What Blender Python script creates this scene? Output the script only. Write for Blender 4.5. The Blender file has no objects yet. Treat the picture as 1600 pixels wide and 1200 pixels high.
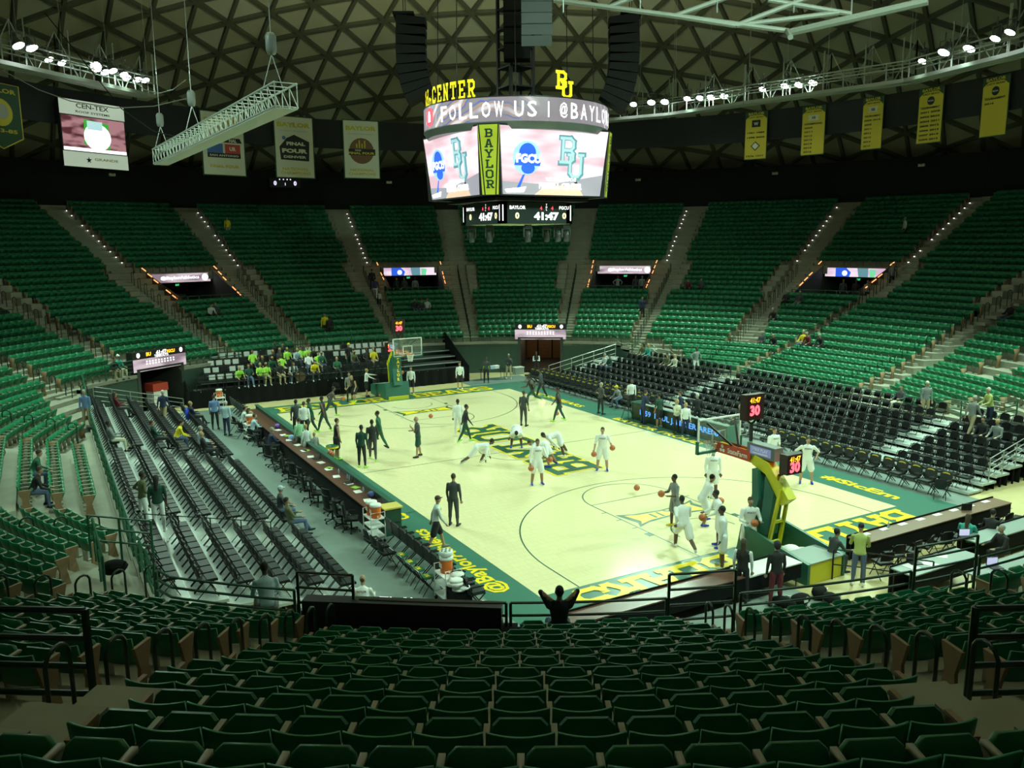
import bpy, math, random
import numpy as np
from mathutils import Matrix, Vector
random.seed(7); np.random.seed(7)
R = math.radians
# ---------------------------------------------------------------- camera
CAM = np.array([-18.8713, -32.6832, 9.7020]); YAW, PITCH, ROLL, FPX = .51665, -.172043, -.0082136, 1297.911
def _basis():
    f = np.array([math.sin(YAW)*math.cos(PITCH), math.cos(YAW)*math.cos(PITCH), math.sin(PITCH)])
    r = np.array([math.cos(YAW), -math.sin(YAW), 0.]); u = np.cross(r, f)
    c, s = math.cos(ROLL), math.sin(ROLL)
    return c*r+s*u, -s*r+c*u, f
CR, CU, CF = _basis()
def ray(u, v): return CF+(u-800)/FPX*CR-(v-600)/FPX*CU
def G(u, v, z=0.):                       # where a pixel's line of sight meets the height z
    d = ray(u, v); t = (z-CAM[2])/d[2]; return CAM+t*d
def AT(u, v, depth): return CAM+depth*ray(u, v)
def atr(u, v, rad):                      # where it meets the upright cylinder of that radius (far side)
    d = ray(u, v); a = d[0]**2+d[1]**2; b = 2*(CAM[0]*d[0]+CAM[1]*d[1]); c = CAM[0]**2+CAM[1]**2-rad**2
    return CAM+(-b+math.sqrt(b*b-4*a*c))/2/a*d
def PX(P):
    d = np.asarray(P, float)-CAM; z = d@CF; z = np.where(np.abs(z) < 1e-6, 1e-6, z)
    return np.stack([800+FPX*(d@CR)/z, 600-FPX*(d@CU)/z, z], -1)
sc = bpy.context.scene; COL = sc.collection
cam = bpy.data.cameras.new('camera'); camo = bpy.data.objects.new('camera', cam); COL.objects.link(camo)
cam.sensor_width = 36; cam.lens = 36*FPX/1600; cam.clip_start = .05; cam.clip_end = 400
camo.matrix_world = Matrix(((CR[0], CU[0], -CF[0], CAM[0]), (CR[1], CU[1], -CF[1], CAM[1]), (CR[2], CU[2], -CF[2], CAM[2]), (0, 0, 0, 1)))
sc.camera = camo
sc.view_settings.view_transform = 'Standard'; sc.view_settings.look = 'None'; sc.view_settings.gamma = 1
sc.view_settings.use_curve_mapping = False; sc.view_settings.exposure = 0.0
w = bpy.data.worlds.new('world'); sc.world = w; w.use_nodes = True
w.node_tree.nodes['Background'].inputs[0].default_value = (.5, 1, .7, 1); w.node_tree.nodes['Background'].inputs[1].default_value = .0006
# ---------------------------------------------------------------- materials
MATS = {}
def mat(name, col, rough=.6, metal=0., noise=0., nscale=8., spec=.5, emit=0., bump=0., alpha=1., trans=0., col2=None):
    if name in MATS: return MATS[name]
    m = bpy.data.materials.new(name); m.use_nodes = True; nt = m.node_tree; b = nt.nodes['Principled BSDF']
    b.inputs['Roughness'].default_value = rough; b.inputs['Metallic'].default_value = metal
    b.inputs['Specular IOR Level'].default_value = spec
    c = (*col, 1)
    b.inputs['Base Color'].default_value = c
    if emit: b.inputs['Emission Color'].default_value = c; b.inputs['Emission Strength'].default_value = emit
    if noise or bump:
        tc = nt.nodes.new('ShaderNodeTexCoord'); n = nt.nodes.new('ShaderNodeTexNoise'); n.inputs['Scale'].default_value = nscale
        n.inputs['Detail'].default_value = 4; nt.links.new(tc.outputs['Object'], n.inputs['Vector'])
        if noise:
            mx = nt.nodes.new('ShaderNodeMix'); mx.data_type = 'RGBA'
            mx.inputs['A'].default_value = (*[x*(1-noise) for x in col], 1)
            mx.inputs['B'].default_value = (*(col2 or [min(1, x*(1+noise)) for x in col]), 1)
            nt.links.new(n.outputs['Fac'], mx.inputs['Factor']); nt.links.new(mx.outputs['Result'], b.inputs['Base Color'])
        if bump:
            bp = nt.nodes.new('ShaderNodeBump'); bp.inputs['Strength'].default_value = bump; bp.inputs['Distance'].default_value = .02
            nt.links.new(n.outputs['Fac'], bp.inputs['Height']); nt.links.new(bp.outputs['Normal'], b.inputs['Normal'])
    if trans: b.inputs['Transmission Weight'].default_value = trans; b.inputs['IOR'].default_value = 1.1
    MATS[name] = m; return m
def emat(name, col, s): return mat(name, col, .5, emit=s, spec=.2)
# ---------------------------------------------------------------- mesh builder
class MB:
    def __init__(s): s.v = []; s.f = []; s.m = []; s.n = 0; s.blk = []
    def add(s, V, F, m=0, M=None):
        V = np.asarray(V, float)
        if M is not None: M = np.asarray(M); V = V@M[:3, :3].T+M[:3, 3]
        s.v.append(V); s.blk.append((len(s.v)-1, F, m)); o = s.n; s.n += len(V)
        s.f += [tuple(i+o for i in f) for f in F]; s.m += [m]*len(F); return s
    def box(s, c, d, m=0, rz=0, M=None):
        x, y, z = d[0]/2, d[1]/2, d[2]/2
        V = np.array([(-x,-y,-z),(x,-y,-z),(x,y,-z),(-x,y,-z),(-x,-y,z),(x,-y,z),(x,y,z),(-x,y,z)])
        if rz: V = V@rotz(rz).T
        return s.add(V+np.asarray(c), [(3,2,1,0),(4,5,6,7),(0,1,5,4),(1,2,6,5),(2,3,7,6),(3,0,4,7)], m, M)
    def box2(s, a, b, m=0): a = np.asarray(a, float); b = np.asarray(b, float); return s.box((a+b)/2, np.abs(b-a), m)
    def tube(s, pts, r, n=6, m=0, closed=False, cap=True):
        P = [np.asarray(p, float) for p in pts]; k = len(P); rr = r if hasattr(r, '__len__') else [r]*k
        V = []; up0 = None
        for i in range(k):
            a = P[i-1] if (i > 0 or closed) else P[i]; b = P[(i+1) % k] if (i < k-1 or closed) else P[i]
            t = b-a; t = t/(np.linalg.norm(t)+1e-9)
            up = up0 if up0 is not None else (np.array([0, 0, 1.]) if abs(t[2]) < .9 else np.array([1., 0, 0]))
            x = np.cross(up, t); x /= np.linalg.norm(x)+1e-9; y = np.cross(t, x); up0 = y
            for j in range(n):
                q = 2*math.pi*j/n+math.pi/n; V.append(P[i]+rr[i]*(math.cos(q)*x+math.sin(q)*y))
        F = []
        for i in range(k if closed else k-1):
            for j in range(n):
                a = i*n+j; b = i*n+(j+1) % n; c = ((i+1) % k)*n; F.append((a, b, c+(j+1) % n, c+j))
        if cap and not closed: F += [tuple(range(n))[::-1], tuple(range((k-1)*n, k*n))]
        return s.add(V, F, m)
    def bar(s, a, b, w, h, m=0):          # square bar
        a = np.asarray(a, float); b = np.asarray(b, float); t = b-a; L = np.linalg.norm(t); t = t/L
        up = np.array([0, 0, 1.]) if abs(t[2]) < .95 else np.array([0, 1., 0])
        x = np.cross(t, up); x /= np.linalg.norm(x); y = np.cross(x, t)
        V = [a+sx*x*w/2+sy*y*h/2 for sx, sy in ((-1,-1),(1,-1),(1,1),(-1,1))]+[b+sx*x*w/2+sy*y*h/2 for sx, sy in ((-1,-1),(1,-1),(1,1),(-1,1))]
        return s.add(V, [(3,2,1,0),(4,5,6,7),(0,1,5,4),(1,2,6,5),(2,3,7,6),(3,0,4,7)], m)
    def prism(s, poly, o, x, y, t, m=0):   # polygon in the plane (o; x, y) pushed out by t along x cross y
        o, x, y = (np.asarray(q, float) for q in (o, x, y)); n = np.cross(x, y)
        k = len(poly); V = [o+p[0]*x+p[1]*y for p in poly]+[o+p[0]*x+p[1]*y+n*t for p in poly]
        return s.add(V, [tuple(range(k))[::-1], tuple(range(k, 2*k))]+[(i, (i+1) % k, k+(i+1) % k, k+i) for i in range(k)], m)
    def lathe(s, prof, n=16, c=(0, 0, 0), m=0):
        c = np.asarray(c, float); k = len(prof)
        V = [c+(r*math.cos(2*math.pi*j/n), r*math.sin(2*math.pi*j/n), z) for r, z in prof for j in range(n)]
        F = [(i*n+j, i*n+(j+1) % n, (i+1)*n+(j+1) % n, (i+1)*n+j) for i in range(k-1) for j in range(n)]
        F += [tuple(range(n))[::-1], tuple(range((k-1)*n, k*n))]
        return s.add(V, F, m)
    def ball(s, c, r, n=12, k=8, m=0, sc=(1, 1, 1)):
        c = np.asarray(c, float); V = [c+(0, 0, -r*sc[2])]
        for i in range(1, k):
            a = -math.pi/2+math.pi*i/k
            V += [c+(r*sc[0]*math.cos(a)*math.cos(2*math.pi*j/n), r*sc[1]*math.cos(a)*math.sin(2*math.pi*j/n), r*sc[2]*math.sin(a)) for j in range(n)]
        V.append(c+(0, 0, r*sc[2])); e = len(V)-1
        F = [(0, 1+(j+1) % n, 1+j) for j in range(n)]
        for i in range(k-2):
            F += [(1+i*n+j, 1+i*n+(j+1) % n, 1+(i+1)*n+(j+1) % n, 1+(i+1)*n+j) for j in range(n)]
        F += [(1+(k-2)*n+j, 1+(k-2)*n+(j+1) % n, e) for j in range(n)]
        return s.add(V, F, m)
    def mesh(s, name, mats, smooth=False):
        me = bpy.data.meshes.new(name); V = np.concatenate(s.v) if s.v else np.zeros((0, 3))
        me.from_pydata(V.tolist(), [], s.f)
        for q in (mats if isinstance(mats, (list, tuple)) else [mats]): me.materials.append(q)
        if any(s.m): me.polygons.foreach_set('material_index', s.m)
        if smooth: me.polygons.foreach_set('use_smooth', [True]*len(s.f))
        me.update(); return me
def rotz(a): c, s = math.cos(a), math.sin(a); return np.array([[c, -s, 0], [s, c, 0], [0, 0, 1.]])
def TM(loc, rz=0, sc=1):
    M = np.eye(4); M[:3, :3] = rotz(rz)*sc; M[:3, 3] = loc; return M
def tag(o, label=None, cat=None, group=None, kind=None):
    if label: o['label'] = label
    if cat: o['category'] = cat
    if group: o['group'] = group
    if kind: o['kind'] = kind
    return o
def obj(name, me, parent=None, loc=None, rz=0, label=None, cat=None, group=None, kind=None):
    o = bpy.data.objects.new(name, me); COL.objects.link(o)
    if parent is not None: o.parent = parent
    if loc is not None: o.location = loc
    if rz: o.rotation_euler = (0, 0, rz)
    return tag(o, label, cat, group, kind)
def mob(name, mb, mats, parent=None, smooth=False, **k): return obj(name, mb.mesh(name, mats, smooth), parent, **k)
def mobs(name, mb, mats, parent=None):            # one object for each piece that was added
    for i, F, m in mb.blk:
        b = MB(); b.add(mb.v[i], F, m); o = mob(name, b, mats, parent)
    return o
def thing(name, label, cat, loc=(0, 0, 0), rz=0, group=None): return obj(name, None, None, loc, rz, label, cat, group)
def struct(name, mb, mats, parent=None, smooth=False):
    o = mob(name, mb, mats, parent, smooth)
    if parent is None: o['kind'] = 'structure'
    return o
def ctree(o, parent=None, loc=None, rz=None):
    c = o.copy(); COL.objects.link(c); c.parent = parent
    if loc is not None: c.location = loc
    if rz is not None: c.rotation_euler = (0, 0, rz)
    for ch in o.children: ctree(ch, c)
    return c
def textmesh(txt, size=1., bold=0., align='CENTER', spacing=1., res=2):
    cu = bpy.data.curves.new('t', 'FONT'); cu.body = txt; cu.size = size; cu.align_x = align; cu.align_y = 'CENTER'
    cu.offset = bold; cu.resolution_u = res; cu.space_character = spacing
    ob = bpy.data.objects.new('t', cu); COL.objects.link(ob)
    me = bpy.data.meshes.new_from_object(ob); bpy.data.objects.remove(ob); bpy.data.curves.remove(cu)
    V = np.zeros(len(me.vertices)*3); me.vertices.foreach_get('co', V); V = V.reshape(-1, 3)
    F = [tuple(p.vertices) for p in me.polygons]; bpy.data.meshes.remove(me); return V, F
def text_on(mb, txt, o, x, y, h, m=0, bold=0., width=None, spacing=1.):
    """letters laid on the plane (o; x right, y up), cap height about h"""
    if not txt.strip(): return mb
    V, F = textmesh(txt, 1., bold, spacing=spacing)
    hh = V[:, 1].max()-V[:, 1].min(); s = h/hh; V = V*s; V[:, 1] -= (V[:, 1].max()+V[:, 1].min())/2; V[:, 0] -= (V[:, 0].max()+V[:, 0].min())/2
    if width: V[:, 0] *= width/(V[:, 0].max()-V[:, 0].min())
    o, x, y = (np.asarray(q, float) for q in (o, x, y))
    return mb.add(o+V[:, :1]*x+V[:, 1:2]*y, F, m)
# slab block letters as strokes on a 4 x 6 grid
BLK = {'B':[[(0,0),(3,0),(4,.8),(4,2.2),(3.2,3),(4,3.8),(4,5.2),(3,6),(0,6)],[(.7,0),(.7,6)],[(.7,3),(3.2,3)]],
 'A':[[(.3,0),(1.6,6),(2.4,6),(3.7,0)],[(.8,2),(3.2,2)],[(-.3,0),(1,0)],[(3,0),(4.3,0)]],
 'Y':[[(0,6),(2,3),(4,6)],[(2,3),(2,0)],[(1,0),(3,0)],[(-.4,6),(.8,6)],[(3.2,6),(4.4,6)]],
 'L':[[(.7,6),(.7,0)],[(0,0),(4,0),(4,1.6)],[(0,6),(1.6,6)]],
 'O':[[(1,0),(3,0),(4,1),(4,5),(3,6),(1,6),(0,5),(0,1),(1,0)]],
 'R':[[(0,0),(1.5,0)],[(.7,0),(.7,6)],[(0,6),(3,6),(4,5.2),(4,3.6),(3,2.8),(.7,2.8)],[(2.4,2.8),(3.8,0),(4.4,0)]],
 'E':[[(.7,0),(.7,6)],[(4,4.7),(4,6),(0,6)],[(0,0),(4,0),(4,1.3)],[(.7,3),(2.8,3)]],
 'S':[[(4,4.6),(4,5.2),(3.2,6),(.8,6),(0,5.2),(0,3.8),(.8,3),(3.2,3),(4,2.2),(4,.8),(3.2,0),(.8,0),(0,.8),(0,1.4)]],
 'U':[[(.3,6),(.3,1),(1.1,0),(2.9,0),(3.7,1),(3.7,6)],[(-.4,6),(1,6)],[(3,6),(4.4,6)]],
 'F':[[(.7,0),(.7,6)],[(4,4.7),(4,6),(0,6)],[(.7,3),(2.8,3)],[(0,0),(1.6,0)]],
 'C':[[(4,4.5),(4,5),(3,6),(1,6),(0,5),(0,1),(1,0),(3,0),(4,1),(4,1.5)]],
 'N':[[(.5,0),(.5,6)],[(.3,6),(3.7,0)],[(3.5,0),(3.5,6)],[(-.2,0),(1.2,0)],[(2.8,6),(4.2,6)]],
 'T':[[(2,0),(2,6)],[(0,4.7),(0,6),(4,6),(4,4.7)],[(1,0),(3,0)]],
 'I':[[(2,0),(2,6)],[(1,6),(3,6)],[(1,0),(3,0)]], 'X':[[(0,0),(4,6)],[(4,0),(0,6)]], ' ':[]}
def block_on(mb, txt, o, x, y, h, w, gap, t=1.15, m=0):
    """block letters centred on o; h cap height, w letter width, t stroke in grid units"""
    o, x, y = (np.asarray(q, float) for q in (o, x, y)); sx, sy = w/4, h/6
    tot = len(txt)*w+(len(txt)-1)*gap; X0 = -tot/2; nz = np.cross(x, y); k = 0
    for ch in txt:
        for st in BLK.get(ch, []):
            for a, b in zip(st[:-1], st[1:]):
                a = np.array(a); b = np.array(b); d = b-a; L = np.hypot(*d); d = d/L; n = np.array([-d[1], d[0]])
                a2 = a-d*t*.42; b2 = b+d*t*.42
                q = [a2-n*t/2, b2-n*t/2, b2+n*t/2, a2+n*t/2]
                k += 1; mb.add([o+(X0+p[0]*sx)*x+(p[1]*sy-h/2)*y+nz*.0009*(k % 11) for p in q], [(0, 1, 2, 3)], m)
        X0 += w+gap
def ordw(i):
    T = ['zeroth','first','second','third','fourth','fifth','sixth','seventh','eighth','ninth','tenth','eleventh','twelfth','thirteenth','fourteenth','fifteenth','sixteenth','seventeenth','eighteenth','nineteenth']
    if i < 20: return T[i]
    tens = {2:'twent',3:'thirt',4:'fort',5:'fift',6:'sixt'}[i//10]
    return tens+'ieth' if i % 10 == 0 else tens+'y-'+T[i % 10]
# ---------------------------------------------------------------- the bowl's plan
TREAD = .86
def rd(n): return 24.0+TREAD*n
def ztop(n): return 3.02+.215*n if n < 0 else (3.02+.34*n if n < 12 else 7.10+.40*(n-12))
def zfl(n): return ztop(n)-.80
NMIN, NMAX = -5, 27
def rho(a, s):                                   # rows are circles, with one straight block on each long side
    x = abs(math.sin(a))
    if x > .8:
        y = (s-1.5)*abs(math.cos(a))/x
        if y < max(4.45, s*.146): return (s-1.5)/x
    return s
def rho_f(a): x = abs(math.sin(a)); return min(23.2, 17.2/x) if x > 1e-6 else 23.2
def pol(a, r, z=0.): return np.array([r*math.sin(a), r*math.cos(a), z])
def nfront(a):                                   # first row behind the front wall at this bearing
    for n in range(NMIN, 3):
        if rho(a, rd(n)+.12) > rho_f(a)+.3: return n
    return 0
TUN = [(30.6, 37.8), (-37.8, -30.6), (142.2, 149.4), (-149.4, -142.2)]   # floor tunnels
VOM = [15+30*k for k in range(-6, 6)]                                     # mid-level portals
def adiff(a, b): return (a-b+180) % 360-180
def in_tun(d, pad=0.): return any(adiff(d, (t0+t1)/2)**2 < ((t1-t0)/2+pad)**2 for t0, t1 in TUN)
def in_vom(d, hw=4.0): return any(abs(adiff(d, c)) < hw for c in VOM)
M_conc = mat('concrete', (.31, .31, .245), .8, noise=.25, nscale=1.2, bump=.1)
M_gwall = mat('dark_green_wall', (.035, .075, .055), .55, noise=.1, nscale=2)
M_green = mat('green_painted_steel', (.02, .115, .06), .35, spec=.5)
M_black = mat('black_cloth', (.0055, .006, .006), .9, noise=.3, nscale=5, spec=.2)
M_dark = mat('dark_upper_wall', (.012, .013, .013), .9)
M_steel = mat('galvanised_steel', (.5, .52, .5), .35, metal=.6)
M_white = mat('white_paint', (.75, .76, .74), .45)
# floor: tan boards out to the wall
m = mat('arena_floor_boards', (.62, .52, .27), .35, noise=.12, nscale=1.5)
def disc_clip(z, off=0., n=160):
    return [pol(2*math.pi*i/n, rho_f(2*math.pi*i/n)+off, z) for i in range(n)]
mb = MB(); P = disc_clip(0., 0.6); k = len(P)
mb.add(P+[p-np.array([0, 0, .3]) for p in P], [tuple(range(k))[::-1], tuple(range(k, 2*k))]+[(i, (i+1) % k, k+(i+1) % k, k+i) for i in range(k)])
floor = struct('floor', mb, m)
def slab(name, x0, x1, y0, y1, z, m, parent=floor, t=.004):
    b = MB(); b.box2((x0, y0, z-t), (x1, y1, z), 0); return mob(name, b, m, parent)
M_mat = mat('grey_floor_mat', (.155, .205, .19), .7, noise=.1, nscale=3)
slab('floor_mat', -13.2, -8.95, -16.4, 17.6, .006, M_mat)
slab('floor_mat', 9.6, 11.0, -16.6, 18.2, .006, M_mat)
slab('floor_mat', 6.0, 11.0, 16.6, 18.9, .007, M_mat)
slab('floor_mat', -11.6, -1.2, -20.5, -16.55, .004, mat('pale_floor_mat', (.30, .36, .33), .6, noise=.12, nscale=2))
# court: maple, painted borders, lines, lettering (all flat paint on the boards)
def court_mat():
    mm = mat('maple_court', (.80, .70, .43), .15, spec=.25); nt = mm.node_tree; b = nt.nodes['Principled BSDF']
    tc = nt.nodes.new('ShaderNodeTexCoord'); mp = nt.nodes.new('ShaderNodeMapping'); mp.inputs['Scale'].default_value = (17, .8, 1)
    br = nt.nodes.new('ShaderNodeTexBrick'); br.inputs['Scale'].default_value = 1; br.inputs['Mortar Size'].default_value = .006
    br.inputs['Color1'].default_value = (.82, .72, .45, 1); br.inputs['Color2'].default_value = (.77, .665, .40, 1); br.inputs['Mortar'].default_value = (.7, .6, .36, 1)
    nt.links.new(tc.outputs['Object'], mp.inputs['Vector']); nt.links.new(mp.outputs['Vector'], br.inputs['Vector']); nt.links.new(br.outputs['Color'], b.inputs['Base Color'])
    return mm
M_court = court_mat(); M_pg = mat('green_court_paint', (.06, .175, .135), .3, noise=.05, spec=.2); M_py = mat('yellow_court_paint', (.90, .66, .03), .35, spec=.2); M_pl = mat('dark_green_line', (.035, .11, .075), .35, spec=.2)
LX, LY = 7.62, 14.325
slab('court_border', -8.95, 9.65, -16.55, 16.55, .010, M_pg)
slab('court_boards', -LX, LX, -LY, LY, .016, M_court, t=.012)
def line_mb(): return MB()
ln = MB(); zl = .018
def seg(a, b, w=.05): 
    a = np.array([*a, zl]); b = np.array([*b, zl]); d = (b-a)/np.linalg.norm(b-a); n = np.array([-d[1], d[0], 0])*w/2
    ln.add([a-n, b-n, b+n, a+n], [(0, 1, 2, 3)])
def arc(c, r, a0, a1, w=.05, n=40):
    A = [R(a0+(a1-a0)*i/n) for i in range(n+1)]
    V = [(c[0]+(r-w/2)*math.cos(q), c[1]+(r-w/2)*math.sin(q), zl) for q in A]+[(c[0]+(r+w/2)*math.cos(q), c[1]+(r+w/2)*math.sin(q), zl) for q in A]
    ln.add(V, [(i, i+1, n+2+i, n+1+i) for i in range(n)])
seg((-LX, 0), (LX, 0)); arc((0, 0), 1.83, 0, 360)
for s in (-1, 1):
    by = s*LY; bk = s*(LY-1.6)
    for x in (-1.83, 1.83): seg((x, by), (x, s*(LY-5.79)))
    seg((-1.83, s*(LY-5.79)), (1.83, s*(LY-5.79)))
    if s < 0: arc((0, -(LY-5.79)), 1.83, 0, 180)
    else: arc((0, LY-5.79), 1.83, 180, 360)
    for x in (-6.325, 6.325): seg((x, by), (x, bk))
    arc((0, bk), 6.325, 0 if s < 0 else 180, 180 if s < 0 else 360, n=64)
    arc((0, bk), 1.22, 0 if s < 0 else 180, 180 if s < 0 else 360)
    for x in (-1, 1):
        for d in (3.05, 3.96, 4.85): seg((x*1.83, s*(LY-d)), (x*2.05, s*(LY-d)))
        seg((x*1.83, s*(LY-2.3)), (x*2.05, s*(LY-2.3)), .3)
    seg((-LX, s*(LY-8.53)), (-LX-1.1, s*(LY-8.53)))
mob('court_lines', ln, M_pl, floor)
zt_ = .019
bb = MB(); block_on(bb, 'BAYLOR', (3.8, -15.28, zt_), (-1, 0, 0), (0, -1, 0), 1.3, .92, .26)
block_on(bb, 'BEARS', (-3.95, -15.28, zt_), (-1, 0, 0), (0, -1, 0), 1.3, .92, .26)
block_on(bb, 'BAYLOR', (-4.0, 15.3, zt_), (1, 0, 0), (0, 1, 0), 1.15, .88, .24)
block_on(bb, 'BEARS', (3.9, 15.3, zt_), (1, 0, 0), (0, 1, 0), 1.15, .88, .24)
mob('baseline_lettering', bb, M_py, floor)
bb = MB(); block_on(bb, 'BAYLOR', (.4, .35, zt_), (0, 1, 0), (-1, 0, 0), 1.95, 1.24, .42, t=1.9)
mob('centre_lettering_outline', bb, M_py, floor)
bb = MB(); block_on(bb, 'BAYLOR', (.4, .35, zt_+.012), (0, 1, 0), (-1, 0, 0), 1.95, 1.24, .42, t=1.15)
mob('centre_lettering', bb, M_pl, floor)
def xii(cy, s):
    out = [(-1.75, .62), (-1.2, .42), (0, .30), (1.2, .42), (1.75, .62), (1.55, .3), (1.75, -.62), (1.2, -.42), (0, -.30), (-1.2, -.42), (-1.75, -.62), (-1.55, -.3)]
    for sc_, mm, z in ((1.0, M_pl, zt_), (.86, M_py, zt_+.002)):
        b = MB(); V = [(s*p[0]*sc_, cy+s*p[1]*sc_*(1 if sc_ == 1 else .8)*1.15, z) for p in out]; c = (0, cy, z)
        b.add(V+[c], [(i, (i+1) % 12, 12) for i in range(12)]); mob('conference_emblem', b, mm, floor)
    b = MB()
    for x0, x1, y0, y1 in ((-.62, -.02, -.22, .22), (-.62, -.02, .22, -.22)):
        a_ = np.array([s*x0, cy+s*y0, zt_+.004]); e_ = np.array([s*x1, cy+s*y1, zt_+.004]); d = (e_-a_)/np.linalg.norm(e_-a_); n = np.array([-d[1], d[0], 0])*.055
        b.add([a_-n, e_-n, e_+n, a_+n], [(0, 1, 2, 3)])
    for x in (.3, .62): b.box((s*x, cy, zt_+.004), (.11, .46, .0005))
    mob('conference_emblem', b, M_pl, floor)
xii(-11.05+.45, -1); xii(11.05-.45, 1)
bb = MB(); text_on(bb, '@BaylorAthletics', (-8.33, -10.6, zt_), (0, 1, 0), (-1, 0, 0), .74, bold=.03, width=5.9)
text_on(bb, 'cs', (-8.33, -6.05, zt_), (0, 1, 0), (-1, 0, 0), .5, bold=.03, width=.7)
text_on(bb, '#SicEm', (8.55, -12.05, zt_), (0, -1, 0), (1, 0, 0), .62, bold=.035, width=3.5)
text_on(bb, 'BAYLOR PROUD', (8.05, -.2, zt_), (0, -1, 0), (1, 0, 0), .52, bold=.03, width=6.9)
text_on(bb, 'SIC EM BEARS', (8.3, 9.6, zt_), (0, -1, 0), (1, 0, 0), .5, bold=.03, width=5.6)
mob('sideline_lettering', bb, M_py, floor)
# terraces ---------------------------------------------------------------
br = sorted(set([round(x, 3) for x in np.arange(-180, 180, 1.5)]+[round(x, 3) for t in TUN for x in t]+[round(c+s*4.0, 3) for c in VOM for s in (-1, 1)]+[c+d for c in (-90, 90) for d in (-14.2, -13.6, -12.4, -11.2, -10, -9.2, -8.4, 8.4, 9.2, 10, 11.2, 12.4, 13.6, 14.2)]))
br = [b for b in br if -180 <= b < 180]+[180.]
mb = MB()
for d0, d1 in zip(br[:-1], br[1:]):
    dm = (d0+d1)/2; a0, a1 = R(d0), R(d1); am = R(dm); tun = in_tun(dm); vom = in_vom(dm)
    zp = None
    for n in range(NMIN, NMAX+2):
        if n <= 1 and tun: zp = None; continue
        if vom and 9 <= n <= 14: zp = None; continue
        s0, s1 = rd(n)-.74, rd(n)+.12; z = zfl(n)
        i0, i1 = (max(rho(a, s0), rho_f(a)) for a in (a0, a1)); o0, o1 = (rho(a, s1) for a in (a0, a1))
        if n == nfront(am): i0, i1 = rho_f(a0), rho_f(a1)
        if o0 <= i0+.02 and o1 <= i1+.02: continue
        o0 = max(o0, i0); o1 = max(o1, i1)
        zb = zp if zp is not None else z-.6
        mb.add([pol(a0, i0, z), pol(a1, i1, z), pol(a1, o1, z), pol(a0, o0, z)], [(3, 2, 1, 0)])
        if zp is not None or n >= 2: mb.add([pol(a0, i0, zb), pol(a1, i1, zb), pol(a1, i1, z), pol(a0, i0, z)], [(0, 1, 2, 3)])
        zp = z
terr = struct('floor_terrace', mb, M_conc)
# front wall with a curb, open at the tunnels
mb = MB(); cb = MB()
for d0, d1 in zip(br[:-1], br[1:]):
    if in_tun((d0+d1)/2): continue
    a0, a1 = R(d0), R(d1); z = zfl(nfront(R((d0+d1)/2))); r0, r1 = rho_f(a0), rho_f(a1)
    V = [pol(a0, r0), pol(a1, r1), pol(a1, r1, z-.02), pol(a0, r0, z-.02)]; W = [pol(a0, r0+.25), pol(a1, r1+.25), pol(a1, r1+.25, z-.02), pol(a0, r0+.25, z-.02)]
    mb.add(V+W, [(0, 1, 2, 3), (7, 6, 5, 4), (0, 3, 7, 4), (1, 5, 6, 2), (3, 2, 6, 7)])
    V = [pol(a0, r0-.03, z-.08), pol(a1, r1-.03, z-.08), pol(a1, r1-.03, z+.1), pol(a0, r0-.03, z+.1)]; W = [v+pol((a0+a1)/2, .16) for v in V]
    cb.add(V+W, [(0, 1, 2, 3), (7, 6, 5, 4), (3, 2, 6, 7), (0, 4, 5, 1), (0, 3, 7, 4), (1, 5, 6, 2)])
struct('wall_front', mb, M_gwall); struct('trim_1', cb, M_conc)
# back wall above the last row
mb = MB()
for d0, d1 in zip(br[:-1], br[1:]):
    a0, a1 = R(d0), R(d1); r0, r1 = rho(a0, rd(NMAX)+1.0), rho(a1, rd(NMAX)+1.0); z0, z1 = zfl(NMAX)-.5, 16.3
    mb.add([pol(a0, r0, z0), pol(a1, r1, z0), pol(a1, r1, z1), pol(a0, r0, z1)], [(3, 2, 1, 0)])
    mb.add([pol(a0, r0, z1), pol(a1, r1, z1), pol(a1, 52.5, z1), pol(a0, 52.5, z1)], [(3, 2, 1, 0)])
struct('wall_back', mb, M_dark)
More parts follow.
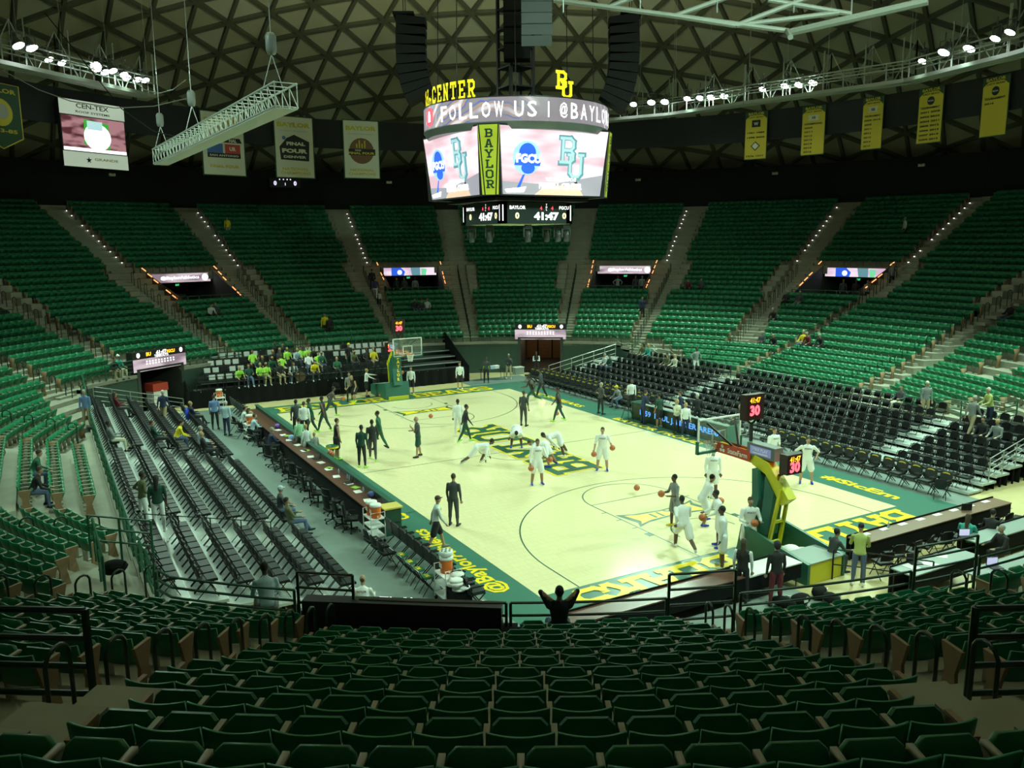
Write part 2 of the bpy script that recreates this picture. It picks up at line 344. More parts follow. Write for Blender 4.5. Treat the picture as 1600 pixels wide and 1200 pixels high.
# floor tunnels: a lined corridor behind each gap
M_tun = mat('tunnel_wall', (.05, .055, .05), .7); M_brown = mat('brown_slatted_door', (.22, .13, .06), .6, noise=.2, nscale=3)
for i, (t0, t1) in enumerate(TUN):
    am = R((t0+t1)/2); b = MB(); hw = 23.3*math.tan(R((t1-t0)/2)); H = 2.5
    b.box((-hw-.1, 3.9, H/2), (.2, 8, H)); b.box((hw+.1, 3.9, H/2), (.2, 8, H)); b.box((0, 3.9, H+.06), (2*hw+.4, 8, .12)); b.box((0, 3.9, -.05), (2*hw+.4, 8, .1))
    M_ = np.eye(4); M_[:3, :3] = rotz(-am); M_[:3, 3] = pol(am, 23.2); b2 = MB(); b2.add(np.concatenate(b.v), b.f, 0, M_)
    # side cheeks up to the row beside the gap
    for sgn in ((-1, 1) if i < 2 else ()):
        c = MB(); c.box((sgn*(hw+.1), .9, 2.75), (.2, 1.6, .5)); b2.add(np.concatenate(c.v), c.f, 0, M_)
    w_ = struct('wall_tunnel', b2, M_tun if i < 3 else M_black)
    d = MB(); d.box((0, 7.6, H/2), (2*hw, .08, H))
    for q in range(9): d.box((0, 7.53, .14+q*.27), (2*hw, .05, .22))
    e = MB(); e.add(np.concatenate(d.v), d.f, 0, M_); dd = struct('door_%d' % (i+1), e, M_brown if i == 0 else M_tun)
    if i == 0:
        for sx in (-.55, .62):
            q = MB(); q.box((sx, 7.44, H/2), (.09, .08, H)); e = MB(); e.add(np.concatenate(q.v), q.f, 0, M_); mob('door_post', e, M_black, dd)
        L = bpy.data.lights.new('tunnel_lamp', 'POINT'); L.energy = 46; L.color = (1, .72, .4); L.shadow_soft_size = .2
        lo = obj('tunnel_lamp', None); bpy.data.objects.remove(lo)
        lo = bpy.data.objects.new('tunnel_lamp', L); COL.objects.link(lo); lo.location = pol(am, 27.5, 2.3)
        tag(lo, 'warm lamp under the ceiling of the far brown tunnel', 'lamp')
# mid-level portals: dark rooms cut into the rows, screens hung over them later
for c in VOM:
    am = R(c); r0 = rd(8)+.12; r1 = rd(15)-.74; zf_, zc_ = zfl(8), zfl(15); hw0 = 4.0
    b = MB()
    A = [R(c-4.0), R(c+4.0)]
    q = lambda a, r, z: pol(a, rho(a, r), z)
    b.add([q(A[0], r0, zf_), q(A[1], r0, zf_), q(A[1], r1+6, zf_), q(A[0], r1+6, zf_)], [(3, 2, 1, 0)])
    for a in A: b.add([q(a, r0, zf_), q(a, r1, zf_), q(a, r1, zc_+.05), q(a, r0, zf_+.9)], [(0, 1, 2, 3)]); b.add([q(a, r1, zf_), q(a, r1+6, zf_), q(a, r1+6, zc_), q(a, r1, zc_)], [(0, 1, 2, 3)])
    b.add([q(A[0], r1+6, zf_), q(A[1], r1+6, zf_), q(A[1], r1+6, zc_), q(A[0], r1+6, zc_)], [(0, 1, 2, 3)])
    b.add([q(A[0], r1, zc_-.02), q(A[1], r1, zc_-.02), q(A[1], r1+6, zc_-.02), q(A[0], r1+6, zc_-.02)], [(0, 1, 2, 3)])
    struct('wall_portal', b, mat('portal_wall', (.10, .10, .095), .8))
# aisle half-steps
AIS = sorted(set([(30*k+s*8.4) for k in range(-6, 7) for s in (-1, 1) if -180 <= 30*k+s*8.4 <= 180]))
mb = MB()
for d in AIS:
    a = R(d); ca = np.array([math.cos(a), -math.sin(a), 0])
    for n in range(-3, NMAX):
        r = rho(a, rd(n)+.12); 
        if n <= nfront(a): continue
        if PX(pol(a, r, zfl(n)))[2] < 1: continue
        z0, z1 = zfl(n), zfl(n+1); h = (z1-z0)/2
        mb.box(pol(a, r-.16, z0+h/2), (1.25, .34, h), 0, rz=-a)
struct('floor_aisle_steps', mb, M_conc)
# block-end walls flanking the upper rows of the blocks without portals
mb = MB()
for k in range(-6, 6):
    for s in (-1, 1):
        A0, A1 = R(30*k+s*5.9), R(30*k+s*7.15)
        for n in range(9, 15):
            z0, z1 = zfl(n)-.3, zfl(n)+.45
            r0, r1 = rd(n)-.74, rd(n)+.12
            B = [pol(A0, rho(A0, r0)), pol(A1, rho(A1, r0)), pol(A1, rho(A1, r1)), pol(A0, rho(A0, r1))]
            mb.add([p+(0, 0, z0) for p in B]+[p+(0, 0, z1) for p in B], [(3, 2, 1, 0), (4, 5, 6, 7), (0, 1, 5, 4), (1, 2, 6, 5), (2, 3, 7, 6), (3, 0, 4, 7)])
struct('trim_2', mb, M_conc)
# dome -------------------------------------------------------------------
RB, ZB, ZA = 52.5, 16.3, 36.6
RS = (RB**2+(ZA-ZB)**2)/(2*(ZA-ZB)); ZC = ZA-RS; NU = 28
ap = np.array([0, 0, 1.]); th = math.atan(2.)
ring5 = [np.array([math.sin(th)*math.sin(R(30-36+72*k)), math.sin(th)*math.cos(R(30-36+72*k)), math.cos(th)]) for k in range(5)]
nodes = {}; tris = []
def nd(k, i, j):
    P = (ap*(NU-i-j)+ring5[k]*i+ring5[(k+1) % 5]*j); P = P/np.linalg.norm(P); return tuple(np.round(P*RS+np.array([0, 0, ZC]), 4))
for k in range(5):
    for i in range(NU):
        for j in range(NU-i):
            if i+j > 21: continue
            tris.append((nd(k, i, j), nd(k, i+1, j), nd(k, i, j+1)))
            if i+j < NU-1: tris.append((nd(k, i+1, j), nd(k, i+1, j+1), nd(k, i, j+1)))
tris = [t for t in tris if np.mean([p[2] for p in t]) > ZB-.6]
M_pan = [mat('roof_panel_%d' % i, c, .8, noise=.12, nscale=.4) for i, c in enumerate([(.46, .45, .31), (.50, .50, .38), (.41, .40, .26)])]
M_beam = mat('roof_beam', (.11, .115, .075), .7)
ceil = obj('ceiling', None, kind='structure')
C_ = np.array([np.mean(t, 0) for t in tris]); px = PX(C_); vis = (px[:, 2] > 2) & (px[:, 0] > -40) & (px[:, 0] < 1640) & (px[:, 1] > -60) & (px[:, 1] < 290)
order = np.argsort(np.where(vis, px[:, 2], 1e6))
big = set(order[:300].tolist()); rest = MB()
for idx, t in enumerate(tris):
    T = np.array(t); c = T.mean(0); n = np.array([0, 0, ZC])-c; n = n/np.linalg.norm(n)
    Q = c+(T-c)*.965; up = -n*.06
    V = np.concatenate([Q, Q+up]); F = [(0, 1, 2), (5, 4, 3), (0, 3, 4, 1), (1, 4, 5, 2), (2, 5, 3, 0)]
    h = int(abs(c[0]*13.7+c[1]*7.3+c[2]*3.1)*10) % 3
    if idx in big:
        b = MB(); b.add(V, F); mob('roof_panel', b, M_pan[h], ceil)
    else: rest.add(V, F, h)
o = mob('roof_panel_field', rest, M_pan, ceil); o['kind'] = 'stuff'
edges = {}
for t in tris:
    for a, b in ((0, 1), (1, 2), (2, 0)): edges[tuple(sorted((t[a], t[b])))] = 1
E_ = list(edges); C_ = np.array([np.mean(e, 0) for e in E_]); px = PX(C_); vis = (px[:, 2] > 2) & (px[:, 0] > -40) & (px[:, 0] < 1640) & (px[:, 1] > -60) & (px[:, 1] < 290)
order = np.argsort(np.where(vis, px[:, 2], 1e6)); big = set(order[:300].tolist()); rest = MB()
def beam(b, e):
    a_, c_ = (np.array(q) for q in e); n = np.array([0, 0, ZC])-(a_+c_)/2; n = n/np.linalg.norm(n); t = c_-a_; t = t/np.linalg.norm(t); x = np.cross(t, n)
    w, h = .13, .34
    V = [p+sx*x*w+sy*n for p in (a_, c_) for sx, sy in ((-1, -.02), (1, -.02), (1, h), (-1, h))]
    b.add(V, [(3, 2, 1, 0), (4, 5, 6, 7), (0, 1, 5, 4), (1, 2, 6, 5), (2, 3, 7, 6), (3, 0, 4, 7)])
for i, e in enumerate(E_):
    if i in big: b = MB(); beam(b, e); mob('roof_beam', b, M_beam, ceil)
    else: beam(rest, e)
o = mob('roof_beam_field', rest, M_beam, ceil); o['kind'] = 'stuff'
mb = MB()
for e in [1]:
    n = 120; mb.add([pol(2*math.pi*i/n, 53.5, ZB-.3) for i in range(n)]+[(0, 0, ZA+.8)], [])
b = MB(); rings = [(RS+.35)*0]
prof = []
for i in range(24):
    q = math.asin(54/RS)*i/23; prof.append(((RS+.25)*math.sin(q), ZC+(RS+.25)*math.cos(q)))
N = 96; V = [(0, 0, prof[0][1])]+[pol(2*math.pi*j/N, r, z) for r, z in prof[1:] for j in range(N)]
F = [(0, 1+j, 1+(j+1) % N) for j in range(N)]+[(1+i*N+j, 1+(i+1)*N+j, 1+(i+1)*N+(j+1) % N, 1+i*N+(j+1) % N) for i in range(len(prof)-2) for j in range(N)]
b.add(V, F); mob('roof_shell', b, M_dark, ceil)
# curtain ring under the dome
M_ring = mat('black_ring_curtain', (.010, .010, .012), .9)
mb = MB(); N = 96; RC = 28.0
for j in range(N):
    if abs(adiff(360*(j+.5)/N, 210)) < 40: continue          # open above the camera's own stand
    a0, a1 = 2*math.pi*j/N, 2*math.pi*(j+1)/N
    B = [pol(a0, RC), pol(a1, RC), pol(a1, RC+.12), pol(a0, RC+.12)]
    mb.add([p+(0, 0, 16.35) for p in B]+[p+(0, 0, 18.35) for p in B], [(3, 2, 1, 0), (4, 5, 6, 7), (0, 1, 5, 4), (1, 2, 6, 5), (2, 3, 7, 6), (3, 0, 4, 7)])
mob('ring_curtain', mb, M_ring, label='long black curtain ring hanging below the dome', cat='curtain')
# ---------------------------------------------------------------- stadium seats
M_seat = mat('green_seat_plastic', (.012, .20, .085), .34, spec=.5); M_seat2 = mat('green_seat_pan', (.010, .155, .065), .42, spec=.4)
M_arm = mat('armrest_tan', (.30, .27, .20), .5); M_end = mat('tan_end_panel', (.30, .19, .10), .6, noise=.2, nscale=6)
def fastmesh(name, V, F, midx, mats):
    """V (N,k,3) copies of one base shape, F base quads, midx per base quad"""
    N, k, _ = V.shape; F = np.asarray(F); f = len(F)
    idx = (F[None]+(np.arange(N)*k)[:, None, None]).reshape(-1)
    me = bpy.data.meshes.new(name); me.vertices.add(N*k); me.vertices.foreach_set('co', V.reshape(-1).astype(np.float32))
    me.loops.add(len(idx)); me.loops.foreach_set('vertex_index', idx.astype(np.int32))
    me.polygons.add(N*f); me.polygons.foreach_set('loop_start', np.arange(0, N*f*4, 4, dtype=np.int32))
    for q in mats: me.materials.append(q)
    me.polygons.foreach_set('material_index', np.tile(np.asarray(midx, np.int32), N)); me.update(calc_edges=True); return me
def place(Vb, P, A):
    """base verts at N places P with headings A (turn about z)"""
    c, s = np.cos(A)[:, None], np.sin(A)[:, None]; x, y, z = Vb[:, 0], Vb[:, 1], Vb[:, 2]
    return np.stack([c*x-s*y+P[:, :1], s*x+c*y+P[:, 1:2], np.broadcast_to(z, (len(P), len(z)))+P[:, 2:3]], -1)
def back_mb(k):
    b = MB(); xs = np.linspace(-.235, .235, k+1); V = []
    for x in xs:
        q = 1-(x/.235)**2; y = -.042*q; dz = -.012*q
        V += [(x, y+.075, .42), (x, y+.03, .66), (x, y, .80+dz), (x, y-.028, .80+dz), (x, y+.0, .62), (x, y+.045, .42)]
    F = []
    for i in range(k):
        o = i*6; F += [(o+j, o+j+1, o+6+j+1, o+6+j) for j in range(5)]+[(o+5, o, o+6, o+11)]
    F += [(0, 5, 4, 1), (1, 4, 3, 2), (k*6+1, k*6+4, k*6+5, k*6), (k*6+2, k*6+3, k*6+4, k*6+1)]
    return b.add(V, F)
def pan_mb():
    b = MB(); out = [(-.20, 0), (.20, 0), (.218, .20), (.205, .275), (.155, .325), (-.155, .325), (-.205, .275), (-.218, .20)]; k = len(out)
    d = np.array([0, .15, .32])/np.linalg.norm([0, .15, .32]); n = np.array([0, -d[2], d[1]]); o = np.array([0, .19, .405])
    V = []
    for t, s in ((0, .93), (.03, 1.), (.075, .93)):
        V += [o+np.array([x*s, 0, 0])+d*(.17+(y-.17)*s)-n*t for x, y in out]
    F = [(0, 1, 2, 7), (7, 2, 3, 6), (6, 3, 4, 5), (23, 18, 17, 16), (22, 19, 18, 23), (21, 20, 19, 22)]
    for r in (0, k): F += [(r+i, r+k+i, r+k+(i+1) % k, r+(i+1) % k) for i in range(k)]
    return b.add(V, F)
def std_mb():
    b = MB(); b.box((.243, .17, .63), (.045, .34, .035)); b.box((.243, .15, .31), (.03, .12, .62)); b.box((.243, .15, .02), (.06, .3, .04)); return b
def end_mb(sx=1):
    b = MB(); V = [(0, -.02, .66), (0, .33, .66), (0, .24, .34), (0, .31, 0), (0, .03, 0), (0, .07, .34)]
    W = [(v[0]+.05, v[1], v[2]) for v in V]; X = sx*.25-(.025)
    b.add([(v[0]+X, v[1], v[2]) for v in V+W], [(0, 1, 2, 5), (5, 2, 3, 4), (11, 8, 7, 6), (10, 9, 8, 11)]+[(i, 6+i, 6+(i+1) % 6, (i+1) % 6) for i in range(6)]); return b
PITCHS = .487
SEATS = []      # (x, y, z, heading, block, n, i, count)
BLOCKS = [(30*k, 7.1, 0) for k in range(-6, 6)]+[(15+30*k, 5.25, 1) for k in range(-6, 6)]
def row_pts(n, d0, d1):
    A = np.radians(np.linspace(d0, d1, 41)); P = np.array([pol(a, rho(a, rd(n))) for a in A]); L = np.concatenate([[0], np.cumsum(np.linalg.norm(np.diff(P, axis=0), axis=1))])
    k = int(L[-1]/PITCHS)
    if k < 1: return []
    t = (L[-1]-k*PITCHS)/2+PITCHS*(np.arange(k)+.5)
    X = np.stack([np.interp(t, L, P[:, j]) for j in (0, 1)], -1); e = .05
    T = np.stack([np.interp(t+e, L, P[:, j])-np.interp(t-e, L, P[:, j]) for j in (0, 1)], -1); T /= np.linalg.norm(T, axis=1)[:, None]
    return [(X[i, 0], X[i, 1], math.atan2(-T[i, 1], -T[i, 0])) for i in range(k)]
for c, hw, isv in BLOCKS:
    for n in range(NMIN, NMAX+1):
        h = hw
        if n < 0 and isv and abs(abs(c)-90) < 20: continue
        if abs(abs(c)-90) < 1: h = max(hw, math.degrees(math.atan2(3.95, rd(n)-1.5)))
        elif abs(abs(c)-90) < 20: h = hw if rd(n) > 32 else min(hw, 15-math.degrees(math.asin(5.2/rd(n))))
        if isv and 9 <= n <= 14: continue
        if not isv and 9 <= n <= 14: h = 5.9
        L = row_pts(n, c-h, c+h)
        if n < 0 and abs(c) in (60, 120):
            e_ = 90-math.degrees(math.asin(5.1/rd(n))); f_ = 180-{-5: 115, -4: 117.5, -3: 118.5, -2: 121.5, -1: 123.5}[n]
            if abs(c) == 120: e_, f_ = 180-e_, 180-f_
            e_, f_ = sorted((math.copysign(e_, c), math.copysign(f_, c))); L = [q_ for q_ in row_pts(n, e_, f_) if abs(q_[0]) > 17.75]
        for i, (x, y, hd) in enumerate(L):
            a = math.atan2(x, y); d = math.degrees(a)
            if n <= 1 and in_tun(d, .6): continue
            if math.hypot(x, y)-.5 < rho_f(a): continue
            SEATS.append((x, y, zfl(n), hd, c, n, i, len(L)))
S_ = np.array(SEATS); px = PX(S_[:, :3]+np.array([0, 0, .6]))
ok = (px[:, 2] > 1.2) & (px[:, 0] > -170) & (px[:, 0] < 1770) & (px[:, 1] > 200) & (px[:, 1] < 1330)
S_ = S_[ok]; px = px[ok]
inf = (px[:, 0] > -10) & (px[:, 0] < 1610) & (px[:, 1] < 1215)
order = np.argsort(np.where(inf, px[:, 2], 1e6)); near = order[:300]; far = order[300:]
bm_, pm_, sm_ = back_mb(8), pan_mb(), std_mb()
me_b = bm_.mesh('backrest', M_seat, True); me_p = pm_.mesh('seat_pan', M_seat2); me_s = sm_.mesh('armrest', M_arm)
me_e = {s: end_mb(s).mesh('end_panel', M_end) for s in (-1, 1)}
bname = {-150: 'centre block', -135: 'block left of near left aisle', -165: 'block right of near right aisle', -120: 'lower left block', -180: 'block at right edge', -105: 'left side block', 165: 'far right edge block'}
for q in near:
    x, y, z, hd, c, n, i, cnt = S_[q]; n = int(n); i = int(i); cnt = int(cnt)
    o = thing('stadium_seat', 'green tip-up seat, %s from right, %s row up, %s' % (ordw(i+1), ordw(n+1 if abs(c) >= 134 else n-NMIN+1), bname.get(int(c), 'block %s' % ordw(abs(int(c))//15))), 'seat', (x, y, z), hd, 'green tip-up stadium seats')
    obj('backrest', me_b, o); obj('seat_pan', me_p, o); obj('armrest', me_s, o)
    if i == 0: obj('end_panel', me_e[1], o, label='tan wooden end panel')
    if i == cnt-1: obj('end_panel', me_e[-1], o, label='tan wooden end panel')
lo = MB(); a_, b_, c_ = back_mb(2), pan_mb(), MB()
c_.box((.243, .17, .63), (.045, .34, .035)); c_.box((.243, .15, .31), (.03, .12, .62))
V = np.concatenate(a_.v+b_.v+c_.v); o1 = a_.n; o2 = a_.n+b_.n
F = a_.f+[tuple(i+o1 for i in f) for f in b_.f]+[tuple(i+o2 for i in f) for f in c_.f]; mi = [0]*len(a_.f)+[1]*len(b_.f)+[2]*len(c_.f)
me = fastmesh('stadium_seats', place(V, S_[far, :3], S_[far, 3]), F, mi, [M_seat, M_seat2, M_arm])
obj('stadium_seat_field', me, kind='stuff', label='green stadium seats filling the bowl around the court', cat='seats')
for s in (-1, 1):
    sel = np.array([q for q in far if px[q, 2] < 70 and int(S_[q, 6]) == (0 if s == 1 else int(S_[q, 7])-1)])
    e = end_mb(s); me = fastmesh('seat_end_panels', place(np.concatenate(e.v), S_[sel, :3], S_[sel, 3]), e.f, [0]*len(e.f), [M_end])
    obj('seat_end_panel_field', me, kind='stuff', label='tan end panels along the %s ends of the seat rows' % ('right' if s == 1 else 'left'), cat='panels')
print('seats', len(S_))
# ---------------------------------------------------------------- railings
M_rail2 = mat('dark_green_gloss_steel', (.008, .036, .02), .28)
def rail_run(name, label, d0, d1, h, nr, off=-.0, rr=.028, post_every=1.9, zoff=.1, rfun=None, M=M_green):
    rf = rfun or (lambda a: rho_f(a)+.07)
    A = np.radians(np.linspace(d0, d1, max(3, int(abs(d1-d0)/1.2)+2))); zb = [zfl(nfront(a)) if rfun is None else 0 for a in A]
    o = thing(name, label, 'railing')
    for k in range(nr):
        b = MB(); b.tube([pol(a, rf(a), z+zoff+h*(k+1)/nr) for a, z in zip(A, zb)], rr, 6); mob('rail', b, M, o)
    L = abs(R(d1-d0))*22; npost = max(2, int(L/post_every)+1)
    for a in np.radians(np.linspace(d0, d1, npost)):
        z = zfl(nfront(a)); b = MB(); b.tube([pol(a, rf(a), z), pol(a, rf(a), z+zoff+h)], rr*1.1, 6); mob('post', b, M, o)
    return o
rail_run('front_railing', 'dark green low railing before the centre front seats', -149.6, -156.8, .75, 3, M=M_rail2)
rail_run('guard_railing', 'tall dark green guard railing at the near left aisle foot', -142.3, -139.6, 1.22, 4, M=M_rail2)
rail_run('guard_railing', 'tall dark green guard railing at the near centre-right aisle foot', -156.9, -160.1, 1.22, 4, M=M_rail2)
rail_run('front_railing', 'dark green railing above the tunnel roof, centre left', -142.6, -149.4, .75, 3, M=M_rail2)
rail_run('front_railing', 'dark green low railing before the right front seats', -160.4, -169.8, .75, 3, M=M_rail2)
rail_run('guard_railing', 'tall steel-edged guard railing by the right press tables', -170.0, -174.2, 1.25, 5, M=M_rail2)
rail_run('front_railing', 'dark green railing at the lower right frame edge', -174.5, -186.0, .75, 3, M=M_rail2)
rail_run('front_railing', 'green railing left of the near left aisle', -139.4, -130.5, .85, 4)
rail_run('side_railing', 'long green railing between left stand and black chairs', -129.8, -61, .85, 4, post_every=1.4)
rail_run('side_railing', 'green railing in front of the far left corner seats', -60, -38.2, .85, 4)
rail_run('end_railing', 'green railing behind the student bleachers at far end', -30.2, 30.2, .8, 3)
rail_run('side_railing', 'green railing along the far right corner seats', 38.2, 60, .85, 3)
rail_run('side_railing', 'long green railing behind the right-hand black chairs', 61, 98, .85, 3)
rail_run('side_railing', 'green railing behind the two standing people at right', 99, 127, .85, 4)
# portal railings
for c, w_ in ((-15, 'far left'), (15, 'centre left'), (45, 'centre right'), (75, 'far right'), (-45, 'left edge'), (105, 'right edge')):
    o = thing('portal_railing', 'green railing in front of the %s upper portal' % w_, 'railing')
    A = np.radians(np.linspace(c-4.6, c+4.6, 7)); zz = zfl(8)
    for k in range(4): b = MB(); b.tube([pol(a, rho(a, rd(8)+.3), zz+.25*(k+1)) for a in A], .028, 5); mob('rail', b, M_green, o)
    for a in A: b = MB(); b.tube([pol(a, rho(a, rd(8)+.3), zz), pol(a, rho(a, rd(8)+.3), zz+1.)], .03, 5); mob('post', b, M_green, o)
for c, w_, sg in ((-135, 'left', -1), (-165, 'right', 1)):
    o = thing('portal_railing', 'heavy dark green railing around the landing at lower %s' % w_, 'railing')
    e_ = c+sg*5.0; zz = zfl(8)-.05
    P0 = G(150 if sg < 0 else 1508, 1126, zz)*(1, 1, 0); P1 = G(-330 if sg < 0 else 1980, 1112, zz)*(1, 1, 0); d = (P1-P0)/np.linalg.norm(P1-P0)
    for k in range(4): b = MB(); b.tube([P0+(0, 0, zz+.3*(k+1)), P1+(0, 0, zz+.3*(k+1))], .035, 8); mob('rail', b, M_rail2, o)
    for t in (0, 1.2, 2.4): b = MB(); b.tube([P0+d*t+(0, 0, zz), P0+d*t+(0, 0, zz+1.22)], .04, 8); mob('post', b, M_rail2, o)
# aisle handrail hoops
def hoop_me():
    b = MB(); P = [(0, -.17, 0), (0, -.17, .78)]+[(0, -.17*math.cos(q), .78+.15*math.sin(q)) for q in np.linspace(.3, math.pi-.3, 6)]+[(0, .17, .78), (0, .17, 0)]
    return b.tube(P, .024, 6).mesh('hoop', M_rail2, True)
me_h = hoop_me()
anm = {-141.6: 'near left aisle', -158.4: 'near right aisle', -171.6: 'aisle at lower right', -128.4: 'aisle at the left stand', -111.6: 'aisle at left edge', -21.6: 'far left aisle beside the upper portal', -8.4: 'aisle left of the far basket', 8.4: 'aisle behind the far basket', 21.6: 'aisle left of the far tunnel', 38.4: 'aisle right of the far tunnel', 51.6: 'aisle at the far right corner', 68.4: 'aisle above the right chairs', 81.6: 'second aisle above the right chairs', 98.4: 'aisle at the right edge', -38.4: 'aisle by the left tunnel', -51.6: 'aisle in the left corner', -68.4: 'aisle above left railing'}
for d in AIS:
    nm = [v for k, v in anm.items() if abs(k-d) < .3]
    if not nm: continue
    o = thing('aisle_handrail', 'row of green hoop handrails climbing the %s' % nm[0], 'handrail'); cnt = 0
    a = R(d)
    for n in range(NMIN, 9 if abs(d) > 120 else 14):
        if n < nfront(a): continue
        P = pol(a, rho(a, rd(n)-.25), zfl(n)); q = PX(P)
        if q[2] < 1.5 or not (-60 < q[0] < 1660 and q[1] < 1250): continue
        obj('hoop', me_h, o, P, -a); cnt += 1

# stair rails and a bag at the near left corner
for i, (a_, b_) in enumerate((((142, 862), (240, 872)), ((150, 868), (166, 935)))):
    A0, B0 = G(*a_, 2.0), G(*b_, 2.0); o = thing('stair_railing', ('green railing across the left corner landing', 'green railing down the left corner landing edge')[i], 'railing')
    for k in range(3): b = MB(); b.tube([A0+(0, 0, .32*(k+1)), B0+(0, 0, .32*(k+1))], .028, 6); mob('rail', b, M_green, o)
    for t_ in (0, .5, 1): b = MB(); q_ = A0+(B0-A0)*t_; b.tube([q_-(0, 0, .15), q_+(0, 0, .97)], .03, 6); mob('post', b, M_green, o)
P = G(178, 893, 1.95); o = thing('backpack', 'dark backpack lying on the left corner landing', 'bag', P-np.array([0, 0, .05])); b = MB(); b.ball((0, 0, .16), .3, 10, 6, sc=(1.1, .8, .6)); mob('body', b, M_black, o, True); b = MB(); b.tube([(-.2, -.2, .1), (-.1, -.3, .25), (.1, -.3, .25), (.2, -.2, .1)], .02, 5); mob('strap', b, M_black, o)
# ---------------------------------------------------------------- lamps on the catwalk ring
TINT = (.64, 1.0, .74)
M_glow = emat('lamp_glow', (.85, 1., .95), 60); M_lampb = mat('lamp_housing', (.12, .13, .13), .4, metal=.5)
ZLAMP = 19.2
def lamp(P, aim, power, label, group, size=96, r=.3):
    P = np.asarray(P, float); aim = np.asarray(aim, float); d = aim-P; d = d/np.linalg.norm(d)
    o = thing('arena_floodlight', label, 'floodlight', P, 0, group)
    x = np.cross(d, (0, 0, 1)); x /= np.linalg.norm(x); y = np.cross(x, d)
    b = MB(); b.tube([-d*.45, -d*.2, d*.1, d*.12], [.14, .17, r, r*1.02], 14); mob('housing', b, M_lampb, o, True)
    b = MB(); n = 16; b.add([d*.125+r*.95*(math.cos(2*math.pi*i/n)*x+math.sin(2*math.pi*i/n)*y) for i in range(n)], [tuple(range(n))]); mob('lens', b, M_glow, o)
    b = MB(); b.bar(-x*(r+.03), -x*(r+.03)+np.array([0, 0, .5]), .04, .04); b.bar(x*(r+.03), x*(r+.03)+np.array([0, 0, .5]), .04, .04); b.bar(-x*(r+.03)+(0, 0, .5), x*(r+.03)+(0, 0, .5), .05, .05); b.bar((0, 0, .5), (0, 0, .9), .05, .05); mob('yoke', b, M_lampb, o)
    if power:
        L = bpy.data.lights.new('flood_beam', 'SPOT'); L.energy = power; L.color = TINT; L.spot_size = R(size); L.spot_blend = .5; L.shadow_soft_size = .3
        l = bpy.data.objects.new('flood_beam', L); COL.objects.link(l); l.parent = o; l.location = d*.2
        l.rotation_euler = Vector(d).to_track_quat('-Z', 'Y').to_euler()
    return o
LP_R = [(975, 163, .5), (990, 161, .6), (1018, 158, 1), (1039, 157, 1), (1074, 152, .6), (1094, 151, .7), (1111, 150, .9), (1132, 148, 1), (1192, 137, .5), (1227, 132, .8), (1249, 130, 1), (1271, 127, 1), (1443, 93, .6), (1476, 79, 1.2), (1516, 73, 1.2), (1557, 57, .7), (1580, 47, .7)]
LP_L = [(27, 68, 1.1), (48, 72, 1), (75, 90, .5), (95, 95, .5), (150, 104, 1.), (163, 110, .7), (175, 108, .6), (192, 114, .6), (197, 119, .6), (213, 122, .7), (226, 123, .5)]
PW = 5000; nl = 0; allP = []
for side, LPs in (('right', LP_R), ('left', LP_L)):
    for i, (u, v, q) in enumerate(LPs):
        P = G(u, v, ZLAMP); on = q >= .6
        aim = np.array([P[0]*.55, P[1]*.55, 0.])
        if side == 'left' and i == 4: aim = np.array([-19., -15., 7.])
        lamp(P, aim, PW*q if on else 0, '%s arena floodlight from the left in the %s lit row under the dome' % (ordw(i+1), side), 'catwalk floodlights', r=.17+.11*q)
        if on: allP.append(P)
print('lit', len(allP), [np.round(np.degrees(np.arctan2(p[0], p[1]))) for p in allP], [np.round(np.hypot(p[0], p[1]), 1) for p in allP])
for i, a in enumerate((-178, -165, -100, -82, -120, 150, 135, 120)):
    P = pol(R(a), 25.5, ZLAMP)
    lamp(P, (P[0]*.12, P[1]*.12, 0) if a < -90 else (P[0]*.55, P[1]*.55, 0), PW*(.3 if a in (-100, -82, -120) else 1.3), 'arena floodlight on the unseen side of the ring, %s clockwise' % ordw(i+1), 'catwalk floodlights')
for i, a in enumerate((-178, -165, -150, -135, -120, 165)):  # uplights added out of view to brighten the dome
    P = pol(R(a), 27.2, ZLAMP+.8); o = lamp(P, P+pol(R(a), -7.6, 6.4), 13000, 'uplight on the unseen ring side washing the dome, %s clockwise' % ordw(i+1), 'catwalk uplights', size=84, r=.2)
    [setattr(c.data, 'color', (.92, 1., .68)) for c in o.children if c.type == 'LIGHT']
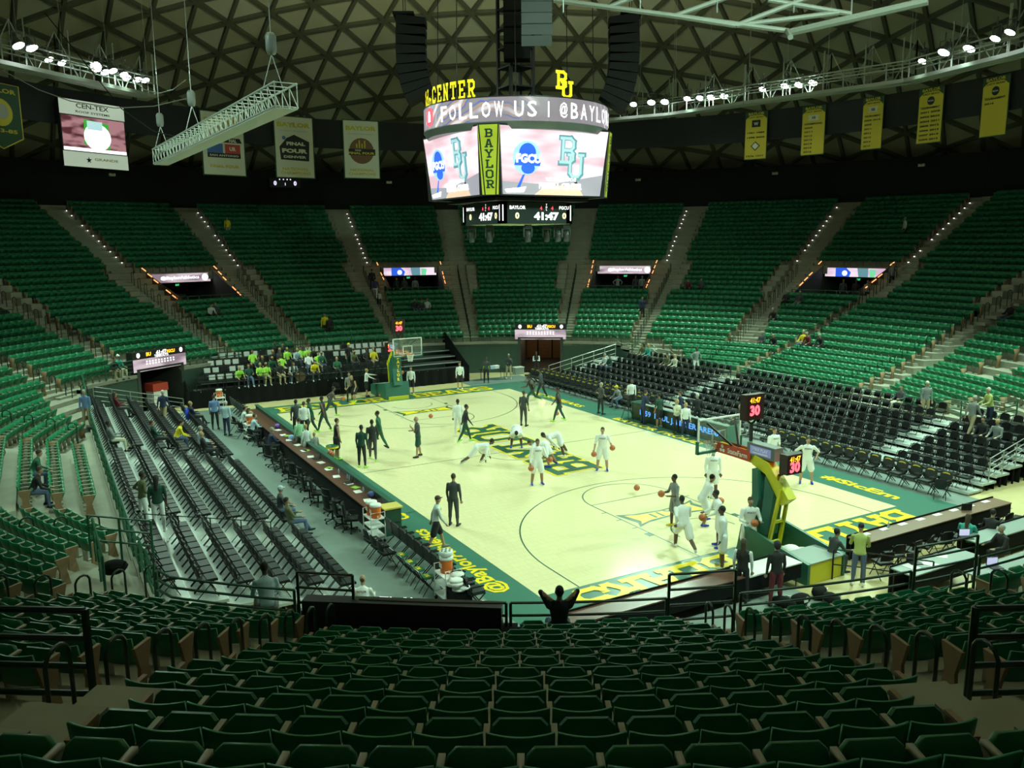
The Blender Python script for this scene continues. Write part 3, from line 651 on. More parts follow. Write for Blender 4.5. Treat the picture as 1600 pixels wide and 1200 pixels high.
# catwalk under the lamps: rails and lattice
M_cat = mat('catwalk_steel', (.33, .36, .32), .5, metal=.3)
def catwalk(name, label, P0, P1, n):
    o = thing(name, label, 'catwalk'); P0 = np.asarray(P0); P1 = np.asarray(P1); up = np.array([0, 0, 1.]); d = P1-P0; L = np.linalg.norm(d); d = d/L; x = np.cross(d, up)
    for s in (0, .9):
        for k, z in enumerate((-.35, .35, .7)): b = MB(); b.bar(P0+x*s+up*z, P1+x*s+up*z, .07 if k else .16, .07 if k else .2); mob('rail', b, M_cat, o)
    for i in range(n+1):
        p = P0+d*L*i/n
        for s in (0, .9): b = MB(); b.bar(p+x*s-up*.35, p+x*s+up*(2.0 if i % 2 == 0 else .7), .06, .06); mob('post', b, M_cat, o)
        if i < n and i % 2 == 0:
            b = MB(); b.bar(p+up*2.0, p+d*L/n+up*-.3, .05, .05); mob('brace', b, M_cat, o)
        if i > 0 and i % 2 == 0:
            b = MB(); b.bar(p+up*2.0, p-d*L/n+up*-.3, .05, .05); mob('brace', b, M_cat, o)
        b = MB(); b.bar(p+x*.45+up*(-.3), p+x*.45+up*(ZC+math.sqrt(RS**2-p[0]**2-p[1]**2)-p[2]-.1), .02, .02)
        if i % 2 == 0: mob('hanger', b, M_cat, o)
    b = MB(); Q = [P0, P0+x*.9, P1+x*.9, P1]; b.add([q-up*.36 for q in Q]+[q-up*.42 for q in Q], [(0, 1, 2, 3), (7, 6, 5, 4), (0, 4, 5, 1), (1, 5, 6, 2), (2, 6, 7, 3), (3, 7, 4, 0)]); mob('deck', b, M_cat, o)
cw = [(952, 182), (1058, 172), (1175, 154), (1297, 137), (1430, 118), (1600, 75), (1720, 40)]
for i, (a, b_) in enumerate(zip(cw[:-1], cw[1:])):
    catwalk('catwalk_section', '%s steel catwalk section of the right lamp row, from the scoreboard' % ordw(i+1), G(*a, ZLAMP-.55), G(*b_, ZLAMP-.55), 4)
for i, (a, b_) in enumerate((((-60, 78), (90, 112)), ((90, 112), (222, 142)))):
    catwalk('catwalk_section', ('nearer', 'further')[i]+' steel catwalk section under the left lamp row', G(*a, ZLAMP-.55), G(*b_, ZLAMP-.55), 4)
# ---------------------------------------------------------------- flat artwork helpers
class Face:
    """a flat picture plane: origin (centre), right, up"""
    def __init__(s, o, x, y): s.o, s.x, s.y = (np.asarray(q, float) for q in (o, x, y)); s.n = np.cross(s.x, s.y)
    def at(s, px, py, k=0): return s.o+s.x*px+s.y*py+s.n*(.008*k)
    def poly(s, mb, pts, k=1, m=0): mb.add([s.at(p[0], p[1], k) for p in pts], [tuple(range(len(pts)))], m)
    def rect(s, mb, x0, x1, y0, y1, k=1, m=0): s.poly(mb, [(x0, y0), (x1, y0), (x1, y1), (x0, y1)], k, m)
    def disc(s, mb, cx, cy, r, k=1, m=0, n=20, sy=1): s.poly(mb, [(cx+r*math.cos(2*math.pi*i/n), cy+sy*r*math.sin(2*math.pi*i/n)) for i in range(n)], k, m)
    def text(s, mb, t, cx, cy, h, k=2, m=0, bold=.02, width=None): text_on(mb, t, s.at(cx, cy, k), s.x, s.y, h, m, bold, width)
    def block(s, mb, t, cx, cy, h, w, gap, k=2, m=0, th=1.15): block_on(mb, t, s.at(cx, cy, k), s.x, s.y, h, w, gap, th, m)
    def slab(s, mb, x0, x1, y0, y1, t, m=0):
        V = [s.at(*p) for p in ((x0, y0), (x1, y0), (x1, y1), (x0, y1))]; W = [v-s.n*t for v in V]
        mb.add(V+W, [(0, 1, 2, 3), (7, 6, 5, 4), (0, 4, 5, 1), (1, 5, 6, 2), (2, 6, 7, 3), (3, 7, 4, 0)], m)
def screen_mat(name, c1, c2, s, scale=1.2, stretch=(1, 1, 3)):
    m = mat(name, c1, .4); nt = m.node_tree; b = nt.nodes['Principled BSDF']; b.inputs['Base Color'].default_value = (.01, .01, .01, 1)
    tc = nt.nodes.new('ShaderNodeTexCoord'); mp = nt.nodes.new('ShaderNodeMapping'); mp.inputs['Scale'].default_value = stretch
    n = nt.nodes.new('ShaderNodeTexNoise'); n.inputs['Scale'].default_value = scale; n.inputs['Detail'].default_value = 1.5
    r = nt.nodes.new('ShaderNodeValToRGB'); r.color_ramp.elements[0].position = .38; r.color_ramp.elements[1].position = .58
    r.color_ramp.elements[0].color = (*c1, 1); r.color_ramp.elements[1].color = (*c2, 1)
    nt.links.new(tc.outputs['Object'], mp.inputs['Vector']); nt.links.new(mp.outputs['Vector'], n.inputs['Vector']); nt.links.new(n.outputs['Fac'], r.inputs['Fac'])
    nt.links.new(r.outputs['Color'], b.inputs['Emission Color']); b.inputs['Emission Strength'].default_value = s; return m
E_white = emat('led_white', (1, 1, 1), 1.4); E_pink = screen_mat('led_pink_sky', (.78, .52, .58), (1, .95, .97), 1.15, .45, (1, 1, 4))
E_blue = emat('led_blue', (.03, .12, .75), 1.0); E_lblue = emat('led_pale_blue', (.35, .6, 1), 1.0); E_teal = emat('led_teal', (.12, .28, .33), 1.0); E_teal2 = emat('led_pale_teal', (.4, .62, .66), 1.)
E_grey = emat('led_grey', (.32, .30, .36), 1.0); E_tan = emat('led_tan', (.75, .5, .38), 1.0); E_red = emat('led_red', (1, .05, .08), 2.2); E_dred = emat('led_deep_red', (.75, .02, .03), 1.1); E_amber = emat('led_amber', (1, .45, .02), 1.8)
E_yel = emat('lit_yellow_letter', (.9, .78, .02), .95); E_green = emat('exit_green', (.05, .9, .3), .9); E_black = mat('led_black', (.006, .006, .007), .35); E_mauve = screen_mat('led_mauve', (.30, .22, .27), (.75, .62, .68), .9, .6)
M_blk = mat('black_steel', (.015, .015, .016), .45)
# ---------------------------------------------------------------- centre scoreboard
sb = thing('centre_scoreboard', 'four-sided video scoreboard hanging over centre court', 'scoreboard', (0, 0, 9.5))
def sbp(name, b, m, parent=sb, label=None, smooth=False):
    for i in range(len(b.v)): b.v[i] = b.v[i]-np.array([0, 0, 9.5])
    if name in ('score_text', 'ribbon_text', 'picture') and len(b.blk) < 30: return mobs(name, b, m, parent)
    return mob(name, b, m, parent, smooth, label=label)
NR = 64; rr = 4.0
b = MB()
for j in range(NR):
    a0, a1 = 2*math.pi*j/NR, 2*math.pi*(j+1)/NR; b.add([pol(a0, rr, 14.27), pol(a1, rr, 14.27), pol(a1, rr, 15.2), pol(a0, rr, 15.2)], [(0, 1, 2, 3)])
def ring_mat():
    m = mat('led_ring', (.5, .5, .5), .4); nt = m.node_tree; bs = nt.nodes['Principled BSDF']; bs.inputs['Base Color'].default_value = (.01, .01, .01, 1)
    tc = nt.nodes.new('ShaderNodeTexCoord'); w_ = nt.nodes.new('ShaderNodeTexWave'); w_.bands_direction = 'DIAGONAL'; w_.inputs['Scale'].default_value = .8; w_.inputs['Distortion'].default_value = 3
    n = nt.nodes.new('ShaderNodeTexNoise'); n.inputs['Scale'].default_value = .45
    r = nt.nodes.new('ShaderNodeValToRGB'); cr = r.color_ramp
    cr.elements[0].color = (.32, .30, .31, 1); cr.elements[0].position = .1; cr.elements[1].color = (.9, .85, .85, 1)
    for p_, c in ((.35, (.1, .14, .6, 1)), (.5, (.25, .45, .22, 1)), (.62, (.85, .3, .2, 1)), (.75, (.34, .32, .34, 1))): e = cr.elements.new(p_); e.color = c
    mx = nt.nodes.new('ShaderNodeMix'); mx.data_type = 'RGBA'; mx.inputs['A'].default_value = (.30, .28, .30, 1)
    r2 = nt.nodes.new('ShaderNodeValToRGB'); r2.color_ramp.elements[0].position = .45; r2.color_ramp.elements[1].position = .58
    for a_, c_ in ((tc.outputs['Object'], w_.inputs['Vector']), (w_.outputs['Fac'], r.inputs['Fac']), (tc.outputs['Object'], n.inputs['Vector']), (n.outputs['Fac'], r2.inputs['Fac']), (r2.outputs['Color'], mx.inputs['Factor']), (r.outputs['Color'], mx.inputs['B']), (mx.outputs['Result'], bs.inputs['Emission Color'])): nt.links.new(a_, c_)
    bs.inputs['Emission Strength'].default_value = 1.0; return m
ledring = sbp('led_ring', b, ring_mat(), label='round LED ribbon with white letters')
b = MB(); b.lathe([(3.2, 14.05), (3.85, 14.0), (4.02, 14.24), (4.02, 14.28), (3.3, 14.28)], 64); sbp('ring_lip', b, mat('ring_lip_grey', (.16, .19, .19), .4), smooth=False)
b = MB(); b.lathe([(3.3, 14.9), (4.02, 15.2), (4.02, 15.24), (3.3, 15.24)], 64); sbp('ring_cap', b, M_blk)
def arc_text(txt, a_start, r, z, h, m, parent, bold=.03, step=None, sgn=1, wide=1., name='ribbon_text', blk=False):
    """letters one by one round the ring; the reader stands outside, so bearings fall from left to right seen from outside"""
    b = MB(); a = a_start
    for ch in txt:
        wch = .35 if ch in ' |' else .72
        a -= wch*wide*h/r/2
        if ch not in ' ':
            x = np.array([math.cos(a), -math.sin(a), 0])*-1; o = pol(a, r, z)
            if blk: block_on(b, ch, o, x, (0, 0, 1), h, h*.44, 0, 1.15)
            else: text_on(b, ch, o, x, (0, 0, 1), h*(1 if ch not in 'aylorthecsi' else .72), 0, bold, width=(.1*h if ch == '|' else .55*h*wide))
        a -= wch*wide*h/r/2+.06*h/r
    return sbp(name, b, m, parent)
# bearings are compass-like (clockwise from +y); seen from outside, left to right runs clockwise
arc_text('FOLLOW US | @BAYLORATHLETICS', R(260), rr+.02, 14.73, .6, E_white, ledring, wide=1.12, bold=.012)
b = MB()
for a in (R(273),):
    o = pol(a, rr+.02, 14.74); f = Face(o, np.array([-math.cos(a), math.sin(a), 0]), (0, 0, 1)); f.disc(b, 0, 0, .38)
sbp('ribbon_badge', b, E_red, ledring)
b = MB(); f.rect(b, -.13, .13, -.2, .1, 3); f.disc(b, 0, .14, .1, 3); sbp('ribbon_badge', b, E_white, ledring)
let = arc_text('FERRELL CENTER', R(322), rr-.1, 15.58, .6, E_yel, sb, wide=.95, name='lettering', blk=True); let['label'] = 'yellow block letters on the ring top'
# BU monogram
def mono(f, cx, cy, h, mB, k0, parent_fn, name):
    b = MB(); f.block(b, 'B', cx-h*.12, cy+h*.17, h*.62, h*.42, 0, k0, 0, 1.25); f.block(b, 'U', cx+h*.16, cy-h*.2, h*.58, h*.42, 0, k0+2, 0, 1.25); return parent_fn(name, b, mB)
# in compass bearings the camera looks along bearing 210 from the centre
am = R(181); f = Face(pol(am, 3.9, 15.72), np.array([-math.cos(am), math.sin(am), 0]), (0, 0, 1)); mono(f, 0, 0, .95, E_yel, 1, sbp, 'monogram')
# the four screens and the corner strips
for i in range(4):
    q = R(180-90*i)           # outward bearing of the face
    n = np.array([math.sin(q), math.cos(q), 0]); x = np.array([-math.cos(q), math.sin(q), 0]); top = n*3.25+np.array([0, 0, 14.12]); bot = n*3.0+np.array([0, 0, 11.5])
    y = top-bot; Ls = np.linalg.norm(y); y = y/Ls; f = Face((top+bot)/2, x, y); W = 2.62; H = Ls/2
    b = MB(); f.slab(b, -W-.06, W+.06, -H-.06, H+.06, .25); sbp('screen_case', b, M_blk)
    b = MB(); f.rect(b, -W, W, -H, H, 1); s_ = sbp('video_screen', b, E_pink, label='bright video screen')
    if i in (1, 2): continue
    def lay(mm): 
        return lambda fn: None
    b = MB(); f.poly(b, [(-W, -H), (W, -H), (W, -.42), (-.2, -.9), (-W, -.8)], 2); sbp('picture', b, E_grey, s_)
    b = MB(); f.poly(b, [(-.9, -H), (1.5, -H), (1.2, -.9), (-.4, -.95)], 3); sbp('picture', b, E_tan, s_)
    b = MB(); f.disc(b, -1.32, .12, .66, 2, n=28); sbp('picture', b, E_lblue, s_)
    b = MB(); f.disc(b, -1.3, .3, .4, 3); f.poly(b, [(-1.9, -.18), (-.7, -.18), (-.65, .1), (-1.85, .05)], 4); f.poly(b, [(-1.5, -.55), (-1.38, -.5), (-1.62, -1.1), (-1.78, -1.12)], 4); f.disc(b, -1.25, -.28, .32, 3, sy=.7); sbp('picture', b, E_blue, s_)
    b = MB(); f.text(b, 'FGCU', -1.25, .1, .36, 6, bold=.05, width=1.15); f.text(b, 'WELCOME TO THE', .35, -.68, .15, 5, bold=.03, width=1.5); f.text(b, 'FERRELL CENTER', .35, -.95, .25, 5, bold=.04, width=2.1)
    f.poly(b, [(-2.3, -1.12), (-1.3, -1.0), (-1.4, -1.22), (-2.2, -1.25)], 4); sbp('picture', b, E_white, s_)
    mono(f, .78, .2, 1.62, E_teal, 2, lambda a_, b_, c_: sbp('picture', b_, c_, s_), 'picture')
    b = MB(); f.block(b, 'B', .56, .49, .94, .62, 0, 6, 0, .7); f.block(b, 'U', 1.0, -.11, .86, .62, 0, 8, 0, .7); sbp('picture', b, E_teal2, s_)
    b = MB(); f.poly(b, [(.95, -.6), (1.08, -.62), (1.2, -.85), (1.05, -.85)], 3); sbp('picture', b, E_black, s_)
M_strip = emat('backlit_green_strip', (.33, .42, .03), .75); E_dg = mat('dark_green_print', (.005, .07, .045), .5)
for i in range(4):
    q = R(225-90*i); n = np.array([math.sin(q), math.cos(q), 0]); x = np.array([-math.cos(q), math.sin(q), 0])
    top = n*4.16+np.array([0, 0, 14.15]); bot = n*3.98+np.array([0, 0, 11.48]); y = top-bot; Ls = np.linalg.norm(y); y /= Ls; f = Face((top+bot)/2, x, y)
    b = MB(); f.poly(b, [(-.34, -Ls/2), (.34, -Ls/2), (.45, Ls/2), (-.45, Ls/2)], 1); s_ = sbp('corner_strip', b, M_strip, label='yellow-green strip reading BAYLOR downwards')
    b = MB()
    for j, ch in enumerate('BAYLOR'): f.block(b, ch, 0, 1.02-j*.39, .27, .25, 0, 4, 0, 1.2)
    sbp('strip_letters', b, E_dg, s_)
    b = MB(); f.slab(b, -.46, .46, -Ls/2-.04, Ls/2+.04, .2); sbp('strip_case', b, M_blk)
# lower boards
for i in range(4):
    q = R(180-90*i); n = np.array([math.sin(q), math.cos(q), 0]); x = np.array([-math.cos(q), math.sin(q), 0]); f = Face(n*1.78+np.array([0, 0, 10.82]), x, (0, 0, 1)); W, H = 1.76, .42
    b = MB(); f.slab(b, -1.78, 1.78, -H-.02, H+.02, .3); s_ = sbp('score_board', b, mat('score_panel', (.035, .05, .05), .25))
    if i in (1, 2): continue
    b = MB(); f.text(b, 'BAYLOR', -.98, .22, .15, 2, bold=.03, width=.78); f.text(b, 'FGCU', 1.35, .22, .14, 2, bold=.03, width=.5); f.text(b, '41:47', .45, -.14, .34, 2, bold=.05, width=1.25)
    for j, ch in enumerate('TOL'): f.text(b, ch, .45, .34-.1*j, .08, 2, bold=.02)
    f.rect(b, 1.66, 1.71, -.33, .33, 2); f.rect(b, -1.72, -1.67, -.33, .33, 2); sbp('score_text', b, E_white, s_)
    b = MB(); f.text(b, '0', -1.0, -.12, .27, 2, bold=.04, width=.2); f.text(b, '0', 1.36, -.12, .27, 2, bold=.04, width=.2); sbp('score_text', b, emat('led_cream', (1, .82, .45), 1.3), s_)
    b = MB(); f.text(b, '4', .18, .2, .15, 2, bold=.03); f.text(b, '4', .74, .2, .15, 2, bold=.03); sbp('score_text', b, E_red, s_)
b = MB(); b.box((0, 0, 10.38), (3.4, 3.4, .06)); sbp('board_underside', b, mat('cream_underside', (.45, .5, .35), .6))
b = MB(); b.box((0, 0, 11.35), (4.6, 4.6, .12)); b.box((0, 0, 14.2), (5.6, 5.6, .12)); sbp('frame_plate', b, M_blk)
b = MB()
for sx in (-1, 1):
    for sy in (-1, 1): b.bar((sx*.55, sy*.55, 11), (sx*.55, sy*.55, 22), .12, .12)
for z in np.arange(15.4, 22, .8): b.box((0, 0, z), (1.2, 1.2, .06))
sbp('mast', b, M_blk)
b = MB()
for a in (30, 120, 210, 300, 75, 255): b.tube([pol(R(a), 3.4, 15.2), pol(R(a), 3.0, 34)], .02, 4)
sbp('cable', b, M_blk)
# moving heads under the lower boards
for i, (u, l_) in enumerate(((737, 'leftmost'), (765, 'second from left'), (825, 'middle'), (857, 'fourth from left'), (872, 'fifth from left'), (887, 'rightmost'))):
    o_ = {0: (-1.5, 1.2), 1: (-1.5, -.3), 2: (-.1, -1.5), 3: (.6, 1.2), 4: (1.5, -.9), 5: (1.5, .6)}[i]
    f0 = PX(np.array([*o_, 10.]))[0]; P = np.array([*o_, 10.36])+CR*(u-f0)/35.5; P[2] = 10.33
    t = thing('moving_light', '%s moving-head stage light below the scoreboard' % l_, 'stage light', P, R(-30))
    b = MB(); b.box((0, 0, -.07), (.3, .22, .14)); mob('base', b, M_blk, t)
    b = MB(); b.box((-.17, 0, -.32), (.05, .14, .42)); b.box((.17, 0, -.32), (.05, .14, .42)); b.box((0, 0, -.15), (.36, .14, .05)); mob('yoke', b, mat('grey_plastic', (.08, .085, .09), .35), t)
    b = MB(); b.lathe([(.08, -.74), (.12, -.72), (.14, -.45), (.13, -.3), (.06, -.24)], 12); mob('head', b, mat('dark_grey_plastic', (.06, .065, .07), .3), t, True)
# ---------------------------------------------------------------- speaker arrays
M_spk = mat('speaker_black', (.006, .0065, .007), .6, spec=.2); M_spk2 = mat('speaker_grille', (.012, .014, .015), .7, spec=.2); M_spkg = mat('speaker_grey', (.09, .105, .11), .5)
def array(label, P, rz, n, w, h, curve, mats, flip=1, hang=34):
    """a hung line of speaker cabinets, top one at P, curling forward (+y local)"""
    t = thing('line_array', label, 'speakers', P, rz); z, y, tilt = 0., 0., R(3)
    for i in range(n):
        c, s = math.cos(tilt), math.sin(tilt); b = MB()
        M_ = np.eye(4); M_[1:3, 1:3] = [[c, -s], [s, c]]; M_[:3, 3] = (0, y, z)
        V = np.array([(-w/2, .3, 0), (w/2, .3, 0), (w/2, .3, -h), (-w/2, .3, -h), (-w/2*.8, -.95, -.06), (w/2*.8, -.95, -.06), (w/2*.8, -.95, -h+.08), (-w/2*.8, -.95, -h+.08)])
        b.add(V, [(0, 3, 2, 1), (4, 5, 6, 7), (0, 1, 5, 4), (1, 2, 6, 5), (2, 3, 7, 6), (3, 0, 4, 7)], 0, M_); cb_ = mob('cabinet', b, mats[0], t)
        g = MB(); g.add([(-w/2+.04, .305, -.03), (w/2-.04, .305, -.03), (w/2-.04, .305, -h+.03), (-w/2+.04, .305, -h+.03)], [(0, 3, 2, 1)], 0, M_); mob('grille', g, mats[1], cb_)
        y += s*h; z -= c*h; tilt -= R(curve)*(i/n)
    b = MB(); b.box((0, 0, .06), (w*1.05, .9, .1)); mob('rigging_frame', b, M_spk, t)
    for sx in (-.4, .4): b = MB(); b.bar((sx*w, 0, .1), (sx*w, 0, hang-P[2]), .03, .03); mob('cable', b, M_spk, t)
def ang_to(P, Q): return math.atan2(-(Q[0]-P[0]), Q[1]-P[1])
Pl = AT(632, 28, 36.); array('left black curved speaker array beside the scoreboard', Pl, R(62), 9, 1.3, .4, 9, (M_spk, M_spk2))
Pr = AT(985, 26, 36.); array('right black curved speaker array beside the scoreboard', Pr, R(-122), 10, 1.3, .4, -9 if False else 9, (M_spk, M_spk2))
Pc = AT(838, -60, 31.); array('grey curved speaker array above the scoreboard', Pc, R(150), 8, 1.15, .37, 7, (M_spkg, M_spkg))
t = thing('subwoofer_stack', 'tall black subwoofer stack above the scoreboard centre', 'speakers', AT(808, 95, 34.5), R(-30))
for i in range(9): b = MB(); b.box((0, 0, .3+i*.62), (1.1, .8, .58)); c_ = mob('cabinet', b, M_spk, t); g = MB(); g.box((0, -.405, .3+i*.62), (1.0, .01, .5)); mob('grille', g, M_spk2, c_)
# ---------------------------------------------------------------- hung box truss
M_tr = mat('aluminium_truss', (.72, .78, .74), .35, metal=.2)
A_, B_ = AT(447, 148, 19.), AT(250, 238, 31.5); B_[2] = A_[2]-.1
t = thing('box_truss', 'long pale aluminium box truss hanging at upper left', 'truss'); d = B_-A_; L = np.linalg.norm(d); d /= L; x = np.cross(d, (0, 0, 1)); x /= np.linalg.norm(x); y = np.cross(x, d); w_ = .26
for sx in (-1, 1):
    for sy in (-1, 1): b = MB(); b.tube([A_+sx*x*w_+sy*y*w_, B_+sx*x*w_+sy*y*w_], .028, 6); mob('chord', b, M_tr, t)
nb = 28
for i in range(nb+1):
    p = A_+d*L*i/nb; q = A_+d*L*min(i+1, nb)/nb; b = MB()
    for sx in (-1, 1): b.tube([p+sx*x*w_-y*w_, p+sx*x*w_+y*w_], .014, 4)
    for sy in (-1, 1): b.tube([p-x*w_+sy*y*w_, p+x*w_+sy*y*w_], .014, 4)
    if i < nb:
        for sx in (-1, 1): b.tube([p+sx*x*w_-y*w_, q+sx*x*w_+y*w_], .013, 4)
    mob('lattice', b, M_tr, t)
b = MB(); Q = [A_-x*w_-y*(w_+.03), A_+x*w_-y*(w_+.03), B_+x*w_-y*(w_+.03), B_-x*w_-y*(w_+.03)]; b.add(Q+[q-y*.02 for q in Q], [(0, 1, 2, 3), (7, 6, 5, 4), (0, 4, 5, 1), (1, 5, 6, 2), (2, 6, 7, 3), (3, 7, 4, 0)]); mob('white_tray', b, M_white, t)
for i, s_ in enumerate((.06, .62, .97)):
    p = A_+d*L*s_; h = thing('chain_hoist', ('nearest', 'middle', 'furthest')[i]+' chain hoist holding the pale box truss', 'hoist', p+(0, 0, 1.35))
    b = MB(); b.lathe([(.1, -.3), (.13, -.2), (.13, .1), (.08, .18)], 10); mob('motor', b, mat('hoist_grey', (.3, .33, .33), .4), h, True)
    b = MB(); b.tube([(0, 0, .15), (0, 0, 12)], .015, 4); mob('chain', b, M_steel, h)
    b = MB(); b.tube([(0, 0, -.3), x*w_-y*0+np.array([0, 0, -1.15])], .015, 4); b.tube([(0, 0, -.3), -x*w_+np.array([0, 0, -1.15])], .015, 4); mob('bridle', b, M_steel, h)
# loose cables
for i, pts in enumerate(([(0, 108, 34), (60, 140, 34), (110, 158, 34), (180, 169, 33), (240, 166, 32), (300, 152, 31)], [(205, 121, 33), (225, 140, 33), (247, 146, 33), (270, 140, 33), (290, 125, 34)], [(70, 20, 30), (130, 95, 31), (190, 170, 32), (240, 205, 31), (290, 217, 30), (330, 217, 28)])):
    b = MB(); b.tube([AT(*p) for p in pts], .02, 5); mob('hanging_cable', b, M_spk if i == 2 else M_steel, label=('long slack cable drooping past the left video board', 'short white cable loop below the left lamps', 'dark cable sagging from dome to box truss')[i], cat='cable')
# white pipe frame at the top right
t = thing('pipe_frame', 'white triangulated pipe frame crossing the top right', 'truss'); D0 = 24.
for i, (a, b_) in enumerate((((865, 0), (1055, 25)), ((1055, 25), (1150, 40)), ((950, 12), (1000, -8)), ((1055, 25), (1180, -20)), ((1150, 40), (1330, -30)), ((1055, 25), (1230, 48)), ((1150, 40), (1310, 20)), ((1230, 52), (1450, 2)), ((1230, 48), (1235, 58)), ((1200, 0), (1330, 22)))):
    b = MB(); b.tube([AT(*a, D0), AT(*b_, D0-(2 if i in (7, 8) else 0))], .075 if i != 7 else .11, 8); mob('pipe', b, mat('white_pipe', (.17, .18, .155), .5), t)
for u in (880, 1000, 1120, 1240, 1330): b = MB(); p = AT(u, 20, D0); b.tube([p, p+(0, 0, 11)], .02, 4); mob('hanger', b, M_steel, t)
# ---------------------------------------------------------------- banners
M_bw = mat('white_banner', (.50, .50, .42), .8); M_by = mat('yellow_banner', (.52, .42, .035), .8); M_bg = mat('green_banner', (.02, .06, .03), .8); M_ink = mat('black_ink', (.015, .015, .015), .8); M_inkg = mat('gold_ink', (.45, .38, .03), .8); M_gry = mat('grey_ink', (.3, .3, .26), .8); M_inkb = mat('blue_ink', (.05, .12, .35), .8); M_inkr = mat('red_ink', (.4, .05, .04), .8)
RBN = 27.7
def banner_face(u0, u1, v0, v1, rad=RBN):
    tl, tr = atr(u0, v0, rad), atr(u1, v0, rad); c = (tl+tr)/2; a = math.atan2(c[0], c[1]); x = np.array([math.cos(a), -math.sin(a), 0]); bot = atr((u0+u1)/2, v1, rad)
    W = abs((tr-tl)@x); H = c[2]-bot[2]; return Face(np.array([c[0], c[1], (c[2]+bot[2])/2]), x, (0, 0, 1)), W/2, H/2
def banner(label, u0, u1, v0, v1, m, fn, border=None, pennant=False):
    f, W, H = banner_face(u0, u1, v0, v1); t = thing('championship_banner', label, 'banner', group='banners under the dome'); b = MB()
    pts = [(-W, -H), (W, -H), (W, H), (-W, H)] if not pennant else [(-W, -H*.62), (0, -H), (W, -H*.62), (W, H), (-W, H)]
    b.prism(pts, f.at(0, 0, -2), f.x, f.y, .012); mob('cloth', b, m, t)
    if border: b = MB(); b.prism([(p[0]*1.06, p[1]*1.035) for p in pts], f.at(0, 0, -4), f.x, f.y, .012); mob('border', b, border, t)
    b = MB(); b.tube([f.at(-W, H, -4), f.at(W, H, -4)], .03, 6); mob('hanging_rod', b, M_blk, t)
    def put(mm, fun): b = MB(); fun(b); mobs('print', b, mm, t)
    fn(f, W, H, put)
def white_b(city, last):
    def fn(f, W, H, put):
        put(M_inkg, lambda b: (f.text(b, 'BAYLOR', 0, H*.74, .32, 2, bold=.05, width=W*1.75), f.text(b, last[0], 0, -H*.72, .2, 2, bold=.03, width=W*1.4), f.text(b, last[1], 0, -H*.86, .2, 2, bold=.03, width=W*1.6) if last[1] else None))
        put(M_gry, lambda b: f.text(b, "WOMEN'S BASKETBALL", 0, H*.54, .08, 2, bold=.01, width=W*1.5))
        if city == 'DENVER':
            put(M_ink, lambda b: f.poly(b, [(-W*.75, -H*.42), (W*.75, -H*.45), (W*.8, H*.2), (0, H*.42), (-W*.4, H*.3), (-W*.8, 0)], 1))
            put(M_bw, lambda b: (f.text(b, 'FINAL', .1, H*.12, .24, 3, bold=.05, width=W*1.0), f.text(b, 'FOUR', 0, -H*.12, .3, 3, bold=.06, width=W*1.35), f.text(b, 'DENVER', 0, -H*.32, .17, 3, bold=.04, width=W*1.2)))
            put(M_inkb, lambda b: f.disc(b, -W*.55, H*.3, .13, 3))
        elif city == 'SAN ANTONIO':
            put(M_inkb, lambda b: f.rect(b, -W*.8, -W*.05, -H*.3, 0, 1)); put(M_inkr, lambda b: f.rect(b, W*.05, W*.8, -H*.3, 0, 1)); put(M_ink, lambda b: (f.rect(b, -W*.8, W*.8, -H*.45, -H*.3, 1), f.poly(b, [(0, .1), (W*.9, .1), (W*.8, H*.2), (W*.2, H*.2)], 1)))
            put(M_bw, lambda b: (f.text(b, 'NAL', W*.45, H*.12, .22, 3, bold=.05), f.text(b, 'SAN ANTONIO', 0, -H*.375, .13, 3, bold=.03, width=W*1.4), f.text(b, 'UR', W*.42, -H*.15, .26, 3, bold=.05)))
        else:
            put(mat('brown_ink', (.14, .07, .04), .8), lambda b: f.disc(b, 0, -H*.05, W*.72, 1)); put(M_ink, lambda b: f.rect(b, -W*.75, W*.8, -H*.2, H*.02, 2))
            put(M_inkg, lambda b: (f.text(b, 'FINAL FOUR', 0, -H*.13, .17, 4, bold=.04, width=W*1.5), [f.rect(b, x_, x_+.09, H*.05, H*(.2+.12*(j % 2)), 3) for j, x_ in enumerate((-.4, -.2, 0, .2))]))
            put(M_bw, lambda b: f.text(b, 'NCAA', -W*.2, -H*.03, .12, 4, bold=.03))
    return fn
banner('white banner with blue and red emblem behind the box truss', 313, 378, 176, 273, M_bw, white_b('SAN ANTONIO', ('FINAL FOUR', '')), M_bg)
banner('white banner with black Denver emblem', 428, 487, 183, 277, M_bw, white_b('DENVER', ('NATIONAL', 'CHAMPIONS')), M_bg)
banner('white banner with brown ball emblem nearest the scoreboard', 536, 590, 189, 278, M_bw, white_b('NCAA', ('NATIONAL', 'CHAMPIONS')), M_bg)
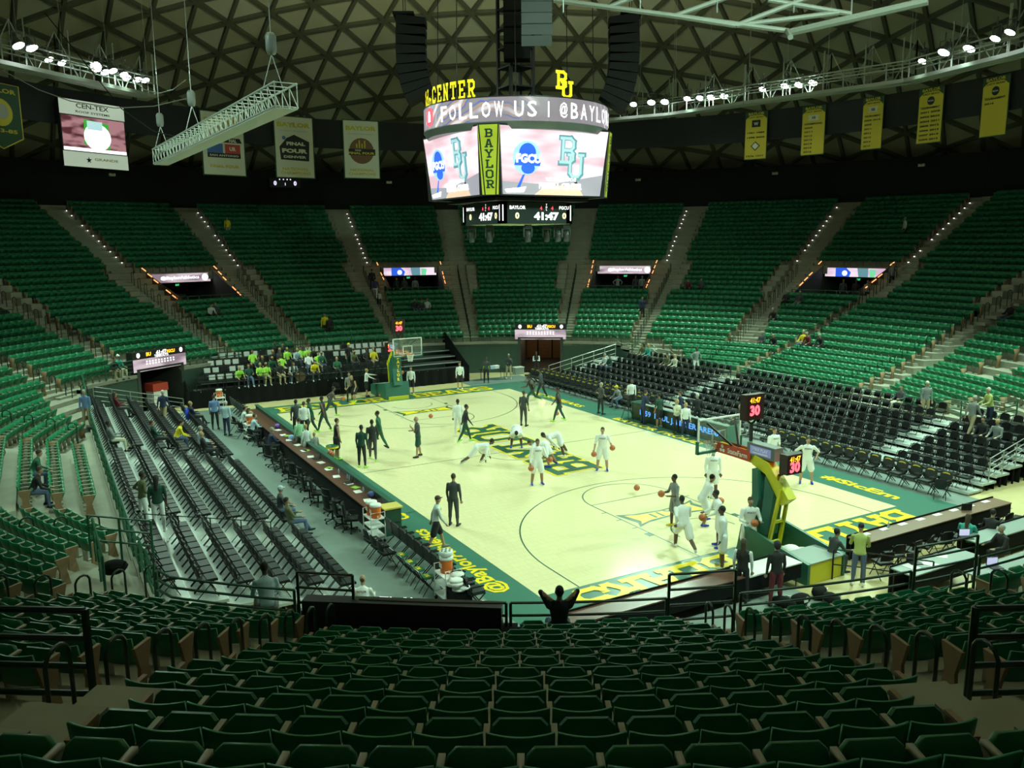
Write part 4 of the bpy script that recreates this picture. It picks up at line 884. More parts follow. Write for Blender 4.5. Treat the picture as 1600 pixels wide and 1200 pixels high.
def yel(rows, emb, head):
    def fn(f, W, H, put):
        put(M_bg, lambda b: (f.rect(b, -W, W, H*.86, H, 1), f.poly(b, [(-W, H*.7), (-W*.6, H*.86), (-W, H*.86)], 1), f.poly(b, [(W, H*.7), (W, H*.86), (W*.6, H*.86)], 1)))
        put(M_inkg, lambda b: f.text(b, 'BAYLOR', 0, H*.93, .17, 3, bold=.04, width=W*1.5))
        put(M_ink, lambda b: (f.text(b, 'LADY BEARS', 0, H*.78, .1, 2, bold=.02, width=W*1.4), f.text(b, head, 0, H*.28, .12, 2, bold=.03, width=W*1.6) if head else None, [f.text(b, r_, (-W*.42 if len(r_) < 6 else 0), y_, .11, 2, bold=.03, width=(W*.75 if len(r_) < 6 else W*1.65)) for r_, y_ in zip(rows, np.linspace(H*.12, -H*.88, len(rows)))]))
        if emb == 'XII': put(M_bw, lambda b: f.poly(b, [(-W*.5, H*.42), (W*.5, H*.42), (W*.42, H*.52), (W*.5, H*.64), (-W*.5, H*.64), (-W*.42, H*.52)], 1)); put(M_ink, lambda b: f.text(b, 'XII', 0, H*.53, .16, 3, bold=.04))
        elif emb == 'NCAA': put(M_ink, lambda b: f.disc(b, 0, H*.53, .24, 1)); put(M_bw, lambda b: f.text(b, 'NCAA', 0, H*.53, .1, 3, bold=.03))
        else:
            put(M_ink, lambda b: (f.rect(b, -W*.4, W*.4, H*.36, H*.66, 1), f.poly(b, [(0, -H*.25), (W*.45, -H*.45), (0, -H*.65), (-W*.45, -H*.45)], 3)))
            put(M_bw, lambda b: (f.text(b, 'W', 0, H*.5, .22, 3, bold=.04), f.poly(b, [(0, -H*.3), (W*.33, -H*.45), (0, -H*.6), (-W*.33, -H*.45)], 5)))
    return fn
banner('yellow banner with diamond emblem, leftmost of the yellow row', 1166, 1199, 175, 248, M_by, yel(['1981 1989', '1998 2003', '  ', ' ', '   ', '1976 1977'], 'W', ''), M_bg)
banner('yellow banner listing seven champion years in one column', 1255, 1290, 166, 241, M_by, yel(['2005', '2011', '2012', '2013', '2014', '2015', '2016'], 'XII', 'CHAMPIONS'), M_bg)
banner('yellow banner reading tournament champions, middle of the yellow row', 1350, 1381, 152, 232, M_by, yel(['2009 2016', '2005', '2011', '2012', '2013', '2014', '2015'], 'XII', 'TOURNAMENT'), M_bg)
banner('yellow banner with round black emblem and two year columns', 1438, 1475, 137, 222, M_by, yel(['2001 2008', '2002 2010', '2004 2011', '2005 2012', '2006 2013', '2007 2014', '2009 2015'], 'NCAA', 'TOURNAMENT'), M_bg)
banner('yellow banner with one year, rightmost of the row', 1538, 1578, 120, 211, M_by, yel(['2016', ' ', '  ', ' ', ' '], 'NCAA', 'TOURNAMENT'), M_bg)
banner('dark green retired-player pennant at the left frame edge', -38, 27, 130, 230, M_bg, lambda f, W, H, put: (put(M_inkg, lambda b: (f.text(b, 'BAYLOR', 0, H*.8, .24, 2, bold=.04, width=W*1.7), f.text(b, '1983-85', 0, -H*.45, .2, 2, bold=.03, width=W*1.5), f.disc(b, 0, H*.12, W*.6, 1, sy=.9))), put(M_gry, lambda b: f.disc(b, W*.1, H*.15, W*.3, 3))), M_by, True)
# left video board
f, W, H = banner_face(91, 192, 160, 262, 27.4); f.x = f.x; t = thing('video_board', 'sponsor video board hanging below the dome at left', 'screen', group=None)
b = MB(); f.slab(b, -W, W, -H, H, .25); mob('case', b, M_blk, t)
b = MB(); f.rect(b, -W, W, H*.55, H, 1); f.rect(b, -W, W, -H, -H*.55, 1); mobs('sign_panel', b, emat('backlit_cream', (.36, .42, .34), .8), t)
b = MB(); f.rect(b, -W*.97, W*.97, -H*.52, H*.52, 1); s_ = mob('screen', b, screen_mat('led_dim_red', (.10, .02, .03), (.45, .22, .24), .9, 1.), t)
b = MB(); f.poly(b, [(-W*.35, -H*.3), (W*.45, -H*.4), (W*.45, H*.38), (-W*.3, H*.46)], 2); mob('picture', b, emat('led_green', (.04, .35, .04), .9), s_)
b = MB(); f.disc(b, W*.08, -H*.05, W*.42, 3, sy=.85); f.rect(b, -W*.97, W*.97, -H*.52, -H*.42, 3); mob('picture', b, E_white, s_)
b = MB(); f.rect(b, -W*.22, W*.25, H*.16, H*.42, 4); mob('picture', b, E_teal2, s_)
b = MB(); f.text(b, 'CEN-TEX', 0, H*.84, .26, 2, bold=.015, width=W*1.0); f.text(b, 'ROOF SYSTEMS', 0, H*.66, .12, 2, width=W*1.05); f.poly(b, [(-W*.25+(.2 if j % 2 == 0 else .08)*math.sin(R(36*j)), -H*.78+(.2 if j % 2 == 0 else .08)*math.cos(R(36*j))) for j in range(10)], 2); mobs('sign_text', b, M_ink, t)
b = MB(); f.text(b, 'GRANDE', W*.3, -H*.74, .15, 2, width=W*.75); mob('sign_text', b, M_inkg, t)
# ---------------------------------------------------------------- screens over portals and tunnels
for c, kind, nm in ((-15, 'a', 'far left'), (15, 'b', 'left of the scoreboard'), (45, 'a', 'right of the scoreboard'), (75, 'b', 'far right')):
    a = R(c); r_ = rho(a, rd(15)-.80); x = np.array([math.cos(a), -math.sin(a), 0]); hw = r_*math.tan(R(3.75)); f = Face(pol(a, r_, zfl(15)-.45), x, (0, 0, 1)); H = .33
    t = thing('portal_screen', 'LED strip screen over the %s upper portal' % nm, 'screen'); b = MB(); f.slab(b, -hw, hw, -H, H, .15); mob('case', b, M_blk, t)
    b = MB(); f.rect(b, -hw, hw, -H, H, 1); s_ = mob('screen', b, E_mauve if kind == 'a' else screen_mat('led_pale_pink', (.75, .5, .68), (1, .85, .97), .95, .5), t)
    if kind == 'a':
        b = MB(); f.text(b, '@BaylorAthletics', 0, 0, .32, 2, bold=.03, width=hw*1.25); f.disc(b, hw*.82, 0, .26, 2); mob('screen_text', b, E_white, s_)
    else:
        b = MB(); f.poly(b, [(-hw*.65, -H), (-hw*.2, -H), (-hw*.15, 0), (-hw*.3, H), (-hw*.65, H)], 2); mob('picture', b, E_blue, s_)
        b = MB(); f.disc(b, -hw*.35, -.06, .2, 3); mob('picture', b, E_white, s_)
        b = MB(); f.poly(b, [(hw*.1, -H), (hw*.4, -H), (hw*.4, H), (hw*.05, H)], 2); mob('picture', b, E_teal, s_)
        b = MB(); f.poly(b, [(hw*.45, -H), (hw*.6, -H), (hw*.65, H*.6), (hw*.45, H*.8)], 2); mob('picture', b, emat('led_mint', (.2, .75, .4), .9), s_)
    e_ = thing('exit_sign', 'green exit sign in the %s upper portal' % nm, 'sign'); b = MB(); f2 = Face(pol(a, r_+.6, zfl(15)-1.0), x, (0, 0, 1)); f2.slab(b, -.18, .18, -.1, .1, .06); mob('case', b, M_blk, e_)
    b = MB(); f2.text(b, 'EXIT', 0, 0, .14, 1, bold=.05, width=.3); mob('letters', b, E_green, e_)
for (t0, t1), nm in zip(TUN, ('far', 'left', 'near right', 'near left')):
    a = R((t0+t1)/2); x = np.array([math.cos(a), -math.sin(a), 0])*(1 if math.cos(a) > 0 else 1); hw = 23.2*math.tan(R((t1-t0)/2))+.2; a = R(-144.6) if nm == 'near left' else a; x = np.array([math.cos(a), -math.sin(a), 0]); hw = 1.88; f = Face(pol(a, 23.12, 3.02 if nm != 'near left' else 2.62), x if nm != 'near left' else -x*-1, (0, 0, 1)); H = .56 if nm != 'near left' else .45
    if nm == 'near right': continue
    t = thing('tunnel_screen', 'LED board above the %s tunnel mouth' % nm, 'screen'); b = MB(); f.slab(b, -hw, hw, -H, H, .5 if nm != 'near left' else .3); mob('case', b, M_blk, t)
    if nm == 'near left': b = MB(); f.rect(b, -hw*.55, -hw*.1, H*1.0-.01, H, -2); mob('indicator', b, E_dred, t)
    b = MB(); f.rect(b, -hw, hw, -H, H*.28, 1); s_ = mob('screen', b, E_mauve, t)
    b = MB(); f.text(b, '41:47', .1, H*.72, .26, 2, bold=.04, width=.75); f.text(b, 'TIMEOUTS', .1, H*.4, .16, 2, bold=.03, width=1.0); f.disc(b, -hw*.8, H*.68, .12, 2, sy=1.2); f.disc(b, hw*.82, H*.68, .12, 2, sy=1.2)
    [f.rect(b, x_, x_+.1, y_, y_+.08, 2) for x_ in np.linspace(-1, .9, 10) for y_ in (-.2, -.06)]; mob('screen_text', b, E_white, t)
    b = MB(); f.text(b, 'BU', -hw*.42, H*.7, .22, 2, bold=.05); f.text(b, 'FGCU', hw*.42, H*.7, .2, 2, bold=.05, width=.6); mobs('screen_text', b, E_amber, t)
# small score strip on the far wall and section plates
f, W, H = banner_face(421, 469, 279, 293, 47.5); t = thing('wall_scoreboard', 'small scoreboard on the dark wall under the Denver banner', 'scoreboard'); b = MB(); f.slab(b, -W, W, -H, H, .15); mob('case', b, M_blk, t)
b = MB(); f.text(b, '0', -W*.65, -.02, .42, 2, bold=.05); f.text(b, '0', W*.65, -.02, .42, 2, bold=.05); f.text(b, '1', 0, -.1, .25, 2, bold=.05); [f.disc(b, x_, H*.8, .06, 2) for x_ in (-.5, -.15, .2, .5)]; mob('digits', b, emat('led_lilac', (.8, .7, 1), 1.2), t)
for i, (u, v) in enumerate(((175, 273), (1211, 271), (1440, 258), (608, 285), (997, 281), (1317, 143))):
    P = atr(u, v, 46.5 if i < 5 else 27); t = thing('wall_camera', ('small pale device on the dark upper wall at far left', 'small pale device under the first yellow banners', 'small pale device under the right yellow banners', 'small section plate below the brown-ball banner', 'small section plate right of the scoreboard', 'white box light on the curtain ring edge')[i], 'device', P, -math.atan2(P[0], P[1])+math.pi)
    b = MB(); b.box((0, 0, 0), (.5, .2, .22)); mob('body', b, M_white, t); b = MB(); b.box((0, .2, .12), (.1, .3, .1)); mob('bracket', b, M_blk, t)
for i, (u0, u1, v) in enumerate(((373, 458, 333), (980, 1020, 331))):
    P = atr((u0+u1)/2, v, 46.8); L_ = (u1-u0)*84/FPX; b = MB(); b.box((0, 0, 0), (L_, .3, .45)); b.box((0, 0, .28), (L_+.1, .45, .06))
    mob('camera_ledge', b, mat('ledge_grey', (.4, .4, .36), .7), loc=P, rz=-math.atan2(P[0], P[1]), label=('wide grey camera ledge at the top of the far left rows', 'narrow grey camera ledge right of the scoreboard')[i], cat='ledge')
# stair and portal edge lights
E_step = emat('step_light', (1, .95, .9), 3.); E_or = emat('orange_step_light', (1, .35, .12), 2.2)
for d, nm in ((-21.6, 'far left'), (-8.4, 'left of centre'), (8.4, 'behind far basket'), (51.6, 'right of scoreboard'), (68.4, 'right'), (81.6, 'far right')):
    a = R(d)+(R(1.1) if d < 20 else -R(1.1)); b = MB()
    for n in range(15, NMAX): 
        if (n*7+int(abs(d))) % 9 == 0: continue
        b.box(pol(a, rho(a, rd(n)), zfl(n)+.35), (.07, .07, .05))
    mob('aisle_step_lights', b, E_step, label='string of tiny white step lights on the %s upper aisle' % nm, cat='lights')
for c in (-45, -15, 15, 45, 75):
    for s in (-1, 1):
        a = R(c+s*4.35); b = MB()
        for n in range(9, 15): 
            p = pol(a, rho(a, rd(n)-.35), zfl(n)+.55); q = pol(a, rho(a, rd(n)+.25), zfl(n)+.76)
            if (n+c) % 4: b.bar(p, q, .05, .05)
        mob('portal_edge_lights', b, E_or, label='orange light strip climbing the %s wall of the portal at bearing %s' % ('right' if s > 0 else 'left', ordw(c//15+4)), cat='lights')
# ---------------------------------------------------------------- folding chairs on risers
M_pad = mat('black_padded_vinyl', (.010, .011, .012), .55, spec=.25); M_fr = mat('black_chair_frame', (.02, .022, .022), .35, metal=.4)
M_alu = mat('aluminium_deck', (.42, .47, .45), .45, noise=.15, nscale=4); M_edge = mat('pale_deck_edge', (.7, .74, .72), .4)
def chair_parts():
    s = MB(); s.box((0, .03, .445), (.45, .44, .05)); s.box((0, .03, .475), (.42, .41, .02))
    b = MB(); k = 6; xs = np.linspace(-.205, .205, k+1); V = []
    for x in xs: q = (x/.205)**2; V += [(x, -.185+.03*q, .55), (x, -.225+.03*q, .84-.075*q*q), (x, -.255+.03*q, .84-.075*q*q), (x, -.215+.03*q, .55)]
    F = [f for i in range(k) for f in [(i*4+j, i*4+(j+1) % 4, i*4+4+(j+1) % 4, i*4+4+j) for j in range(4)]]+[(3, 2, 1, 0), (k*4, k*4+1, k*4+2, k*4+3)]; b.add(V, F)
    L = []
    for sx in (-.215, .215):
        l = MB(); l.tube([(sx, .25, 0), (sx, -.19, .80)], .014, 4); l.tube([(sx, -.27, 0), (sx, .16, .44)], .014, 4); L.append(l)
    r = MB(); r.tube([(-.215, .15, .17), (.215, .15, .17)], .011, 4)
    return s, b, L, r
cs, cb_, cl, cr = chair_parts()
me_cs, me_cb, me_cr = cs.mesh('seat', M_pad), cb_.mesh('backrest', M_pad), cr.mesh('crossbar', M_fr); me_cl = [l.mesh('leg_frame', M_fr) for l in cl]
CH = []   # x, y, z, heading, where, row, i
LROW = [-12.33-.885*k for k in range(6)]; LZ = [.14+.22*k for k in range(6)]
for k in range(6):
    i = 0
    for y in np.arange(-11.9, 15.9, .5):
        if -7.35 < y < -6.2 or 3.0 < y < 4.1: continue
        if k == 5 and y > 14.6: continue
        CH.append((LROW[k], y, LZ[k], -math.pi/2, 0, k, i)); i += 1
RROW = [11.45+.86*k for k in range(7)]; RZ = [.14+.2*k for k in range(7)]
for k in range(7):
    i = 0
    for y in np.arange(-14.5, 15.2, .57):
        if -11.6 < y < -10.5 or 2.6 < y < 3.7: continue
        if y > 14.8-.5*k: continue
        CH.append((RROW[k], y, RZ[k], math.pi/2, 1, k, i)); i += 1
C = np.array(CH); px = PX(C[:, :3]+np.array([0, 0, .4])); order = np.argsort(px[:, 2]); near_, far_ = order[:300], order[300:]
for q in near_:
    x, y, z, hd, wh, k, i = C[q]
    lab = 'black padded folding chair, %s seat, %s row from the floor, left risers' if wh == 0 else 'black padded folding chair, %s seat from the near end, %s row, right risers'
    o = thing('folding_chair', lab % (ordw(int(i)+1), ordw(int(k)+1)), 'chair', (x, y, z), hd, 'black folding chairs on the %s risers' % ('left' if wh == 0 else 'right'))
    obj('seat', me_cs, o); obj('backrest', me_cb, o); obj('crossbar', me_cr, o); [obj('leg_frame', q_, o) for q_ in me_cl]
parts = [cs, cb_, *cl, cr]; V = np.concatenate([v for p_ in parts for v in p_.v]); F = []; o_ = 0; mi = []
for j, p_ in enumerate(parts): F += [tuple(i+o_ for i in f) for f in p_.f]; mi += [0 if j < 2 else 1]*len(p_.f); o_ += p_.n
F = [f if len(f) == 4 else f for f in F]
me = fastmesh('folding_chairs', place(V, C[far_, :3], C[far_, 3]), F, mi, [M_pad, M_fr]); obj('folding_chair_field', me, kind='stuff', label='black folding chairs filling the far parts of the side risers', cat='chairs')
def riser(name, label, xs, zs, y0, y1, sgn, w=.885):
    t = thing(name, label, 'riser')
    for k, (x, z) in enumerate(zip(xs, zs)):
        b = MB(); xa, xb = x-sgn*.42, x+sgn*(w-.42); b.box2((xa, y0, z-.08), (xb, y1, z)); mob('deck', b, M_alu, t)
        b = MB(); b.box2((xa-sgn*.015, y0, z-.1), (xa, y1, z+.004)); mob('deck_edge', b, M_edge, t)
        b = MB(); b.box2((xb-sgn*.06, y0+.05, 0), (xb-sgn*.02, y1-.05, z-.08)); mob('support_panel', b, M_black, t)
        for yy in np.linspace(y0+.1, y1-.1, 8): b = MB(); b.box((x, yy, (z-.08)/2), (.06, .06, z-.08)); mob('support_leg', b, M_black, t)
    return t
riser('left_riser', 'stepped aluminium riser under the left black chairs', LROW, LZ, -12.4, 16.1, -1)
riser('right_riser', 'stepped aluminium riser under the right black chairs', RROW, RZ, -14.95, 15.6, 1, .86)
def fence(name, label, pts, h, nr, m=M_steel, rr=.02, posts=None):
    t = thing(name, label, 'railing'); P = [np.asarray(p, float) for p in pts]
    for k in range(nr): b = MB(); b.tube([p+(0, 0, h*(k+1)/nr) for p in P], rr, 6); mob('rail', b, m, t)
    for p in P: b = MB(); b.tube([p, p+(0, 0, h)], rr*1.2, 6); mob('post', b, m, t)
    return t
fence('riser_railing', 'pale steel railing at the far end of the left risers', [(x, 16.05, z) for x, z in zip(LROW, LZ)], .95, 4)
fence('riser_railing', 'pale steel railing at the near end of the right risers', [(x, -14.9, z) for x, z in zip(RROW[1:], RZ[1:])], .95, 4)
fence('riser_railing', 'pale sloping steel railing at the far end of the right risers', [(x, 15.5-.12*k, z) for k, (x, z) in enumerate(zip(RROW, RZ))], .95, 3)
fence('aisle_railing', 'thin dark railing across the left riser aisle', [(x, -7.45, z) for x, z in zip(LROW[1:], LZ[1:])], .75, 1, M_fr, .015)
fence('aisle_railing', 'thin dark railing across the right riser aisle', [(x, -11.65, z) for x, z in zip(RROW, RZ)], .8, 1, M_fr, .015)
# ---------------------------------------------------------------- courtside padded chairs with a gold crest
M_crest = mat('gold_crest', (.75, .58, .05), .5); M_lea = mat('charcoal_vinyl', (.03, .033, .033), .5, spec=.3)
cc = MB(); cc.box((0, .03, .44), (.46, .44, .09)); me1 = cc.mesh('seat', M_lea)
cc = MB(); V = []
for x, t_ in ((-.24, 0), (-.2, .05), (.2, .05), (.24, 0)): V += [(x, -.2, .46), (x, -.27, .86+t_), (x, -.33, .86+t_), (x, -.26, .46)]
cc.add(V, [f for i in range(3) for f in [(i*4+j, i*4+(j+1) % 4, i*4+4+(j+1) % 4, i*4+4+j) for j in range(4)]]+[(3, 2, 1, 0), (12, 13, 14, 15)]); me2 = cc.mesh('backrest', M_lea)
cc = MB(); cc.add([(.175*math.sin(q)*(1 if k else .8), -.2-.07*(.34+(.075 if k else .03)*math.cos(q))/.4+.008, .80+(.075 if k else .03)*math.cos(q)) for q in np.linspace(-1.2, 1.2, 7) for k in (0, 1)], [(2*i, 2*i+1, 2*i+3, 2*i+2) for i in range(6)]); me3 = cc.mesh('crest', M_crest)
me4 = []
for sx in (-.25, .25): cc = MB(); cc.tube([(sx, .24, 0), (sx, -.24, .62)], .018, 5); cc.tube([(sx, -.26, 0), (sx, .24, .42)], .018, 5); cc.box((sx, .02, .64), (.05, .36, .03)); cc.bar((sx, -.24, .5), (sx, -.16, .64), .03, .03); me4.append(cc.mesh('frame', M_fr))
def court_chair(x, y, rz, lab, grp):
    o = thing('courtside_chair', lab, 'chair', (x, y, .006), rz, grp); obj('seat', me1, o); obj('backrest', me2, o); obj('crest', me3, o, label='gold arched crest'); [obj('frame', q_, o) for q_ in me4]; return o
ys = [y for y in np.arange(-14.35, 16.2, .62) if not (-5.1 < y < 3.4)]
for i, y in enumerate(ys): court_chair(10.2, y, math.pi/2, 'charcoal courtside chair with gold crest, %s along the right sideline' % ordw(i+1), 'courtside chairs on the right sideline')
for i, y in enumerate(np.arange(3.6, 15.6, .62)): court_chair(10.9, y+.3, math.pi/2, 'charcoal courtside chair, %s in the second right sideline row' % ordw(i+1), 'second row of courtside chairs')
o = thing('folded_chair', 'folded dark chair leaning at the near end of the courtside row', 'chair', (9.75, -14.6, .006), 2.2); b = MB(); b.lathe([(.05, 0), (.22, .01), (.22, .03), (.05, .04)], 14); 
for i in range(len(b.v)): V = b.v[i].copy(); b.v[i] = np.stack([V[:, 0], -V[:, 2]-.1+V[:, 1]*.1, V[:, 1]+.55], -1)
mob('seat', b, M_lea, o); b = MB(); b.tube([(-.2, .15, 0), (-.18, -.15, .8), (.18, -.15, .8), (.2, .15, 0)], .015, 5); mob('frame', b, M_fr, o)
# team chairs, left sideline
i = 0
for y in list(np.arange(-13.9, -7.9, .6)):
    i += 1; o = thing('team_chair', 'black slip-covered team chair, %s from the near end of the left bench' % ordw(i), 'chair', (-9.45, y, .006), -math.pi/2, 'near team chairs')
    obj('seat', me1, o); obj('backrest', me2, o); [obj('frame', q_, o) for q_ in me4]
i = 0
for y in list(np.arange(10.2, 16.4, .6)):
    i += 1; o = thing('team_chair', 'black slip-covered team chair, %s along the far left bench' % ordw(i), 'chair', (-9.45, y, .006), -math.pi/2, 'far team chairs')
    obj('seat', me1, o); obj('backrest', me2, o); [obj('frame', q_, o) for q_ in me4]
for i, y in enumerate((-8.9, -9.5, -10.1)):
    o = thing('folding_chair', '%s loose folding chair behind the near team bench' % ('far', 'middle', 'near')[i], 'chair', (-10.45, y, .006), -math.pi/2+.05, 'loose folding chairs'); obj('seat', me_cs, o); obj('backrest', me_cb, o); obj('crossbar', me_cr, o); [obj('leg_frame', q_, o) for q_ in me_cl]
for i, (x, y) in enumerate(((-10.5, 9.2), (-10.5, 11.0), (-10.4, 7.6))):
    o = thing('folding_chair', '%s folding chair by the far cooler cart' % ('left', 'behind', 'right')[i], 'chair', (x, y, .006), -math.pi/2+.4, 'folding chairs by the far cart'); obj('seat', me_cs, o); obj('backrest', me_cb, o); obj('crossbar', me_cr, o); [obj('leg_frame', q_, o) for q_ in me_cl]
M_gs = mat('green_stool_top', (.02, .14, .06), .4)
for i, y in enumerate((-10.69, -11.34, -11.95, -12.56)):
    o = thing('folding_stool', 'green-topped folding stool, %s of the four behind the bench' % ('furthest', 'second furthest', 'second nearest', 'nearest')[i], 'stool', (-10.2, y, .006), 0, 'green stools')
    b = MB(); b.lathe([(.16, .49), (.19, .5), (.19, .53), (.15, .545)], 16); mob('top', b, M_gs, o, True)
    b = MB(); text_on(b, 'BU', (0, 0, .549), (0, 1, 0), (-1, 0, 0), .13, bold=.05); mob('logo', b, M_py, o)
    b = MB(); b.tube([(-.2, -.14, 0), (.15, -.14, .5)], .013, 5); b.tube([(-.2, .14, 0), (.15, .14, .5)], .013, 5); mob('leg_frame', b, M_fr, o); b = MB(); b.tube([(.22, -.15, 0), (-.15, -.15, .5), (-.3, -.15, .75), (-.3, .15, .75), (-.15, .15, .5), (.22, .15, 0)], .013, 5); mob('leg_frame', b, M_fr, o)
# ---------------------------------------------------------------- scorer's table and press tables
M_top = mat('brown_tabletop', (.13, .055, .04), .35, noise=.2, nscale=3); M_top2 = mat('tan_tabletop', (.19, .10, .058), .4, noise=.12, nscale=4); M_gtop = mat('grey_tabletop', (.25, .31, .29), .4); M_wht = mat('paper_white', (.8, .8, .78), .7)
t = thing('scorers_table', "long brown scorer's table with dark green front board", 'table', (0, 0, .006))
b = MB(); b.box2((-9.85, -6.9, .72), (-9.1, 12.6, .76)); mob('tabletop', b, M_top, t)
b = MB(); b.box2((-9.1, -7.1, 0), (-9.0, 12.8, .95)); mob('front_board', b, mat('dark_green_board', (.018, .07, .05), .35), t); b = MB(); b.box2((-9.16, -7.1, .95), (-8.96, 12.8, .98)); mob('board_cap', b, mat('green_board_cap', (.03, .1, .07), .4), t)
b = MB(); b.box2((-9.8, -6.9, 0), (-9.7, 12.6, .7)); mob('modesty_skirt', b, M_black, t)
o = thing('podium', 'dark podium with yellow top closing the near table end', 'podium', (-9.25, -7.45, .006)); b = MB(); b.box((0, 0, .46), (.55, .5, .92)); mob('body', b, mat('dark_green_board', (.018, .07, .05), .35), o); b = MB(); b.box((0, 0, .945), (.66, .6, .05)); mob('top', b, mat('pale_yellow_top', (.62, .5, .12), .5), o)
def press_table(label, x0, x1, y0, y1, mt, skirt=True, back=True):
    t = thing('press_table', label, 'table', (0, 0, .008)); b = MB(); b.box2((x0, y0, .72), (x1, y1, .755)); mob('tabletop', b, mt, t)
    if skirt: b = MB(); b.box2((x0, y1-.06, 0), (x1, y1-.02, .8 if back else .72)); mob('front_skirt', b, M_black, t); b = MB(); b.box2((x0, y0+.02, .3), (x1, y0+.05, .72)); mob('rear_skirt', b, M_black, t)
    for x in (x0+.1, x1-.1):
        b = MB(); b.tube([(x, y0+.1, 0), (x, y0+.1, .72)], .02, 5); mob('leg', b, M_fr, t); b = MB(); b.tube([(x, y1-.1, 0), (x, y1-.1, .72)], .02, 5); mob('leg', b, M_fr, t)
press_table('long tan press table beside the near basket on the right', 1.75, 9.25, -17.5, -16.8, M_top2)
press_table('brown press table left of the near basket', -8.6, -3.05, -17.5, -16.8, M_top)
press_table('white-topped press table against the near basket base', -3.0, -1.0, -17.55, -16.75, M_wht)
press_table('grey press table behind the guard railing', .75, 3.7, -19.75, -19.0, M_gtop); press_table('grey press table further right behind the chairs', 4.6, 9.0, -19.2, -18.5, M_gtop)
press_table('grey press table in the lower right corner', 2.2, 5.2, -20.9, -20.2, M_gtop, False)
press_table('black table with boxes in the far right corner', 7.6, 9.4, 17.9, 18.6, mat('black_tabletop', (.02, .02, .022), .4), False)
# right side LED table
t = thing('led_table', 'dark green LED board table on the right sideline', 'table', (0, 0, .012))
b = MB(); b.box2((8.75, -4.5, 0), (8.85, 2.7, .92)); mob('led_board', b, mat('led_board_dark', (.01, .03, .02), .3), t); b = MB(); b.box2((8.75, -4.55, 0), (9.6, -4.45, .95)); mob('end_panel', b, M_pg, t); b = MB(); b.box2((8.75, 2.65, 0), (9.6, 2.75, .95)); mob('end_panel', b, M_pg, t)
b = MB(); b.box2((8.8, -4.45, .72), (9.6, 2.65, .76)); mob('tabletop', b, M_gtop, t)
b = MB(); f = Face((8.745, -1.1, .45), (0, -1, 0), (0, 0, 1)); f.text(b, '1059  PAUL J. MEYER ARENA', 0, 0, .38, 1, bold=.02, width=6.2); mob('led_text', b, emat('led_sky', (.12, .36, 1), 1.0), t)
# things lying on tables
def sheet(x, y, z, w=.22, h=.3, rz=0, lab='', m=M_wht, cat='paper', name='paper_sheet'):
    b = MB(); b.box((0, 0, .004), (w, h, .008), rz=rz); return mob(name, b, m, loc=(x, y, z), label=lab, cat=cat)
M_lime = mat('lime_print', (.35, .7, .05), .6)
for i, y in enumerate(np.linspace(-5.9, 6.8, 12)): sheet(-9.5+.05*((i*7) % 3), y, .767, .26, .34, .2*((i % 3)-1), 'white paper, %s along the scorer\'s table from the near end' % ordw(i+1))
for i, y in enumerate((-1.1, 2.2, 5.4, -4.2)): sheet(-9.35, y, .767, .24, .3, .4, 'lime green flyer, %s on the scorer\'s table' % ordw(i+1), M_lime)
for i, x in enumerate(np.linspace(2.4, 8.6, 8)): sheet(x, -16.98, .764, .34, .16, 0, 'white name card, %s along the tan press table' % ordw(i+1))
for i, (x, y) in enumerate(((1.3, -19.3), (1.9, -19.45), (2.7, -19.2))): sheet(x, y, .764, .3, .4, .3*i, '%s paper on the grey press table behind the railing' % ordw(i+1))
def laptop(x, y, z, rz, lab, sc_=emat('laptop_screen', (.55, .55, .8), .8)):
    t = thing('laptop', lab, 'laptop', (x, y, z), rz); b = MB(); b.box((0, 0, .012), (.34, .24, .02)); mob('keyboard_base', b, M_blk, t); b = MB(); b.box((0, .15, .13), (.34, .02, .23)); mob('lid', b, M_blk, t); b = MB(); b.box((0, .138, .13), (.31, .004, .2)); mob('display', b, sc_, t)
laptop(4.7, -18.75, .764, -.5, 'open lit laptop before the seated man in black'); laptop(3.2, -20.5, .764, -.4, 'open lit laptop nearest the lower right corner'); laptop(1.6, -19.2, .764, -.4, 'small dark monitor on the grey press table', M_blk)
laptop(7.2, -17.1, .764, 2.6, 'dark laptop near the right end of the tan press table', M_blk)
for i, y in enumerate((-3.5, .6, 3.9)): laptop(-9.4, y, .767, -math.pi/2, '%s dark laptop on the scorer\'s table' % ('nearest', 'middle', 'furthest')[i], M_blk)
M_btl = mat('clear_bottle', (.6, .75, .8), .15, trans=.6); M_cap = mat('blue_cap', (.05, .1, .5), .5)
for i, (x, y, z) in enumerate(((-9.25, -3.0, .767), (-9.22, -3.15, .767), (-9.3, -4.9, .767), (-9.3, -2.1, .767), (3.45, -17.0, .764), (4.9, -20.35, .764))):
    t = thing('water_bottle', ('left of a pair of water bottles on the scorer\'s table', 'right of a pair of water bottles on the scorer\'s table', 'single water bottle near the podium', 'single water bottle mid scorer\'s table', 'clear water bottle on the tan press table', 'white water bottle by the corner laptop')[i], 'bottle', (x, y, z)); b = MB(); b.lathe([(.03, 0), (.034, .02), (.034, .14), (.015, .19), (.015, .2)], 10); mob('bottle', b, M_btl, t, True); b = MB(); b.lathe([(.016, .2), (.016, .22)], 8); mob('cap', b, M_cap, t)
for i, (x, y, c) in enumerate(((-9.3, 7.3, (.2, .1, .5)), (-9.35, 4.6, (.3, .45, .8)), (-9.25, -5.6, (.05, .08, .25)))):
    b = MB(); b.ball((0, 0, .1), .14, 10, 6, sc=(1, 1.2, .8)); mob('small_bag', b, mat('bag_%d' % i, c, .7), loc=(x, y, .765), smooth=True, label=('purple', 'pale blue', 'navy')[i]+' bag lying on the scorer\'s table', cat='bag')
